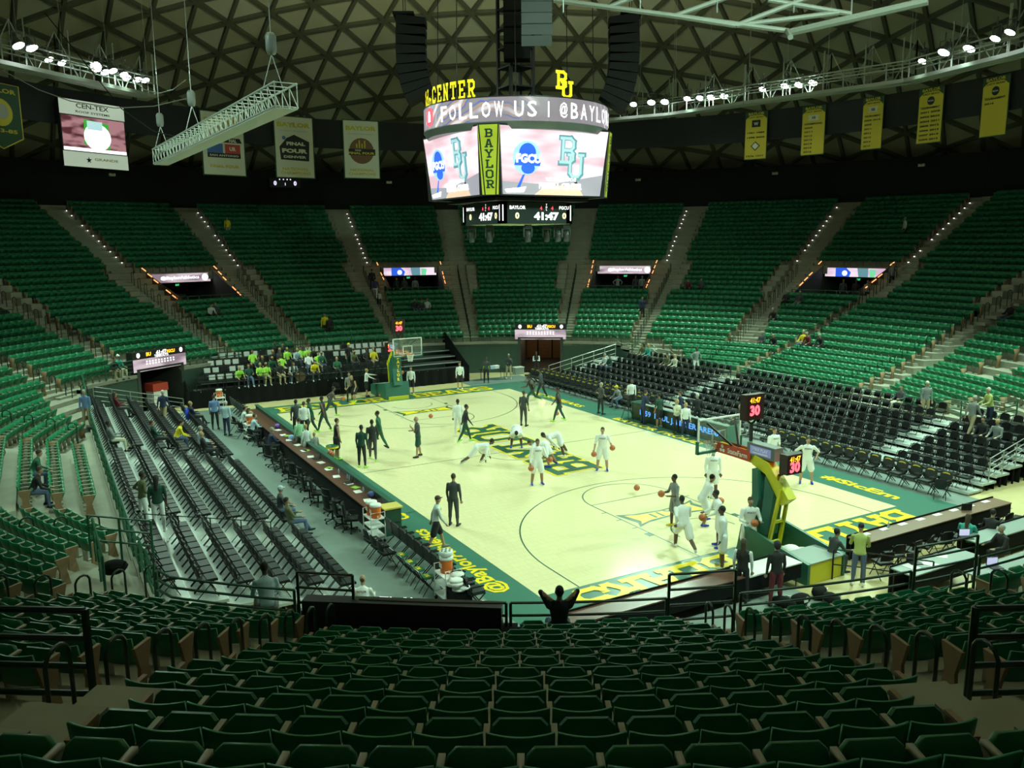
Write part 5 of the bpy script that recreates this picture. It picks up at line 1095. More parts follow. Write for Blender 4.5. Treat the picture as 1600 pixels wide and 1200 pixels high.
# office chairs
oc = {}
b = MB(); b.box((0, 0, .46), (.48, .46, .08)); oc['seat'] = b.mesh('seat', M_pad)
b = MB(); k = 4; V = []
for x in np.linspace(-.23, .23, k+1): q = (x/.23)**2; V += [(x, -.22+.05*q, .55), (x, -.28+.05*q, 1.02), (x, -.33+.05*q, 1.02), (x, -.27+.05*q, .55)]
b.add(V, [f for i in range(k) for f in [(i*4+j, i*4+(j+1) % 4, i*4+4+(j+1) % 4, i*4+4+j) for j in range(4)]]+[(3, 2, 1, 0), (k*4, k*4+1, k*4+2, k*4+3)]); oc['backrest'] = b.mesh('backrest', M_pad)
b = MB(); b.tube([(0, 0, .08), (0, 0, .44)], .035, 8); [b.tube([(0, 0, .1), (.3*math.cos(q), .3*math.sin(q), .07)], .02, 5) for q in np.arange(5)*2*math.pi/5]; oc['base'] = b.mesh('base', M_fr)
b = MB(); [b.ball((.3*math.cos(q), .3*math.sin(q), .035), .035, 6, 4) for q in np.arange(5)*2*math.pi/5]; oc['casters'] = b.mesh('casters', M_fr)
b = MB(); [b.tube([(s*.22, -.1, .46), (s*.29, -.1, .66), (s*.29, .14, .66)], .018, 5) for s in (-1, 1)]; oc['armrests'] = b.mesh('armrests', M_fr)
for i, y in enumerate((-6.6, -6.0, -5.3, -4.5, -3.2, -2.5, -1.2, -.4, .5, 1.4, 2.3, 3.2, 4.3, 5.4)):
    o = thing('office_chair', 'black swivel chair, %s along the scorer\'s table from the near end' % ordw(i+1), 'chair', (-10.35-.12*(i % 3), y, .006), -math.pi/2+.5*((i*5 % 4)-1.5)/2, 'swivel chairs at the scorer\'s table'); [obj(k_, v_, o) for k_, v_ in oc.items()]
for i, (x, y) in enumerate(((2.4, -18.0), (3.1, -18.05), (3.8, -18.0), (4.6, -18.05), (5.4, -18.0), (6.3, -18.05), (7.1, -18.), (7.9, -18.), (8.8, -18.1), (1.6, -18.2))):
    o = thing('folding_chair', 'black folding chair, %s behind the tan press table' % ordw(i+1), 'chair', (x, y, .008), .3*((i % 3)-1), 'press table chairs'); obj('seat', me_cs, o); obj('backrest', me_cb, o); obj('crossbar', me_cr, o); [obj('leg_frame', q_, o) for q_ in me_cl]
for i, x in enumerate((-2.9, -1.9, -.2, .9)):
    o = thing('folding_chair', 'black folding chair, %s against the far black curtain' % ordw(i+1), 'chair', (x, 18.0, 0), math.pi, 'chairs by the far curtain'); obj('seat', me_cs, o); obj('backrest', me_cb, o); obj('crossbar', me_cr, o); [obj('leg_frame', q_, o) for q_ in me_cl]
# ---------------------------------------------------------------- drinks carts
M_or = mat('orange_cooler', (.75, .16, .02), .45); M_lid = mat('white_cooler_lid', (.78, .8, .78), .4)
def cart(x, y, rz, lab, coolers, towels=False):
    t = thing('drinks_cart', lab, 'cart', (x, y, .006), rz)
    for z in (.2, .52, .8): b = MB(); b.box((0, 0, z), (.5, .75, .03)); mob('shelf', b, M_white, t)
    for sy in (-.36, .36): b = MB(); b.tube([(-.24, sy, .08), (-.24, sy, 1.02), (.24, sy, 1.02), (.24, sy, .08)], .02, 6); mob('end_frame', b, M_white, t)
    for sx in (-.22, .22):
        for sy in (-.34, .34): b = MB(); b.lathe([(.02, -.04), (.05, -.02), (.05, .02), (.02, .04)], 8, (0, 0, 0)); b.v = [np.stack([v[:, 0]+sx, v[:, 2]+sy, v[:, 1]+.05], -1) for v in b.v]; mob('wheel', b, M_fr, t)
    for j, sy in enumerate(coolers):
        p = np.array([x, y, 0])+rotz(rz)@np.array([0, sy, 0]); c = thing('drinks_cooler', 'orange drinks cooler with white lid, %s on the %s' % (('nearer', 'further')[j] if len(coolers) > 1 else 'alone', lab.split(' cart')[0]+' cart'), 'cooler', (p[0], p[1], .822))
        b = MB(); b.lathe([(.16, 0), (.165, .02), (.175, .36), (.17, .38)], 18); mob('body', b, M_or, c, True); b = MB(); b.lathe([(.185, .37), (.19, .39), (.185, .45), (.1, .47)], 18); mob('lid', b, M_lid, c, True); b = MB(); b.box((0, -.18, .06), (.04, .05, .05)); mob('tap', b, M_white, c)
        b = MB(); b.box((-.176, 0, .22), (.006, .16, .12)); mob('label_patch', b, M_lid, c)
    if towels:
        c = thing('towel_pile', 'heap of white towels on the near cart end', 'towels', (x+.05, y-.55, .006)); b = MB()
        for j in range(9): b.ball((random.uniform(-.16, .16), random.uniform(-.18, .18), .62+.035*j), .17, 10, 5, sc=(1.2, 1.1, .35))
        mob('towel', b, M_wht, c, True); b = MB(); b.box((0, 0, .3), (.55, .5, .6)); mob('crate', b, M_black, c)
cart(-9.95, -7.75, 0, 'near white cart by the podium', (-.17, .2)); cart(-10.3, 8.75, .1, 'far white cart by the bench', (0,)); cart(-10.2, 17.0, 0, 'furthest white cart by the curtain', (.1,)); cart(-9.9, -13.3, 0, 'nearest white cart at the bench end', (.1,), True)
b = MB(); b.lathe([(.17, 0), (.19, .03), (.19, .1), (.16, .14)], 18, (0, 0, 0)); o = thing('cup_rack', 'round rack of paper cups on the nearest cooler', 'rack', (-9.9, -13.2, 1.3)); mob('tray', b, M_lid, o, True)
for j in range(7): b = MB(); q = j*2*math.pi/6; rr_ = .12 if j < 6 else 0; b.lathe([(.035, .13), (.03, .17), (.02, .172)], 8, (rr_*math.cos(q), rr_*math.sin(q), 0)); mob('cup', b, mat('cup_grey', (.35, .4, .38), .5), o)
# ---------------------------------------------------------------- basket stanchions
M_sy = mat('yellow_steel', (.62, .56, .02), .4); M_spad = mat('green_pad', (.02, .12, .085), .45, noise=.05); M_glass = mat('backboard_glass', (.9, 1, .95), .05, trans=.93, spec=.2); M_rim = mat('orange_rim', (.75, .16, .03), .4); M_net = mat('white_net', (.8, .82, .8), .7); M_sf = mat('red_sign', (.55, .055, .03), .5)
def stanchion(s, lab):
    """s=-1 near basket, +1 far; local y points from the board back off the court"""
    t = thing('basket_stanchion', lab, 'basketball hoop', (0, s*LY, .012), 0 if s > 0 else math.pi)
    y0 = -1.22
    b = MB(); b.box((0, y0, 3.435), (1.83, .02, 1.07)); mob('backboard', b, M_glass, t)
    fr = MB(); [fr.box((sx*.9, y0-.005, 3.435), (.05, .05, 1.07)) for sx in (-1, 1)]; [fr.box((0, y0-.005, z), (1.83, .05, .05)) for z in (2.91, 3.955)]; mob('board_frame', fr, M_white, t)
    fr = MB(); [fr.box((sx*.28, y0-.014, 3.28), (.05, .012, .45)) for sx in (-1, 1)]; [fr.box((0, y0-.014, z), (.61, .012, .05)) for z in (3.06, 3.5)]; mob('target_square', fr, M_white, t)
    fr = MB(); fr.box((0, y0, 2.87), (1.9, .09, .08)); [fr.box((sx*.94, y0, 3.05), (.07, .09, .42)) for sx in (-1, 1)]; mob('edge_padding', fr, M_spad, t)
    r = MB(); r.tube([(.2286*math.cos(q), y0-.38+.2286*math.sin(q), 3.05) for q in np.arange(20)*2*math.pi/20], .012, 6, closed=True); r.box((0, y0-.09, 3.0), (.2, .14, .12)); mob('rim', r, M_rim, t)
    n = MB(); N = 12
    for j in range(N):
        for k in (0, 1):
            pts = []
            for i in range(5): q = 2*math.pi*(j+(.5*i if k else -.5*i))/N; rr_ = .225-.1*(i/4)**.6; pts.append((rr_*math.cos(q), y0-.38+rr_*math.sin(q), 3.04-.105*i))
            n.tube(pts, .007, 3, cap=False)
    mob('net', n, M_net, t)
    b = MB(); b.bar((-.6, y0+.05, 3.85), (.0, y0+.9, 3.0), .06, .06); b.bar((.6, y0+.05, 3.85), (0, y0+.9, 3.0), .06, .06); mob('board_brace', b, M_blk, t)
    # boom: horizontal sign arm then yellow neck down to the base
    b = MB(); b.bar((0, y0+.05, 3.0), (0, .45, 2.95), .2, .3); mob('boom', b, M_sy, t)
    for sx in (-1, 1):
        b = MB(); sg = Face((sx*.16, -.42, 3.02), (0, -sx*1., 0) if sx > 0 else (0, 1., 0), (0, 0, 1)); sg.o = np.array([sx*.16, -.42, 3.02]); sg.x = np.array([0, sx*1., 0]); sg.n = np.cross(sg.x, sg.y); sg.slab(b, -.72, .72, -.17, .17, .02); p_ = mob('sponsor_sign', b, M_sf, t)
        b = MB(); sg.text(b, 'StateFarm', .18, -.02, .17, 1, bold=.02, width=.85); [sg.disc(b, -.48+.0*j, -.0+.07*(j == 0)-.05*(j > 0), .06, 1) for j in (0,)]; sg.disc(b, -.54, -.06, .055, 1); sg.disc(b, -.42, -.06, .055, 1); mob('sign_text', b, M_wht, p_)
    b = MB(); b.prism([(.4, 2.8), (.5, 3.12), (1.05, 2.98), (1.9, 2.05), (1.62, 1.8), (.95, 2.62)], (-.17, 0, 0), (0, 1, 0), (0, 0, 1), .34); mob('neck', b, M_sy, t)
    # shot-clock boxes: side box and rear clock
    b = MB(); b.box((-.02, .72, 3.26), (.35, 1.12, .4)); sd = mob('advert_box', b, mat('box_grey', (.12, .14, .14), .4), t)
    for sx in (-1, 1):
        b = MB(); sg = Face((-.02+sx*.18, .72, 3.26), (0, sx*1., 0), (0, 0, 1)); sg.rect(b, -.42, .42, -.13, .13, 1); mob('advert_panel', b, emat('lilac_panel', (.22, .23, .48), .45), sd); b = MB(); sg.text(b, 'MAX PLAY', 0, .04, .1, 2, bold=.02, width=.6); sg.rect(b, -.3, .3, -.09, -.05, 2); mobs('advert_text', b, mat('white_ink', (.8, .8, .85), .5), sd)
    for nm, c, fx in (('game_clock', (0, .15, 4.55), [(1, 0, 0), (-1, 0, 0)]), ('side_clock', (-.05 if s < 0 else .05, 1.72, 3.1), [(1, 0, 0), (-1, 0, 0)])):
        hw_, hh = (.36, .4) if nm == 'game_clock' else (.28, .3)
        b = MB(); b.box(c, (.8 if nm == 'game_clock' else .62, .22 if nm == 'game_clock' else .3, hh*2)); k_ = mob(nm, b, mat('clock_case', (.03, .012, .012), .4), t, label='shot clock showing 41:47 over 30')
        for x in fx:
            x = np.array(x, float); yv = np.array([0, 0, 1.]); nn = np.cross(x, yv); off = .112 if nm == 'game_clock' else .152
            sg = Face(np.array(c)+nn*off, x, yv); b = MB(); sg.rect(b, -.27, .27, -hh+.05, hh-.05, 1); mob('clock_face', b, mat('clock_red_dark', (.05, .004, .006), .4), k_)
            b = MB(); sg.text(b, '41:47', 0, hh*.55, .17, 2, bold=.03, width=.44); mob('clock_digits', b, E_amber, k_); b = MB(); sg.text(b, '30', 0, -hh*.25, .34, 2, bold=.05, width=.42); mob('clock_digits', b, emat('led_hot_red', (1, .10, .14), 2.2), k_)
    b = MB(); b.bar((0, .15, 3.1), (0, .15, 4.0), .08, .08); b.bar((0, .15, 3.98), (-.28, .15, 4.2), .05, .05); b.bar((0, .15, 3.98), (.28, .15, 4.2), .05, .05); mob('clock_mast', b, M_blk, t); b = MB(); b.bar((0, 1.25, 2.6), (0, 1.72, 2.85), .07, .07); mob('clock_bracket', b, M_blk, t)
    # upright: padded front, yellow ladder behind, base box
    b = MB(); b.prism([(.34, .9), (.56, .9), (.84, 1.8), (.76, 2.7), (.52, 2.7), (.56, 1.9)], (-.28, 0, 0), (0, 1, 0), (0, 0, 1), .56); mob('front_pad', b, M_spad, t)
    b = MB(); b.prism([(.86, .75), (1.2, .75), (1.36, 2.1), (1.0, 2.55), (.96, 1.8)], (-.22, 0, 0), (0, 1, 0), (0, 0, 1), .44); mob('rear_pad', b, M_spad, t)
    b = MB()
    for sx in (-.24, .24): b.bar((sx, 1.25, .35), (sx*.75, 1.6, 2.3), .09, .09)
    for q in (.1, .45, .8): b.bar((-.24+.06*q, 1.25+.35*q, .35+1.95*q), (.24-.06*q, 1.25+.35*q, .35+1.95*q), .08, .08)
    mob('ladder_frame', b, M_sy, t)
    b = MB(); b.prism([(.45, 0), (3.25, 0), (3.25, .62), (.65, 1.05)], (-.78, 0, 0), (0, 1, 0), (0, 0, 1), .1); mob('base_side', b, M_spad, t); b = MB(); b.prism([(.45, 0), (3.25, 0), (3.25, .62), (.65, 1.05)], (.68, 0, 0), (0, 1, 0), (0, 0, 1), .1); mob('base_side', b, M_spad, t)
    b = MB(); b.prism([(.45, 0), (.6, 0), (.75, 1.05), (.62, 1.05)], (-.72, 0, 0), (0, 1, 0), (0, 0, 1), 1.44); mob('base_front', b, M_spad, t)
    b = MB(); b.box((0, 2.75, .3), (1.3, .95, .6)); mob('counterweight', b, M_sy, t); b = MB(); b.box((0, 2.75, .62), (1.34, 1.0, .03)); mob('counterweight_lid', b, M_gtop, t); b = MB(); b.box((0, 1.3, .1), (1.3, 1.9, .2)); mob('chassis', b, M_sy, t)
    if s > 0:
        b = MB(); f_ = Face((0, .36, 1.9), (1, 0, 0), (0, 0, 1)); [f_.text(b, ch, 0, .72-.27*j, .2, 2, bold=.05) for j, ch in enumerate('BAYLOR')]; mob('pad_lettering', b, M_py, t)
    return t
stanchion(-1, 'near basketball stanchion with yellow arm and red sponsor sign'); stanchion(1, 'far basketball stanchion with green padded upright')
c = thing('laundry_bundle', 'white printed bag lying on the near stanchion base', 'bag', (.1, -16.2, .2)); b = MB(); b.ball((0, 0, .2), .34, 10, 6, sc=(1, 1, .6)); b.ball((.25, -.2, .18), .28, 10, 6, sc=(1, 1, .6)); mob('cloth', b, M_wht, c, True)
# ---------------------------------------------------------------- student bleachers at the far end
t = thing('end_bleacher', 'black-draped stepped bleacher behind the far basket', 'bleacher'); BY = [18.9+.95*k for k in range(4)]; BZ = [1.0+.3*k for k in range(4)]
for k in range(4):
    x1 = 6.6 if k < 4 else 6; b = MB(); b.box2((-11.3+.5*k, BY[k]-.45, BZ[k]-.1), (x1, BY[k]+.5, BZ[k])); mob('deck', b, mat('black_deck', (.03, .032, .032), .6), t)
    b = MB(); b.box2((-11.3+.5*k, BY[k]-.47, BZ[k]-.06), (x1, BY[k]-.45, BZ[k]+.005)); mob('white_edge', b, mat('dull_white_edge', (.3, .32, .3), .6), t)
b = MB(); n = 120; xs = np.linspace(-11.6, 6.7, n); P0 = [(x, 18.38+.035*math.sin(x*9)-.25*max(0, -x-9.5)*0, 0) for x in xs]; V = [np.array(p) for p in P0]+[np.array(p)+(0, .02, 1.05) for p in P0]; b.add(V, [(i, i+1, n+i+1, n+i) for i in range(n-1)]); b.add([v+(0, .03, 0) for v in V], [(n+i, n+i+1, i+1, i) for i in range(n-1)]); mob('front_curtain', b, M_black, t)
b = MB(); b.prism([(18.4, 0), (22.6, 0), (22.6, 2.9), (22.2, 3.1), (18.4, 1.1)], (6.7, 0, 0), (0, 1, 0), (0, 0, 1), .05); mob('side_curtain', b, M_black, t)
b = MB(); b.prism([(18.4, 0), (22.0, 0), (22.0, 2.0), (18.4, 1.05)], (-11.65, 0, 0), (0, 1, 0), (0, 0, 1), .05); mob('side_curtain', b, M_black, t)
fence('bleacher_rail', 'black front railing of the student section', [(x, 18.45, 1.0) for x in np.linspace(-11.2, 1.0, 9)], .8, 2, M_fr, .018)
M_sheet = mat('white_programme', (.6, .62, .6), .7)
SB = []; 
for k in range(4):
    for i, x in enumerate(np.arange(-10.7+.4*k, 2.3, .5)):
        if -4.6 < x < -3.9: continue
        SB.append((x, BY[k], BZ[k], k, i))
PAPER = []
for (x, y, z, k, i) in SB:
    o = thing('student_chair', 'black student-section chair, %s from left in bleacher row %s' % (ordw(i+1), ordw(k+1)), 'chair', (x, y, z), math.pi, 'student section chairs'); obj('seat', me_cs, o); obj('backrest', me_cb, o); obj('crossbar', me_cr, o); [obj('leg_frame', q_, o) for q_ in me_cl]
    u = PX(np.array([x, y, z+.7]))[0]
    if (u < 378 or (495 < u < 600 and k >= 2) or (k == 3)) and (k*5+i*3) % 11 != 0:
        b = MB(); b.box((0, 0, 0), (.36, .02, .3)); p_ = mob('programme_sheet', b, M_sheet, loc=(x, y-.005+.2, z+.7), label='white sheet hung on student chair, %s from left in bleacher row %s' % (ordw(i+1), ordw(k+1)), cat='paper', group='white sheets on student chairs'); p_.rotation_euler = (-.15, 0, 0); p_.location = (x, y+.165, z+.69)
# popcorn cart in the left tunnel, boxes in far corner
o = thing('concession_cart', 'red-topped white cart in the left tunnel mouth', 'cart', (-13.3, 19.3, 0), .5); b = MB(); b.box((0, 0, .6), (.9, .7, 1.2)); mob('body', b, M_wht, o); b = MB(); b.box((0, 0, 1.4), (1.0, .8, .45)); mob('top', b, M_sf, o)
for i, (x, c) in enumerate(((8.0, M_lime), (8.45, mat('pale_blue_box', (.5, .6, .7), .6)), (8.8, M_wht))): b = MB(); b.box((0, 0, .1), (.34, .3, .2)); b.box((0, 0, .205), (.36, .32, .02)); mob('small_carton', b, c, loc=(x, 18.25, .764), label=('green', 'pale blue', 'white')[i]+' carton on the far black table', cat='box')
o = thing('grey_crate', 'pale grey crate by the far tunnel', 'crate', (11.2, 19.3, 0)); b = MB(); b.box((0, 0, .25), (.7, .5, .5)); mob('body', b, M_gtop, o); b = MB(); b.box((0, 0, .52), (.74, .54, .05)); mob('lid', b, M_white, o)
# basketballs
M_ball = mat('basketball', (.50, .15, .05), .5, noise=.1, nscale=60); M_seam = mat('ball_seam', (.03, .02, .02), .6)
bb_ = MB(); bb_.ball((0, 0, 0), .12, 20, 12); me_ball = bb_.mesh('skin', M_ball, True)
sm_b = MB()
for ax in range(3): sm_b.tube([np.roll(np.array([.1195*math.cos(q), .1195*math.sin(q), 0]), ax) for q in np.arange(24)*2*math.pi/24], .0025, 4, closed=True)
me_seam = sm_b.mesh('seam', M_seam)
def ball(P, lab): o = thing('basketball', lab, 'basketball', P, random.random()*6, 'basketballs'); obj('skin', me_ball, o); obj('seam', me_seam, o); return o
for u, v, z, lab in ((995, 762, .24, 'basketball bouncing near the free throw circle'), (673, 650, .6, 'basketball in the air before the far emblem'), (595, 618, .13, 'basketball on floor by the far stanchion base'), (628, 582, 1.6, 'basketball in flight beside the far basket'), (516, 707, .9, 'left ball of two on the green rack'), (519, 709, .9, 'right ball of two on the green rack')):
    ball(G(u, v, z), lab)
b = MB(); P = G(520, 722, 0); o = thing('ball_rack', 'green ball stand with yellow crest by the scorer\'s table', 'stand', P); b.lathe([(.3, 0), (.3, .04), (.08, .1), (.08, .55), (.26, .7), (.28, .76)], 14); mob('stand', b, M_gs, o, True); b = MB(); b.lathe([(.285, .66), (.29, .74)], 14); mob('crest_band', b, M_py, o)
# bags, barrier, tripod
for i, (u, v) in enumerate(((1250, 940), (1280, 928), (1300, 940), (1225, 945))):
    P = G(u, v, .1); o = thing('kit_bag', '%s black kit bag with white tag behind the near railing' % ('leftmost', 'second', 'third', 'rightmost')[(1, 2, 3, 0)[i]], 'bag', (P[0], P[1], .008), .6*i); b = MB(); b.ball((0, 0, .16), .3, 10, 6, sc=(1.2, .7, .52)); mob('body', b, M_black, o, True); b = MB(); b.box((0, -.2, .22), (.14, .02, .14)); mob('tag', b, M_wht, o)
fence('crowd_barrier', 'black barred crowd barrier behind the near basket', [G(u, v, .01) for u, v in ((1300, 905), (1345, 910), (1400, 918), (1455, 926))], .9, 2, M_fr, .02)
t = thing('camera_tripod', 'camera tripod beside the right LED table', 'tripod', (8.15, 2.3, .012)); 
for q in (0, 2.1, 4.2): b = MB(); b.tube([(0, 0, 1.2), (.4*math.cos(q), .4*math.sin(q), 0)], .018, 5); mob('leg', b, M_fr, t)
b = MB(); b.box((0, 0, 1.35), (.2, .4, .22)); b.tube([(0, .2, 1.36), (0, .38, 1.36)], .06, 8); mob('camera', b, M_blk, t)
# ---------------------------------------------------------------- people
def ellring(c, rx, ry, X, Y, n=14): return [c+rx*math.cos(2*math.pi*i/n)*X+ry*math.sin(2*math.pi*i/n)*Y for i in range(n)]
def person_mesh(name, lean=4, side=0, legs=((2, 4, 3), (2, 4, 3)), arms=((5, 10, 12, .1), (5, 10, 12, .1)), head=(0, 0), hz=.95, seated=False, shorts=False, hair='short', foot_yaw=8, twist=0, slim=1.):
    """legs: (flex, spread, knee) left, right; arms: (flex, spread, elbow, inward). Faces +y. Returns mesh and anchor points."""
    prim = []; b = MB()      # prim: (samples Nx3, radius N, slot)
    def seg(a, c, ra, rc, slot, n=10):
        a = np.asarray(a, float); c = np.asarray(c, float); b.tube([a, c], [ra, rc], n); b.ball(a, ra, n, 6); b.ball(c, rc, n, 6)
        t = np.linspace(0, 1, 5)[:, None]; prim.append((a+(c-a)*t, (ra+(rc-ra)*t[:, 0]), slot))
    def blob(c, r, slot, s=(1, 1, 1), M=None):
        m_ = MB(); m_.ball((0, 0, 0), r, 12, 8, sc=s); V = m_.v[0]
        if M is not None: V = V@np.asarray(M).T
        b.add(V+np.asarray(c), m_.f); prim.append((np.asarray(c, float)[None], np.array([r*min(s)]), slot))
    X = np.array([1., 0, 0]); l = R(lean); U = np.array([math.sin(R(side)), math.sin(l)*math.cos(R(side)), math.cos(l)*math.cos(R(side))]); Fw = np.array([0, math.cos(l), -math.sin(l)]); X2 = np.cross(Fw, U); X2 /= np.linalg.norm(X2)
    tw = R(twist); Xs = X2*math.cos(tw)+Fw*math.sin(tw); Fs = Fw*math.cos(tw)-X2*math.sin(tw)
    P = np.array([0, 0, hz]); k = slim
    rings = [(-.06, .13, .10), (.0, .165, .118), (.10, .155, .112), (.2, .15, .105), (.33, .175, .118), (.43, .185, .115), (.50, .15, .09), (.545, .07, .065)]
    V = []; 
    for h, rx, ry in rings: t = max(0, min(1, h/.4)); V += ellring(P+U*h, rx*k, ry*k, X2*(1-t)+Xs*t, Fw*(1-t)+Fs*t)
    n = 14; m = len(rings); b.add(V, [(i*n+j, i*n+(j+1) % n, (i+1)*n+(j+1) % n, (i+1)*n+j) for i in range(m-1) for j in range(n)]+[tuple(range(n))[::-1], tuple(range((m-1)*n, m*n))])
    for h in (.0, .1, .2, .3, .4, .47): prim.append((np.array([P+U*h+X2*s for s in (-.07, 0, .07)]), np.array([.11]*3), 2))
    prim.append((np.array([P+X2*s-U*.09 for s in (-.08, 0, .08)]), np.array([.115]*3), 5))
    # head
    nk = P+U*.53; hy, hp = R(head[0]), R(head[1]); Fh = Fs*math.cos(hy)-Xs*math.sin(hy); Uh = U*math.cos(R(lean)*.6)-Fw*math.sin(R(lean)*.6); Uh = Uh/np.linalg.norm(Uh); Fh = Fh-Uh*(Fh@Uh); Fh /= np.linalg.norm(Fh); Fh2 = Fh*math.cos(hp)-Uh*math.sin(hp); Uh2 = Uh*math.cos(hp)+Fh*math.sin(hp); Xh = np.cross(Fh2, Uh2)
    hc = nk+Uh*.19+Fh2*.02; Mh = np.stack([Xh, Fh2, Uh2], -1); seg(nk-U*.02, hc-Uh*.06, .056, .052, 0)
    blob(hc, .1, 0, (.76, .93, 1.16), Mh); blob(hc+Fh2*.035-Uh2*.065, .06, 0, (.85, .9, .8), Mh); blob(hc+Fh2*.098-Uh2*.012, .018, 0, (.8, 1, 1.4), Mh)
    for s in (-1, 1): blob(hc+Xh*s*.078-Uh2*.01, .02, 0, (.5, 1, 1.4), Mh)
    if hair == 'short': blob(hc+Uh2*.03-Fh2*.022, .1, 1, (.82, .95, 1.02), Mh)
    elif hair == 'long': blob(hc+Uh2*.03-Fh2*.025, .102, 1, (.85, .95, 1.02), Mh); seg(hc-Fh2*.06, nk-Fs*.07-U*.12, .085, .06, 1)
    elif hair == 'bald': blob(hc+Uh2*.0-Fh2*.04, .085, 1, (.8, .8, .6), Mh)
    elif hair == 'cap': blob(hc+Uh2*.045-Fh2*.01, .102, 1, (.82, .98, .85), Mh); blob(hc+Uh2*.05+Fh2*.11, .06, 1, (1., 1.1, .2), Mh)
    elif hair == 'hood': blob(hc+Uh2*.01-Fh2*.03, .118, 1, (.85, .95, 1.1), Mh)
    eyes = [hc+Fh2*.088+Xh*s*.032+Uh2*.012 for s in (-1, 1)]+[hc+Fh2*.09-Uh2*.06]
    out = {'chest': P+U*.36+Fs*.118*k, 'back': P+U*.36-Fs*.118*k, 'X': Xs, 'U': U, 'F': Fs, 'hands': []}
    # legs
    feet = []
    for i, sx in enumerate((-1, 1)):
        f, a, kn = (R(q) for q in legs[i]); H = P+X2*sx*.095-np.array([0, 0, .03]) if not seated else P+X2*sx*.095
        d1 = np.array([sx*math.sin(a), math.sin(f)*math.cos(a), -math.cos(f)*math.cos(a)]); K = H+d1*.43; g = f-kn; d2 = np.array([sx*math.sin(a)*.5, math.sin(g), -math.cos(g)]); d2 /= np.linalg.norm(d2); A = K+d2*.42
        if shorts: seg(H, K-d1*.06, .115*k, .112*k, 5); seg(K-d1*.1, K, .062*k, .057*k, 6); seg(K, K+d2*.18, .057*k, .058*k, 6)
        else: seg(H, K, .098*k, .068*k, 5); seg(K, K+d2*.2, .066*k, .064*k, 6)
        seg(K+d2*.18, A, .058*k, .042*k, 6)
        fy = R(foot_yaw)*sx; fd = np.array([math.sin(fy), math.cos(fy), 0]); pit = max(-.9, min(.5, -(g+0.)*.9 if not seated else 0)) if abs(g) > .45 else 0.
        fd = np.array([fd[0]*math.cos(pit), fd[1]*math.cos(pit), math.sin(pit)]); heel = A-np.array([0, 0, .045])-fd*.05; toe = A+fd*.17-np.array([0, 0, .05]); seg(heel, (heel+toe)/2, .042, .046, 7, 8); seg((heel+toe)/2, toe, .046, .034, 7, 8); seg(A, heel, .042, .042, 7, 8); feet += [heel, toe]
    # arms
    for i, sx in enumerate((-1, 1)):
        f, a, e, inw = arms[i]; f, a, e = R(f), R(a), R(e); S = P+U*.455+Xs*sx*.19*k
        D = lambda q: Fs*math.sin(q)-U*math.cos(q)
        d1 = Xs*sx*math.sin(a)+D(f)*math.cos(a); d1 /= np.linalg.norm(d1); E = S+d1*.29; d2 = D(f+e)*math.cos(a*.5)+Xs*sx*(math.sin(a*.5)-inw); d2 /= np.linalg.norm(d2); Wp = E+d2*.25
        seg(S, E, .06*k, .047*k, 3); seg(E, Wp, .046*k, .032, 4); 
        nrm = np.cross(d2, U); nrm = nrm/np.linalg.norm(nrm) if np.linalg.norm(nrm) > .2 else Fs; pn = np.cross(nrm, d2); palm = Wp+d2*.05; seg(Wp, Wp+d2*.075, .03, .036, 0, 8)
        for j, (off, ln) in enumerate(((-.03, .065), (-.01, .08), (.01, .075), (.03, .055))):
            r0 = Wp+d2*.08+nrm*off; m1 = r0+d2*ln*.55+pn*.006; seg(r0, m1, .0115, .011, 0, 6); seg(m1, m1+d2*ln*.4+pn*.022, .011, .0095, 0, 6)
        th0 = Wp+d2*.025-nrm*.03*(-sx); seg(th0, th0+d2*.04-nrm*.028*(-sx)+pn*.012, .013, .0115, 0, 6); th1 = th0+d2*.04-nrm*.028*(-sx)+pn*.012; seg(th1, th1+d2*.03+pn*.01, .0115, .010, 0, 6)
        out['hands'].append(Wp+d2*.1)
    V = np.concatenate(b.v); dz = 0 if seated else -(min(p_[2] for p_ in feet+out['hands'])-.042)
    me0 = b.mesh('raw', M_black); ob = bpy.data.objects.new('raw', me0); COL.objects.link(ob)
    md = ob.modifiers.new('r', 'REMESH'); md.mode = 'VOXEL'; md.voxel_size = .017; md.use_smooth_shade = True
    md = ob.modifiers.new('s', 'SMOOTH'); md.iterations = 2; md.factor = .45
    md = ob.modifiers.new('d', 'DECIMATE'); md.ratio = .4
    dg = bpy.context.evaluated_depsgraph_get(); me = bpy.data.meshes.new_from_object(ob.evaluated_get(dg)); bpy.data.objects.remove(ob); bpy.data.meshes.remove(me0)
    nf = len(me.polygons); cen = np.zeros(nf*3); me.polygons.foreach_get('center', cen); cen = cen.reshape(-1, 3)
    best = np.full(nf, 1e9); slot = np.zeros(nf, int)
    for S, rr_, sl in prim:
        d = (np.linalg.norm(cen[:, None]-S[None], axis=2)-rr_[None]).min(1); w_ = d < best; best[w_] = d[w_]; slot[w_] = sl
    for i, e_ in enumerate(eyes): slot[(np.linalg.norm(cen-e_, axis=1) < (.014 if i < 2 else .016)) & (slot == 0)] = 8
    me.materials.clear()
    for _ in range(9): me.materials.append(None)
    me.polygons.foreach_set('material_index', slot); me.polygons.foreach_set('use_smooth', [True]*nf)
    if dz: me.transform(Matrix.Translation((0, 0, dz)))
    for q in ('chest', 'back'): out[q] = out[q]+(0, 0, dz)
    out['hands'] = [h+(0, 0, dz) for h in out['hands']]; out['dz'] = dz; me.name = name; return me, out
POSE = {}
def pose(nm, **k): POSE[nm] = k
CACHE = {}
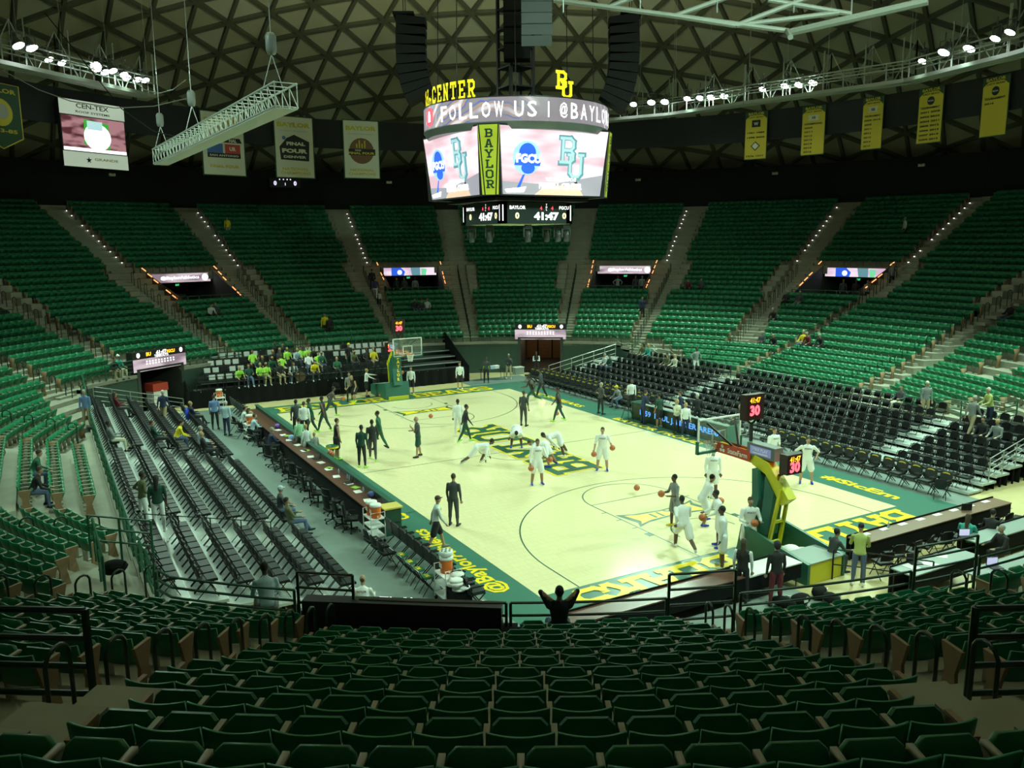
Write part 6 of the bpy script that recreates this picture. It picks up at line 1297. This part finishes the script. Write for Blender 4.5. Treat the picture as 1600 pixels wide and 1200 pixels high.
def getpose(nm, **kw):
    key = (nm, tuple(sorted(kw.items())))
    if key not in CACHE: CACHE[key] = person_mesh('person_'+nm, **{**POSE[nm], **kw})
    return CACHE[key]
pose('stand'); pose('walk', legs=((22, 2, 8), (-16, 2, 12)), arms=((-18, 8, 15, .05), (22, 8, 20, .05)), lean=6)
pose('hips', legs=((2, 10, 3), (2, 10, 3)), arms=((-22, 42, 75, .75), (-22, 42, 75, .75)))
pose('ballhold', arms=((18, 16, 78, .42), (18, 16, 78, .42)), legs=((4, 7, 6), (4, 7, 6)))
pose('twoball', arms=((8, 24, 62, .0), (12, 14, 30, .0)), legs=((8, 9, 14), (4, 9, 10)), lean=8)
pose('bend', lean=118, hz=.9, legs=((-4, 12, 2), (-4, 12, 2)), arms=((62, 14, 4, 0), (62, 14, 4, 0)), head=(0, 20))
pose('lunge', lean=82, hz=.62, legs=((62, 4, 92), (-38, 4, 20)), arms=((88, 12, 6, 0), (72, 12, 6, 0)), head=(0, -15))
pose('pike', lean=104, hz=.8, legs=((-12, 10, 4), (-26, 6, 6)), arms=((58, 14, 4, 0), (70, 12, 4, 0)), head=(0, 10))
pose('run', lean=22, legs=((48, 3, 45), (-28, 3, 38)), arms=((-35, 10, 70, .1), (40, 10, 70, .2)))
pose('dribble', lean=30, hz=.85, legs=((42, 9, 52), (18, 9, 40)), arms=((30, 14, 40, .0), (20, 20, 55, .0)))
pose('mouth', arms=((30, 6, 120, .35), (12, 8, 88, .6)), legs=((8, 6, 4), (-6, 6, 4)))
pose('crossed', arms=((20, 6, 92, .8), (20, 6, 86, .8)))
pose('point', arms=((82, 8, 6, 0), (60, 4, 12, 0)))
pose('reach', arms=((38, 10, 45, .15), (30, 10, 50, .15)), lean=14)
pose('sit', seated=True, hz=.53, lean=2, legs=((84, 6, 86), (84, 6, 86)), arms=((24, 10, 52, .3), (24, 10, 52, .3)))
pose('sitlean', seated=True, hz=.53, lean=26, legs=((84, 10, 92), (84, 10, 80)), arms=((40, 12, 55, .3), (44, 12, 50, .3)))
pose('sitback', seated=True, hz=.53, lean=-12, legs=((82, 4, 50), (88, 6, 84)), arms=((18, 12, 60, .4), (18, 12, 48, .3)))
pose('sitwork', seated=True, hz=.53, lean=16, legs=((84, 6, 90), (84, 6, 90)), arms=((48, 12, 50, .25), (48, 12, 50, .25)), head=(0, -15))
pose('behind', seated=True, hz=.53, lean=-4, legs=((84, 10, 86), (84, 10, 86)), arms=((152, 30, 168, 1.5), (152, 30, 168, 1.5)))
SK = [(.42, .26, .17), (.30, .17, .10), (.11, .06, .04), (.16, .085, .05)]
HR = {'black': (.012, .01, .01), 'brown': (.06, .035, .02), 'blond': (.42, .30, .12), 'grey': (.34, .33, .30), 'white': (.55, .54, .5)}
def cm(c, rough=.75): c = tuple(round(x, 3) for x in c); return mat('cloth_%d_%d_%d' % tuple(int(x*1000) for x in c), c, rough, noise=.08, nscale=30)
COLR = dict(white=(.78, .80, .80), black=(.016, .016, .018), charcoal=(.05, .055, .06), green=(.015, .11, .06), dgreen=(.012, .06, .04), lime=(.38, .75, .08), yellow=(.75, .60, .02), khaki=(.40, .33, .20), navy=(.02, .03, .08), blue=(.16, .26, .52), lblue=(.45, .60, .70), grey=(.22, .24, .24), jeans=(.09, .13, .24), maroon=(.16, .02, .03), teal=(.05, .38, .32), olive=(.11, .12, .06), cream=(.55, .55, .42), purple=(.06, .04, .16), pale=(.55, .62, .60), brown=(.08, .05, .03), royal=(.02, .06, .55), ygreen=(.42, .48, .14), mint=(.25, .50, .30))
def person(nm, P, face, label, shirt, pants, skin=0, hair='brown', sleeves='long', shoe='black', s=1., hairstyle='short', leg='long', group=None, cap=None, pr=None, slc=None, **kw):
    shorts = leg == 'short'
    me, inf = getpose(nm, shorts=shorts, hair=hairstyle, **kw)
    o = obj('person', me, None, P, R(face), label, 'person', group); o.scale = (s, s, s)
    sk = mat('skin_%d' % skin, SK[skin], .5); sh = cm(COLR[shirt]); pt = cm(COLR[pants]); hm = cm(COLR[cap]) if cap else mat('hair_'+hair, HR[hair], .7)
    sl = {'long': (sh, sh), 'short': (sh, sk), 'none': (sk, sk)}[sleeves] if not slc else (cm(COLR[slc]),)*2
    for i, q in enumerate((sk, hm, sh, sl[0], sl[1], pt, pt if leg == 'long' else sk, cm(COLR[shoe]) if shoe in COLR else sk, mat('dark_eye', (.02, .012, .01), .4))): o.material_slots[i].link = 'OBJECT'; o.material_slots[i].material = q
    if pr:
        b = MB(); c = inf['back' if pr[0] == 'b' else 'chest']; F_ = inf['F']*(-1 if pr[0] == 'b' else 1); x = np.cross(inf['U'], F_)
        text_on(b, pr[1], c+F_*.012+inf['U']*.06, x, inf['U'], .06, bold=.03, width=.24); mob('shirt_print', b, cm(COLR[pr[2]]), o)
    o['hands'] = 0; del o['hands']
    return o, [np.asarray(P)+rotz(R(face))@(h*s) for h in inf['hands']]
C_, A_F, L_, R_ = 150, -30, 60, -120      # towards the camera, away, picture left, picture right
fl = lambda u, v, z=.02: G(u, v, z)
W = dict(shirt='white', pants='white', shoe='royal', leg='short', s=1.06, slim=1.12)
GW = 'players in white warm-up shirts'
o, h = person('twoball', fl(839, 757), C_+15, 'player in white with two basketballs, left of centre lettering', skin=1, sleeves='long', group=GW, pr=('f', 'FGCU', 'navy'), **W)
ball(h[0]+(0, 0, .05), 'basketball tucked at the left player\'s hip'); ball(h[1]+(.02, 0, -.12), 'basketball under the left player\'s lower hand')
o, h = person('twoball', fl(941, 735), C_-8, 'player in white with two basketballs, right of centre lettering', skin=0, group=GW, pr=('f', 'FGCU', 'navy'), foot_yaw=10, sleeves='short', **W)
ball(h[0]+(0, 0, .05), 'basketball held at the right player\'s side'); ball(h[1]+(0, 0, -.12), 'basketball dribbled by the right player')
person('stand', fl(1112, 776), C_, 'player in white standing behind the near backboard', skin=2, hair='black', group=GW, pr=('f', 'FGCU', 'navy'), **{**W, 'shoe': 'black'})
person('bend', fl(807, 700), C_, 'player in white folded forward, hands on the floor at centre court', skin=2, hair='black', group=GW, sleeves='short', **W)
person('pike', fl(872, 712), L_+10, 'player in white stretching leftwards, furthest right of the stretchers', skin=2, hair='black', group=GW, **{**W, 'shoe': 'white'})
person('lunge', fl(745, 724), R_, 'player in white in a low lunge facing right', skin=2, hair='black', group=GW, **{**W, 'shoe': 'pale'})
person('pike', fl(852, 728), L_-15, 'player in white stretching behind the two-ball player', skin=1, hair='brown', group=GW, **W)
person('run', fl(1068, 860), A_F+10, 'player in white jogging away below the near emblem', skin=2, hair='black', group=GW, **{**W, 'shoe': 'white'})
o, h = person('ballhold', fl(1054, 824), L_+20, 'man in grey tee holding a ball by the near emblem', 'grey', 'grey', 2, 'black', 'short', 'yellow', 1.04, leg='short', group=GW); ball((h[0]+h[1])/2+(-.1, 0, .05), 'basketball held by the man in grey tee')
o, h = person('dribble', fl(1096, 820), R_+10, 'player in white crouching to dribble near the lane', skin=1, hair='black', group=GW, **W); ball(h[1]+(.05, 0, .1), 'basketball of the crouching player')
o, h = person('reach', fl(1124, 855), L_, 'player in white reaching left with a ball in the lane', skin=2, hair='black', group=GW, **W); ball(h[0]+(-.05, 0, 0), 'basketball of the player reaching left')
person('stand', fl(1128, 887), L_-10, 'player in white seen from behind, nearest on the baseline', skin=2, hair='black', group=GW, **{**W, 'shoe': 'pale'})
o, h = person('ballhold', fl(1168, 869), C_+5, 'player in white holding one ball at his waist by the stanchion', skin=0, group=GW, pr=('f', 'FGCU', 'navy'), **W); ball((h[0]+h[1])/2, 'basketball held at the waist by the stanchion')
person('hips', fl(1259, 755), C_-12, 'player in white tee, hands on hips, right of the stanchion', skin=0, group=GW, sleeves='short', pr=('f', 'FGCU', 'navy'), **W)
person('stand', fl(1206, 737), C_+20, 'player in white tee behind the stanchion boom', skin=0, group=GW, sleeves='short', pr=('f', 'FGCU', 'navy'), **W)
person('stand', fl(709, 822), R_+70, 'man in black tracksuit standing alone on the left court', 'charcoal', 'charcoal', 0, 'brown', s=1.03)
person('walk', fl(682, 858), R_+15, 'man in pale top, black shorts and cap walking the left sideline', 'pale', 'black', 0, 'brown', 'long', 'grey', leg='short', hairstyle='cap', cap='brown', pr=('f', 'BU', 'lime'))
GB = 'players and staff in dark warm-ups'
D_ = dict(group=GB, s=1.05)
person('stand', fl(527, 718), R_+30, 'player in black tank top by the scorer\'s table', 'black', 'black', 0, 'brown', 'none', 'lime', leg='short', **D_)
person('stand', fl(566, 731), A_F-15, 'man in dark green top seen from behind, left of a pair', 'dgreen', 'black', 2, 'black', 'long', 'lime', **D_)
person('walk', fl(583, 719), A_F+10, 'tall man in black hoodie seen from behind', 'black', 'charcoal', 2, 'black', 'long', 'lime', **D_)
person('walk', fl(594, 702), L_, 'man in green tracksuit facing left', 'green', 'green', 2, 'black', 'long', 'black', **D_)
person('mouth', fl(654, 714), L_+15, 'bald coach in dark tee and green shorts, hand at mouth', 'charcoal', 'dgreen', 0, 'blond', 'short', 'black', hairstyle='bald', leg='short', **D_)
person('walk', fl(727, 690), R_+10, 'man in black and green tracksuit striding right', 'black', 'dgreen', 3, 'black', 'long', 'lime', **D_)
person('stand', fl(716, 682), A_F, 'man in white top partly behind the striding man', 'white', 'white', 2, 'black', 'long', 'white', **D_)
person('walk', fl(487, 678), L_+20, 'man in green tracksuit behind the white-shirted man', 'green', 'dgreen', 2, 'black', 'long', 'lime', **D_)
person('walk', fl(507, 674), L_-10, 'player in black top and green pants walking left', 'black', 'dgreen', 2, 'black', 'none', 'lime', **D_)
o, h = person('run', fl(516, 651), R_+20, 'player in dark kit running with a ball at far left', 'charcoal', 'dgreen', 2, 'black', 'none', 'lime', **D_); ball(h[1]+(.1, 0, 0), 'basketball of the running far player')
person('stand', fl(477, 686), A_F, 'man in white dress shirt seen from behind, far sideline', 'white', 'black', 0, 'brown', **D_)
person('stand', fl(465, 682), A_F+20, 'man in dark clothes left of the white-shirted man', 'charcoal', 'black', 3, 'black', **D_)
for u, v, l_, c, hr, s_ in ((470, 712, 'person in pale lime top at the table front', 'mint', 'brown', .98), (481, 722, 'person in white hoodie at the table front', 'pale', 'blond', .95), (494, 724, 'fair-haired child in grey at the table front', 'grey', 'blond', .78)): person('stand', fl(u, v), L_-40, l_, c, 'pale', 0, hr, s=s_)
person('stand', fl(818, 666), R_+60, 'coach in slate shirt and trousers watching, far court', 'charcoal', 'charcoal', 1, 'brown', 'short', 'black', **D_)
person('run', fl(832, 631), L_+20, 'player in black with lime trim running at far right sideline', 'black', 'dgreen', 2, 'black', 'none', 'lime', **D_)
person('walk', fl(846, 622), L_-20, 'man in dark suit walking at the far right sideline', 'charcoal', 'black', 2, 'black', 'long', 'lime', **D_)
o, h = person('walk', fl(873, 658), L_, 'player in black tank and green pants dribbling at far right', 'black', 'dgreen', 2, 'black', 'none', 'lime', **D_); ball((*fl(870, 655)[:2], .35), 'basketball dribbled at far right')
person('mouth', fl(795, 592), C_, 'man in dark jacket and khaki trousers by the far table', 'charcoal', 'khaki', 1, 'grey', 'long', 'cream')
person('crossed', fl(838, 588), C_, 'usher in black vest with white sleeves at the far tunnel', 'black', 'black', 2, 'black', slc='white')
person('stand', fl(760, 598), C_, 'person in dark clothes behind the far black table', 'charcoal', 'black', 2, 'black')
person('point', fl(573, 620), R_+10, 'man in white top and black shorts reaching right by far basket', 'white', 'black', 0, 'blond', 'long', 'black', leg='short')
person('stand', fl(643, 616), C_, 'man in white top and black shorts under the far basket', 'white', 'black', 0, 'brown', 'long', 'white', leg='short')
person('stand', fl(719, 608), C_, 'man in white top standing alone right of the far basket', 'white', 'black', 0, 'brown', 'long', 'white', leg='short')
person('stand', fl(547, 627), C_+10, 'man in grey top standing at the far baseline', 'grey', 'black', 0, 'brown')
person('dribble', fl(556, 628), C_-30, 'player in black tank bending at the far baseline', 'black', 'black', 0, 'blond', 'none', 'lime', leg='short')
# left side
person('stand', fl(337, 671), A_F+10, 'man in blue shirt and black trousers seen from behind', 'blue', 'black', 0, 'brown', s=1.02)
person('stand', fl(355, 681), A_F-20, 'grey-haired man in pale blue shirt and navy trousers', 'lblue', 'navy', 0, 'white', s=1.0)
person('walk', G(257, 663, .58), A_F, 'man in plaid shirt and khaki trousers on the left risers', 'navy', 'khaki', 0, 'white')
def sit_l(k, y, label, shirt, pants, pose_='sit', face=-90, **kw): return person(pose_, (LROW[k]+.02, y, LZ[k]), face, label, shirt, pants, **kw)
def seat_y(u, v, x, z): d = ray(u, v); t = (x-CAM[0])/d[0]; return (CAM+t*d)[1]
def near_y(u, v, z): return G(u, v, z)[1]
GL = 'spectators on the left risers'
sit_l(0, near_y(300, 650, .7), 'person in navy jacket seated at the far end of the front left row', 'navy', 'black', 'sitback', hair='blond', group=GL)
sit_l(5, near_y(178, 690, 1.7), 'person in grey seated by the green left railing', 'grey', 'cream', 'sitback', hair='black', skin=2, group=GL)
sit_l(3, near_y(240, 690, 1.2), 'person in dark green seated mid left risers', 'dgreen', 'black', 'sitback', hair='brown', group=GL)
sit_l(2, near_y(272, 688, 1.), 'person in bright yellow hoodie on the left risers', 'yellow', 'jeans', 'sitlean', hair='black', group=GL)
sit_l(1, near_y(310, 698, .8), 'man in pale blue shirt beside the man in black suit', 'lblue', 'navy', hair='grey', group=GL)
sit_l(1, near_y(316, 706, .8)-.1, 'man in black suit seated on the left risers', 'black', 'black', 'sitback', hair='blond', group=GL)
sit_l(4, near_y(236, 640, 1.3), 'woman in maroon seated near the far left railing', 'maroon', 'charcoal', 'sitback', hair='brown', hairstyle='long', group=GL)
sit_l(0, near_y(405, 800, .7), 'person in white cap seated in the front left row', 'charcoal', 'jeans', hair='white', hairstyle='cap', cap='lblue', group=GL)
sit_l(0, near_y(412, 815, .7)-.3, 'dark-haired person beside the white cap, front left row', 'olive', 'jeans', 'sitback', hair='black', group=GL)
person('hips', G(226, 822, LZ[5]), R_+50, 'woman in olive top and white trousers by the left railing', 'olive', 'white', 2, 'black', sleeves='short', shoe='white', s=.95)
person('stand', G(250, 832, LZ[5]), A_F+15, 'woman with long dark hair in green top and white trousers', 'dgreen', 'white', 2, 'black', sleeves='short', shoe='white', hairstyle='long', s=.97)
o = thing('blue_coat', 'bright blue coat hung over the far front-row chair', 'coat', (LROW[0]-.25, near_y(283, 650, .7), LZ[0])); b = MB(); b.box((0, 0, .62), (.12, .5, .5)); b.ball((0, 0, .85), .2, 10, 6, sc=(.5, 1.2, .5)); mob('cloth', b, cm(COLR['royal']), o, True)
for i, (y, l_, c, hr) in enumerate(((10.6, 'man in white shirt seated at the far table end', 'pale', 'black'), (9.2, 'fair-haired person in grey seated at the far table end', 'grey', 'blond'), (8.4, 'man in white shirt at the scorer\'s table beside a fair head', 'lblue', 'brown'), (4.9, 'grey-haired man in navy at the scorer\'s table', 'navy', 'grey'))): person('sitwork', (-10.3, y, .02), -90, l_, c, 'charcoal', 0, hr)
# far end student section
rng = random.Random(3); GS = 'students in the far bleachers'
STU = [(408, 594, 0, 'lime'), (458, 589, 0, 'pale'), (528, 586, 0, 'green'), (416, 578, 0, 'lime'), (372, 576, 0, 'lime'), (389, 574, 0, 'dgreen'), (404, 572, 1, 'dgreen'), (423, 566, 1, 'green'), (441, 563, 1, 'lime'), (437, 572, 0, 'black'), (457, 572, 0, 'charcoal'), (395, 555, 2, 'lime'), (410, 560, 1, 'black'), (425, 556, 2, 'black'), (439, 552, 2, 'charcoal'), (449, 555, 2, 'lime'), (462, 555, 2, 'lblue'), (471, 555, 2, 'lime'), (481, 552, 2, 'lime'), (489, 552, 2, 'black'), (498, 560, 1, 'lime'), (503, 566, 1, 'green'), (490, 570, 0, 'yellow'), (483, 566, 1, 'white'), (430, 545, 3, 'black'), (440, 543, 3, 'charcoal'), (574, 565, 1, 'black'), (584, 563, 1, 'yellow'), (551, 566, 1, 'olive')]
for i, (u, v, k, c) in enumerate(STU):
    x = atr(u, v, 19.5+k*.9)[0]; d = ray(u, v); t_ = (BY[k]-CAM[1])/d[1]; x = (CAM+t_*d)[0]
    person(('sit', 'sitlean', 'sitback')[i % 3], (x, BY[k]+.05, BZ[k]), 180+rng.uniform(-15, 15), '%s student from the left, in %s, bleacher row %s' % (ordw(sorted(q[0] for q in STU).index(u)+1), {'lime': 'lime green', 'dgreen': 'dark green', 'lblue': 'pale blue', 'pale': 'pale green'}.get(c, c), ordw(k+1)), c, rng.choice(('jeans', 'black', 'charcoal', 'khaki')), rng.choice((0, 0, 1, 2)), rng.choice(('black', 'brown', 'blond')), 'short', 'pale', group=GS)
person('stand', (atr(535, 560, 20)[0]+.4, BY[1], BZ[1]), 190, 'man in black with yellow cap standing among the white sheets', 'black', 'dgreen', 0, 'blond', 'short', hairstyle='cap', cap='yellow')
o = thing('bass_drum', 'round bass drum in the student section', 'drum', ((CAM+(BY[0]-.2-CAM[1])/ray(468, 586)[1]*ray(468, 586))[0], BY[0]-.25, BZ[0]+.36)); b = MB(); b.lathe([(.33, -.18), (.35, -.17), (.35, .17), (.33, .18)], 18); b.v = [np.stack([v[:, 0], v[:, 2], v[:, 1]], -1) for v in b.v]; mob('shell', b, cm(COLR['black']), o, True); b = MB(); b.lathe([(.31, -.185), (.31, -.19)], 18); b.v = [np.stack([v[:, 0], v[:, 2], v[:, 1]], -1) for v in b.v]; mob('head', b, cm(COLR['brown']), o)
# right side
GR = 'people around the right sideline'
def sit_r(k, u, v, label, shirt, pants='charcoal', pose_='sit', **kw): return person(pose_, (RROW[k], near_y(u, v, RZ[k]+.45) if False else (CAM+(RROW[k]-CAM[0])/ray(u, v)[0]*ray(u, v))[1], RZ[k]), 90, label, shirt, pants, group=GR, **kw)
sit_r(6, 1004, 573, 'dark-haired woman beside the woman in teal, upper right risers', 'olive', hair='black', hairstyle='long'); sit_r(6, 1013, 575, 'blonde woman in teal on the upper right risers', 'teal', hair='blond', hairstyle='long')
sit_r(5, 1042, 588, 'person in olive beside a blonde woman, right risers', 'olive', 'black', hair='black'); sit_r(5, 1054, 590, 'blonde woman in cream on the right risers', 'cream', 'black', hair='blond', hairstyle='long')
sit_r(3, 945, 600, 'older man in pale jacket, left of a couple on the right risers', 'pale', 'jeans', hair='grey'); sit_r(3, 953, 602, 'older man in green coat, right of a couple on the right risers', 'dgreen', 'jeans', hair='brown', hairstyle='cap', cap='dgreen')
person('sitlean', (10.15, 5.6, .02), 90, 'person in jeans with yellow cap on the courtside chairs', 'grey', 'jeans', 0, 'blond', hairstyle='cap', cap='yellow', group=GR)
person('hips', fl(938, 647), A_F-60, 'man in dark grey tee standing by the courtside chairs', 'charcoal', 'black', 0, 'grey', 'short', group=GR)
person('stand', fl(986, 640, .3), C_, 'person in white jacket standing on the right risers', 'white', 'black', 2, 'brown', group=GR, s=.95)
person('reach', fl(1004, 662), R_+20, 'camera operator bending behind the tripod', 'navy', 'navy', 0, 'brown', group=GR)
person('stand', fl(1030, 668), L_-60, 'person in green tee and black shorts before the LED table', 'dgreen', 'black', 1, 'black', 'short', 'grey', leg='short', group=GR)
person('crossed', fl(1056, 677), C_+30, 'blonde woman in cream top and black leggings at the sideline', 'cream', 'black', 0, 'blond', hairstyle='long', group=GR, s=.97)
person('stand', fl(1070, 682), C_+10, 'woman in white top and dark jeans at the sideline', 'white', 'navy', 0, 'blond', hairstyle='long', shoe='cream', group=GR, s=.95)
person('stand', (9.95, G(1068, 660, 0)[1]-.4, .02), L_, 'man in navy suit behind the LED table', 'navy', 'navy', 0, 'brown', group=GR); person('stand', (10.2, G(1083, 662, 0)[1]-.9, .02), A_F, 'man in black suit with white hair behind the LED table', 'black', 'black', 0, 'white', group=GR)
person('sit', (10.6, (CAM+(10.6-CAM[0])/ray(1157, 665)[0]*ray(1157, 665))[1], .3), 60, 'man in brown jacket seated beyond the near shot clock', 'brown', 'black', 0, 'grey', group=GR); person('sit', (11.4, (CAM+(11.4-CAM[0])/ray(1177, 668)[0]*ray(1177, 668))[1], .14), 90, 'woman in mint green seated beyond the near shot clock', 'mint', 'grey', 1, 'black', group=GR)
person('stand', G(1444, 655, 1.35), C_, 'white-haired man in grey jacket standing at the top right row', 'grey', 'khaki', 0, 'white', group=GR)
person('walk', G(1516, 682, 1.3), R_+20, 'person in grey coat and khaki trousers shaking hands at right', 'grey', 'khaki', 0, 'grey', group=GR); person('reach', G(1545, 668, 1.4), L_, 'white-haired man in yellow-green jacket shaking hands at right', 'ygreen', 'navy', 0, 'white', group=GR)
sit_r(6, 1404, 640, 'man in dark cap seated in the top right row', 'charcoal', 'cream', 'sitback', hair='black'); sit_r(4, 1534, 692, 'person in black seated at the right aisle', 'black', 'black', hair='black'); sit_r(4, 1556, 698, 'person in grey hoodie seated at the right aisle', 'grey', 'charcoal', hair='blond')
person('hips', G(1087, 585, 1.3), C_+20, 'woman in grey top and white trousers at the top of right risers', 'grey', 'white', 2, 'black', group=GR, s=.95)
# near right corner
person('stand', fl(1158, 940), A_F-25, 'woman in black vest with white sleeves at the near press table', 'black', 'black', 0, 'brown', hairstyle='long', s=.98, slc='white')
person('stand', fl(1211, 947), A_F+10, 'person in black hooded jacket and maroon trousers by the stanchion', 'black', 'maroon', 0, 'black', hairstyle='hood', cap='black')
person('sitwork', (*G(1298, 872, .45)[:2], .0), R_+20, 'seated camera operator in dark jacket behind the near baseline', 'charcoal', 'charcoal', 1, 'black')
person('reach', fl(1340, 915), R_+70, 'man in yellow-green tee and jeans standing by the press table', 'ygreen', 'jeans', 0, 'black', 'short', 'white', hairstyle='cap', cap='black')
person('sitwork', (*G(1508, 846, .5)[:2], .0), R_+50, 'curly-haired woman in teal at the press table', 'teal', 'black', 0, 'brown', hairstyle='long'); person('sitwork', (*G(1545, 838, .5)[:2], .0), R_+40, 'dark-haired man in black at the press table', 'black', 'black', 0, 'black'); person('sitwork', (*G(1570, 862, .5)[:2], .0), L_+10, 'grey-haired man in black at the corner laptop', 'black', 'black', 0, 'grey')
# near front
def bowl(u, v, dz=0.):
    d = ray(u, v)
    for t in np.arange(3, 110, .01):
        w_ = CAM+t*d; s = abs(w_[0])+1.5 if abs(w_[1]) < 4.4 and abs(w_[0]) > 15 else math.hypot(w_[0], w_[1]); n = (s-24.0)/TREAD
        if s < 19.2: continue
        if w_[2]-dz < zfl(n): return w_, round(n)
    return None, 0
def seat_at(n, u, v):
    """nearest seat of row n to that pixel"""
    c = [q for q in range(len(S_)) if int(S_[q, 5]) == n]; P = PX(S_[c, :3]+np.array([0, 0, .6])); i = c[int(np.argmin(np.hypot(P[:, 0]-u, P[:, 1]-v)))]; return S_[i]
def fan(n, u, v, label, shirt, pants, pose_='sit', **kw):
    q = seat_at(n, u, v); f = np.array([-math.sin(q[3]), math.cos(q[3])]); return person(pose_, (q[0]+f[0]*.33, q[1]+f[1]*.33, q[2]), math.degrees(q[3]), label, shirt, pants, **kw)
fan(0, 866, 985, 'man in black with both hands behind his head, front row', 'black', 'jeans', 'behind', hair='black', sleeves='short')
person('sitlean', G(420, 985, zfl(0)), -10, 'woman in pale blue top seated at the near left aisle foot', 'lblue', 'grey', 2, 'black')
person('sitwork', (*G(566, 946, .6)[:2], .0), -30, 'bald man in white printed shirt seated before the near tunnel', 'white', 'charcoal', 0, 'brown', hairstyle='bald', pr=('b', 'BAYLOR', 'charcoal'))
fan(-3, 6, 738, 'person in green seated at the left frame edge', 'green', 'jeans', 'sitlean', hair='brown'); fan(-3, 14, 772, 'person in black jacket seated at the left frame edge', 'black', 'jeans', 'sitlean', hair='brown')
# scattered spectators in the bowl
for n, u, v, l_, c, p_, kw in ((7, 1565, 555, 'woman in grey seated beside a man at the right edge', 'grey', 'black', dict(hair='grey')), (7, 1578, 553, 'man in black jacket and jeans seated at the right edge', 'black', 'jeans', dict(hair='grey')), (1, 1252, 570, 'person in yellow, left of three in the right stand', 'yellow', 'jeans', dict(hair='blond')), (1, 1262, 572, 'person in maroon, middle of three in the right stand', 'maroon', 'black', dict(hair='grey')), (1, 1281, 575, 'man in black, right of three in the right stand', 'black', 'black', dict(hair='grey')), (0, 1206, 578, 'bald man in black in the right front row', 'black', 'black', dict(hair='grey', hairstyle='bald')), (0, 1185, 575, 'person in dark grey in the right front row', 'charcoal', 'black', dict(hair='grey')), (4, 1185, 543, 'man lounging in black in the right stand', 'black', 'charcoal', dict(hair='grey')), (5, 643, 480, 'person in black, left of three above the far basket', 'black', 'jeans', dict(hair='black')), (5, 653, 480, 'person in dark clothes, middle of three above the far basket', 'charcoal', 'jeans', dict(hair='black')), (5, 664, 479, 'person in white, right of three above the far basket', 'pale', 'jeans', dict(hair='black')), (6, 326, 494, 'person in white vest, left of two in the far left stand', 'pale', 'black', dict(hair='black')), (6, 338, 496, 'person in dark clothes, right of two in the far left stand', 'charcoal', 'black', dict(hair='brown')), (0, 168, 582, 'person in black at the left tunnel railing', 'black', 'khaki', dict(hair='brown')), (0, 190, 572, 'person in turquoise with white cap by the left tunnel', 'teal', 'cream', dict(hair='white', hairstyle='cap', cap='white')), (9, 1075, 438, 'person in dark clothes, left of two beside the right portal', 'maroon', 'black', dict(hair='black')), (9, 1098, 438, 'person in dark clothes, right of two beside the right portal', 'charcoal', 'black', dict(hair='black')), (7, 1232, 468, 'person in black with white cap below the far right portal', 'black', 'black', dict(hair='white')), (7, 1250, 470, 'person in grey below the far right portal', 'charcoal', 'grey', dict(hair='grey'))):
    fan(n, u, v, l_, c, p_, rng.choice(('sit', 'sitlean', 'sitback')), **kw)
def at_bowl(u, v, label, shirt, pants, face=C_, pose_='stand', **kw): w_, n = bowl(u, v); person(pose_, w_, face, label, shirt, pants, **kw)
at_bowl(516, 533, 'man in black standing above the student section', 'black', 'black', A_F, hair='black', skin=2); at_bowl(509, 528, 'person in yellow behind the man in black, far stand', 'yellow', 'black', C_, hair='black')
at_bowl(587, 468, 'woman in purple top and white trousers climbing the far aisle', 'purple', 'white', A_F, 'walk', hair='black'); at_bowl(603, 466, 'person in grey top near the far left-centre portal', 'grey', 'black', L_, hair='black'); at_bowl(582, 455, 'person in black on the far aisle stairs', 'black', 'black', A_F, hair='black'); at_bowl(593, 480, 'child in white on the far aisle stairs', 'pale', 'black', A_F, s=.7)
at_bowl(1003, 500, 'man in dark suit on the stairs right of the far tunnel', 'navy', 'black', C_, hair='black'); at_bowl(357, 372, 'steward in yellow vest high in the far left rows', 'yellow', 'khaki', C_, hair='black'); at_bowl(1413, 376, 'person in white shirt high in the right rows', 'pale', 'black', L_, hair='grey'); at_bowl(1392, 452, 'person in grey beside the far right portal', 'grey', 'black', C_, hair='grey')
for u, c, l_, hp in ((620, 'black', 'first silhouette in the left-centre portal', 15), (632, 'charcoal', 'second silhouette in the left-centre portal', 15), (649, 'grey', 'third silhouette in the left-centre portal', 15), (965, 'grey', 'man with hands on hips in the right-centre portal', 45), (993, 'charcoal', 'second person in the right-centre portal', 45), (1003, 'grey', 'third person in the right-centre portal', 45), (1317, 'charcoal', 'first person in the far right portal', 75), (1337, 'black', 'second person in the far right portal', 75), (1355, 'grey', 'third person in the far right portal', 75)):
    P = atr(u, 450, rho(R(hp), rd(10))); person('hips' if 'hips' in l_ else 'stand', (P[0], P[1], zfl(8)), C_, l_, c, 'black', rng.choice((0, 1, 2)), 'black', group='people in the upper portals')
at_bowl(137, 668, 'man in blue-grey at the far left stair with yellow lanyard', 'blue', 'khaki', C_, hair='grey')
print('poses', len(CACHE))
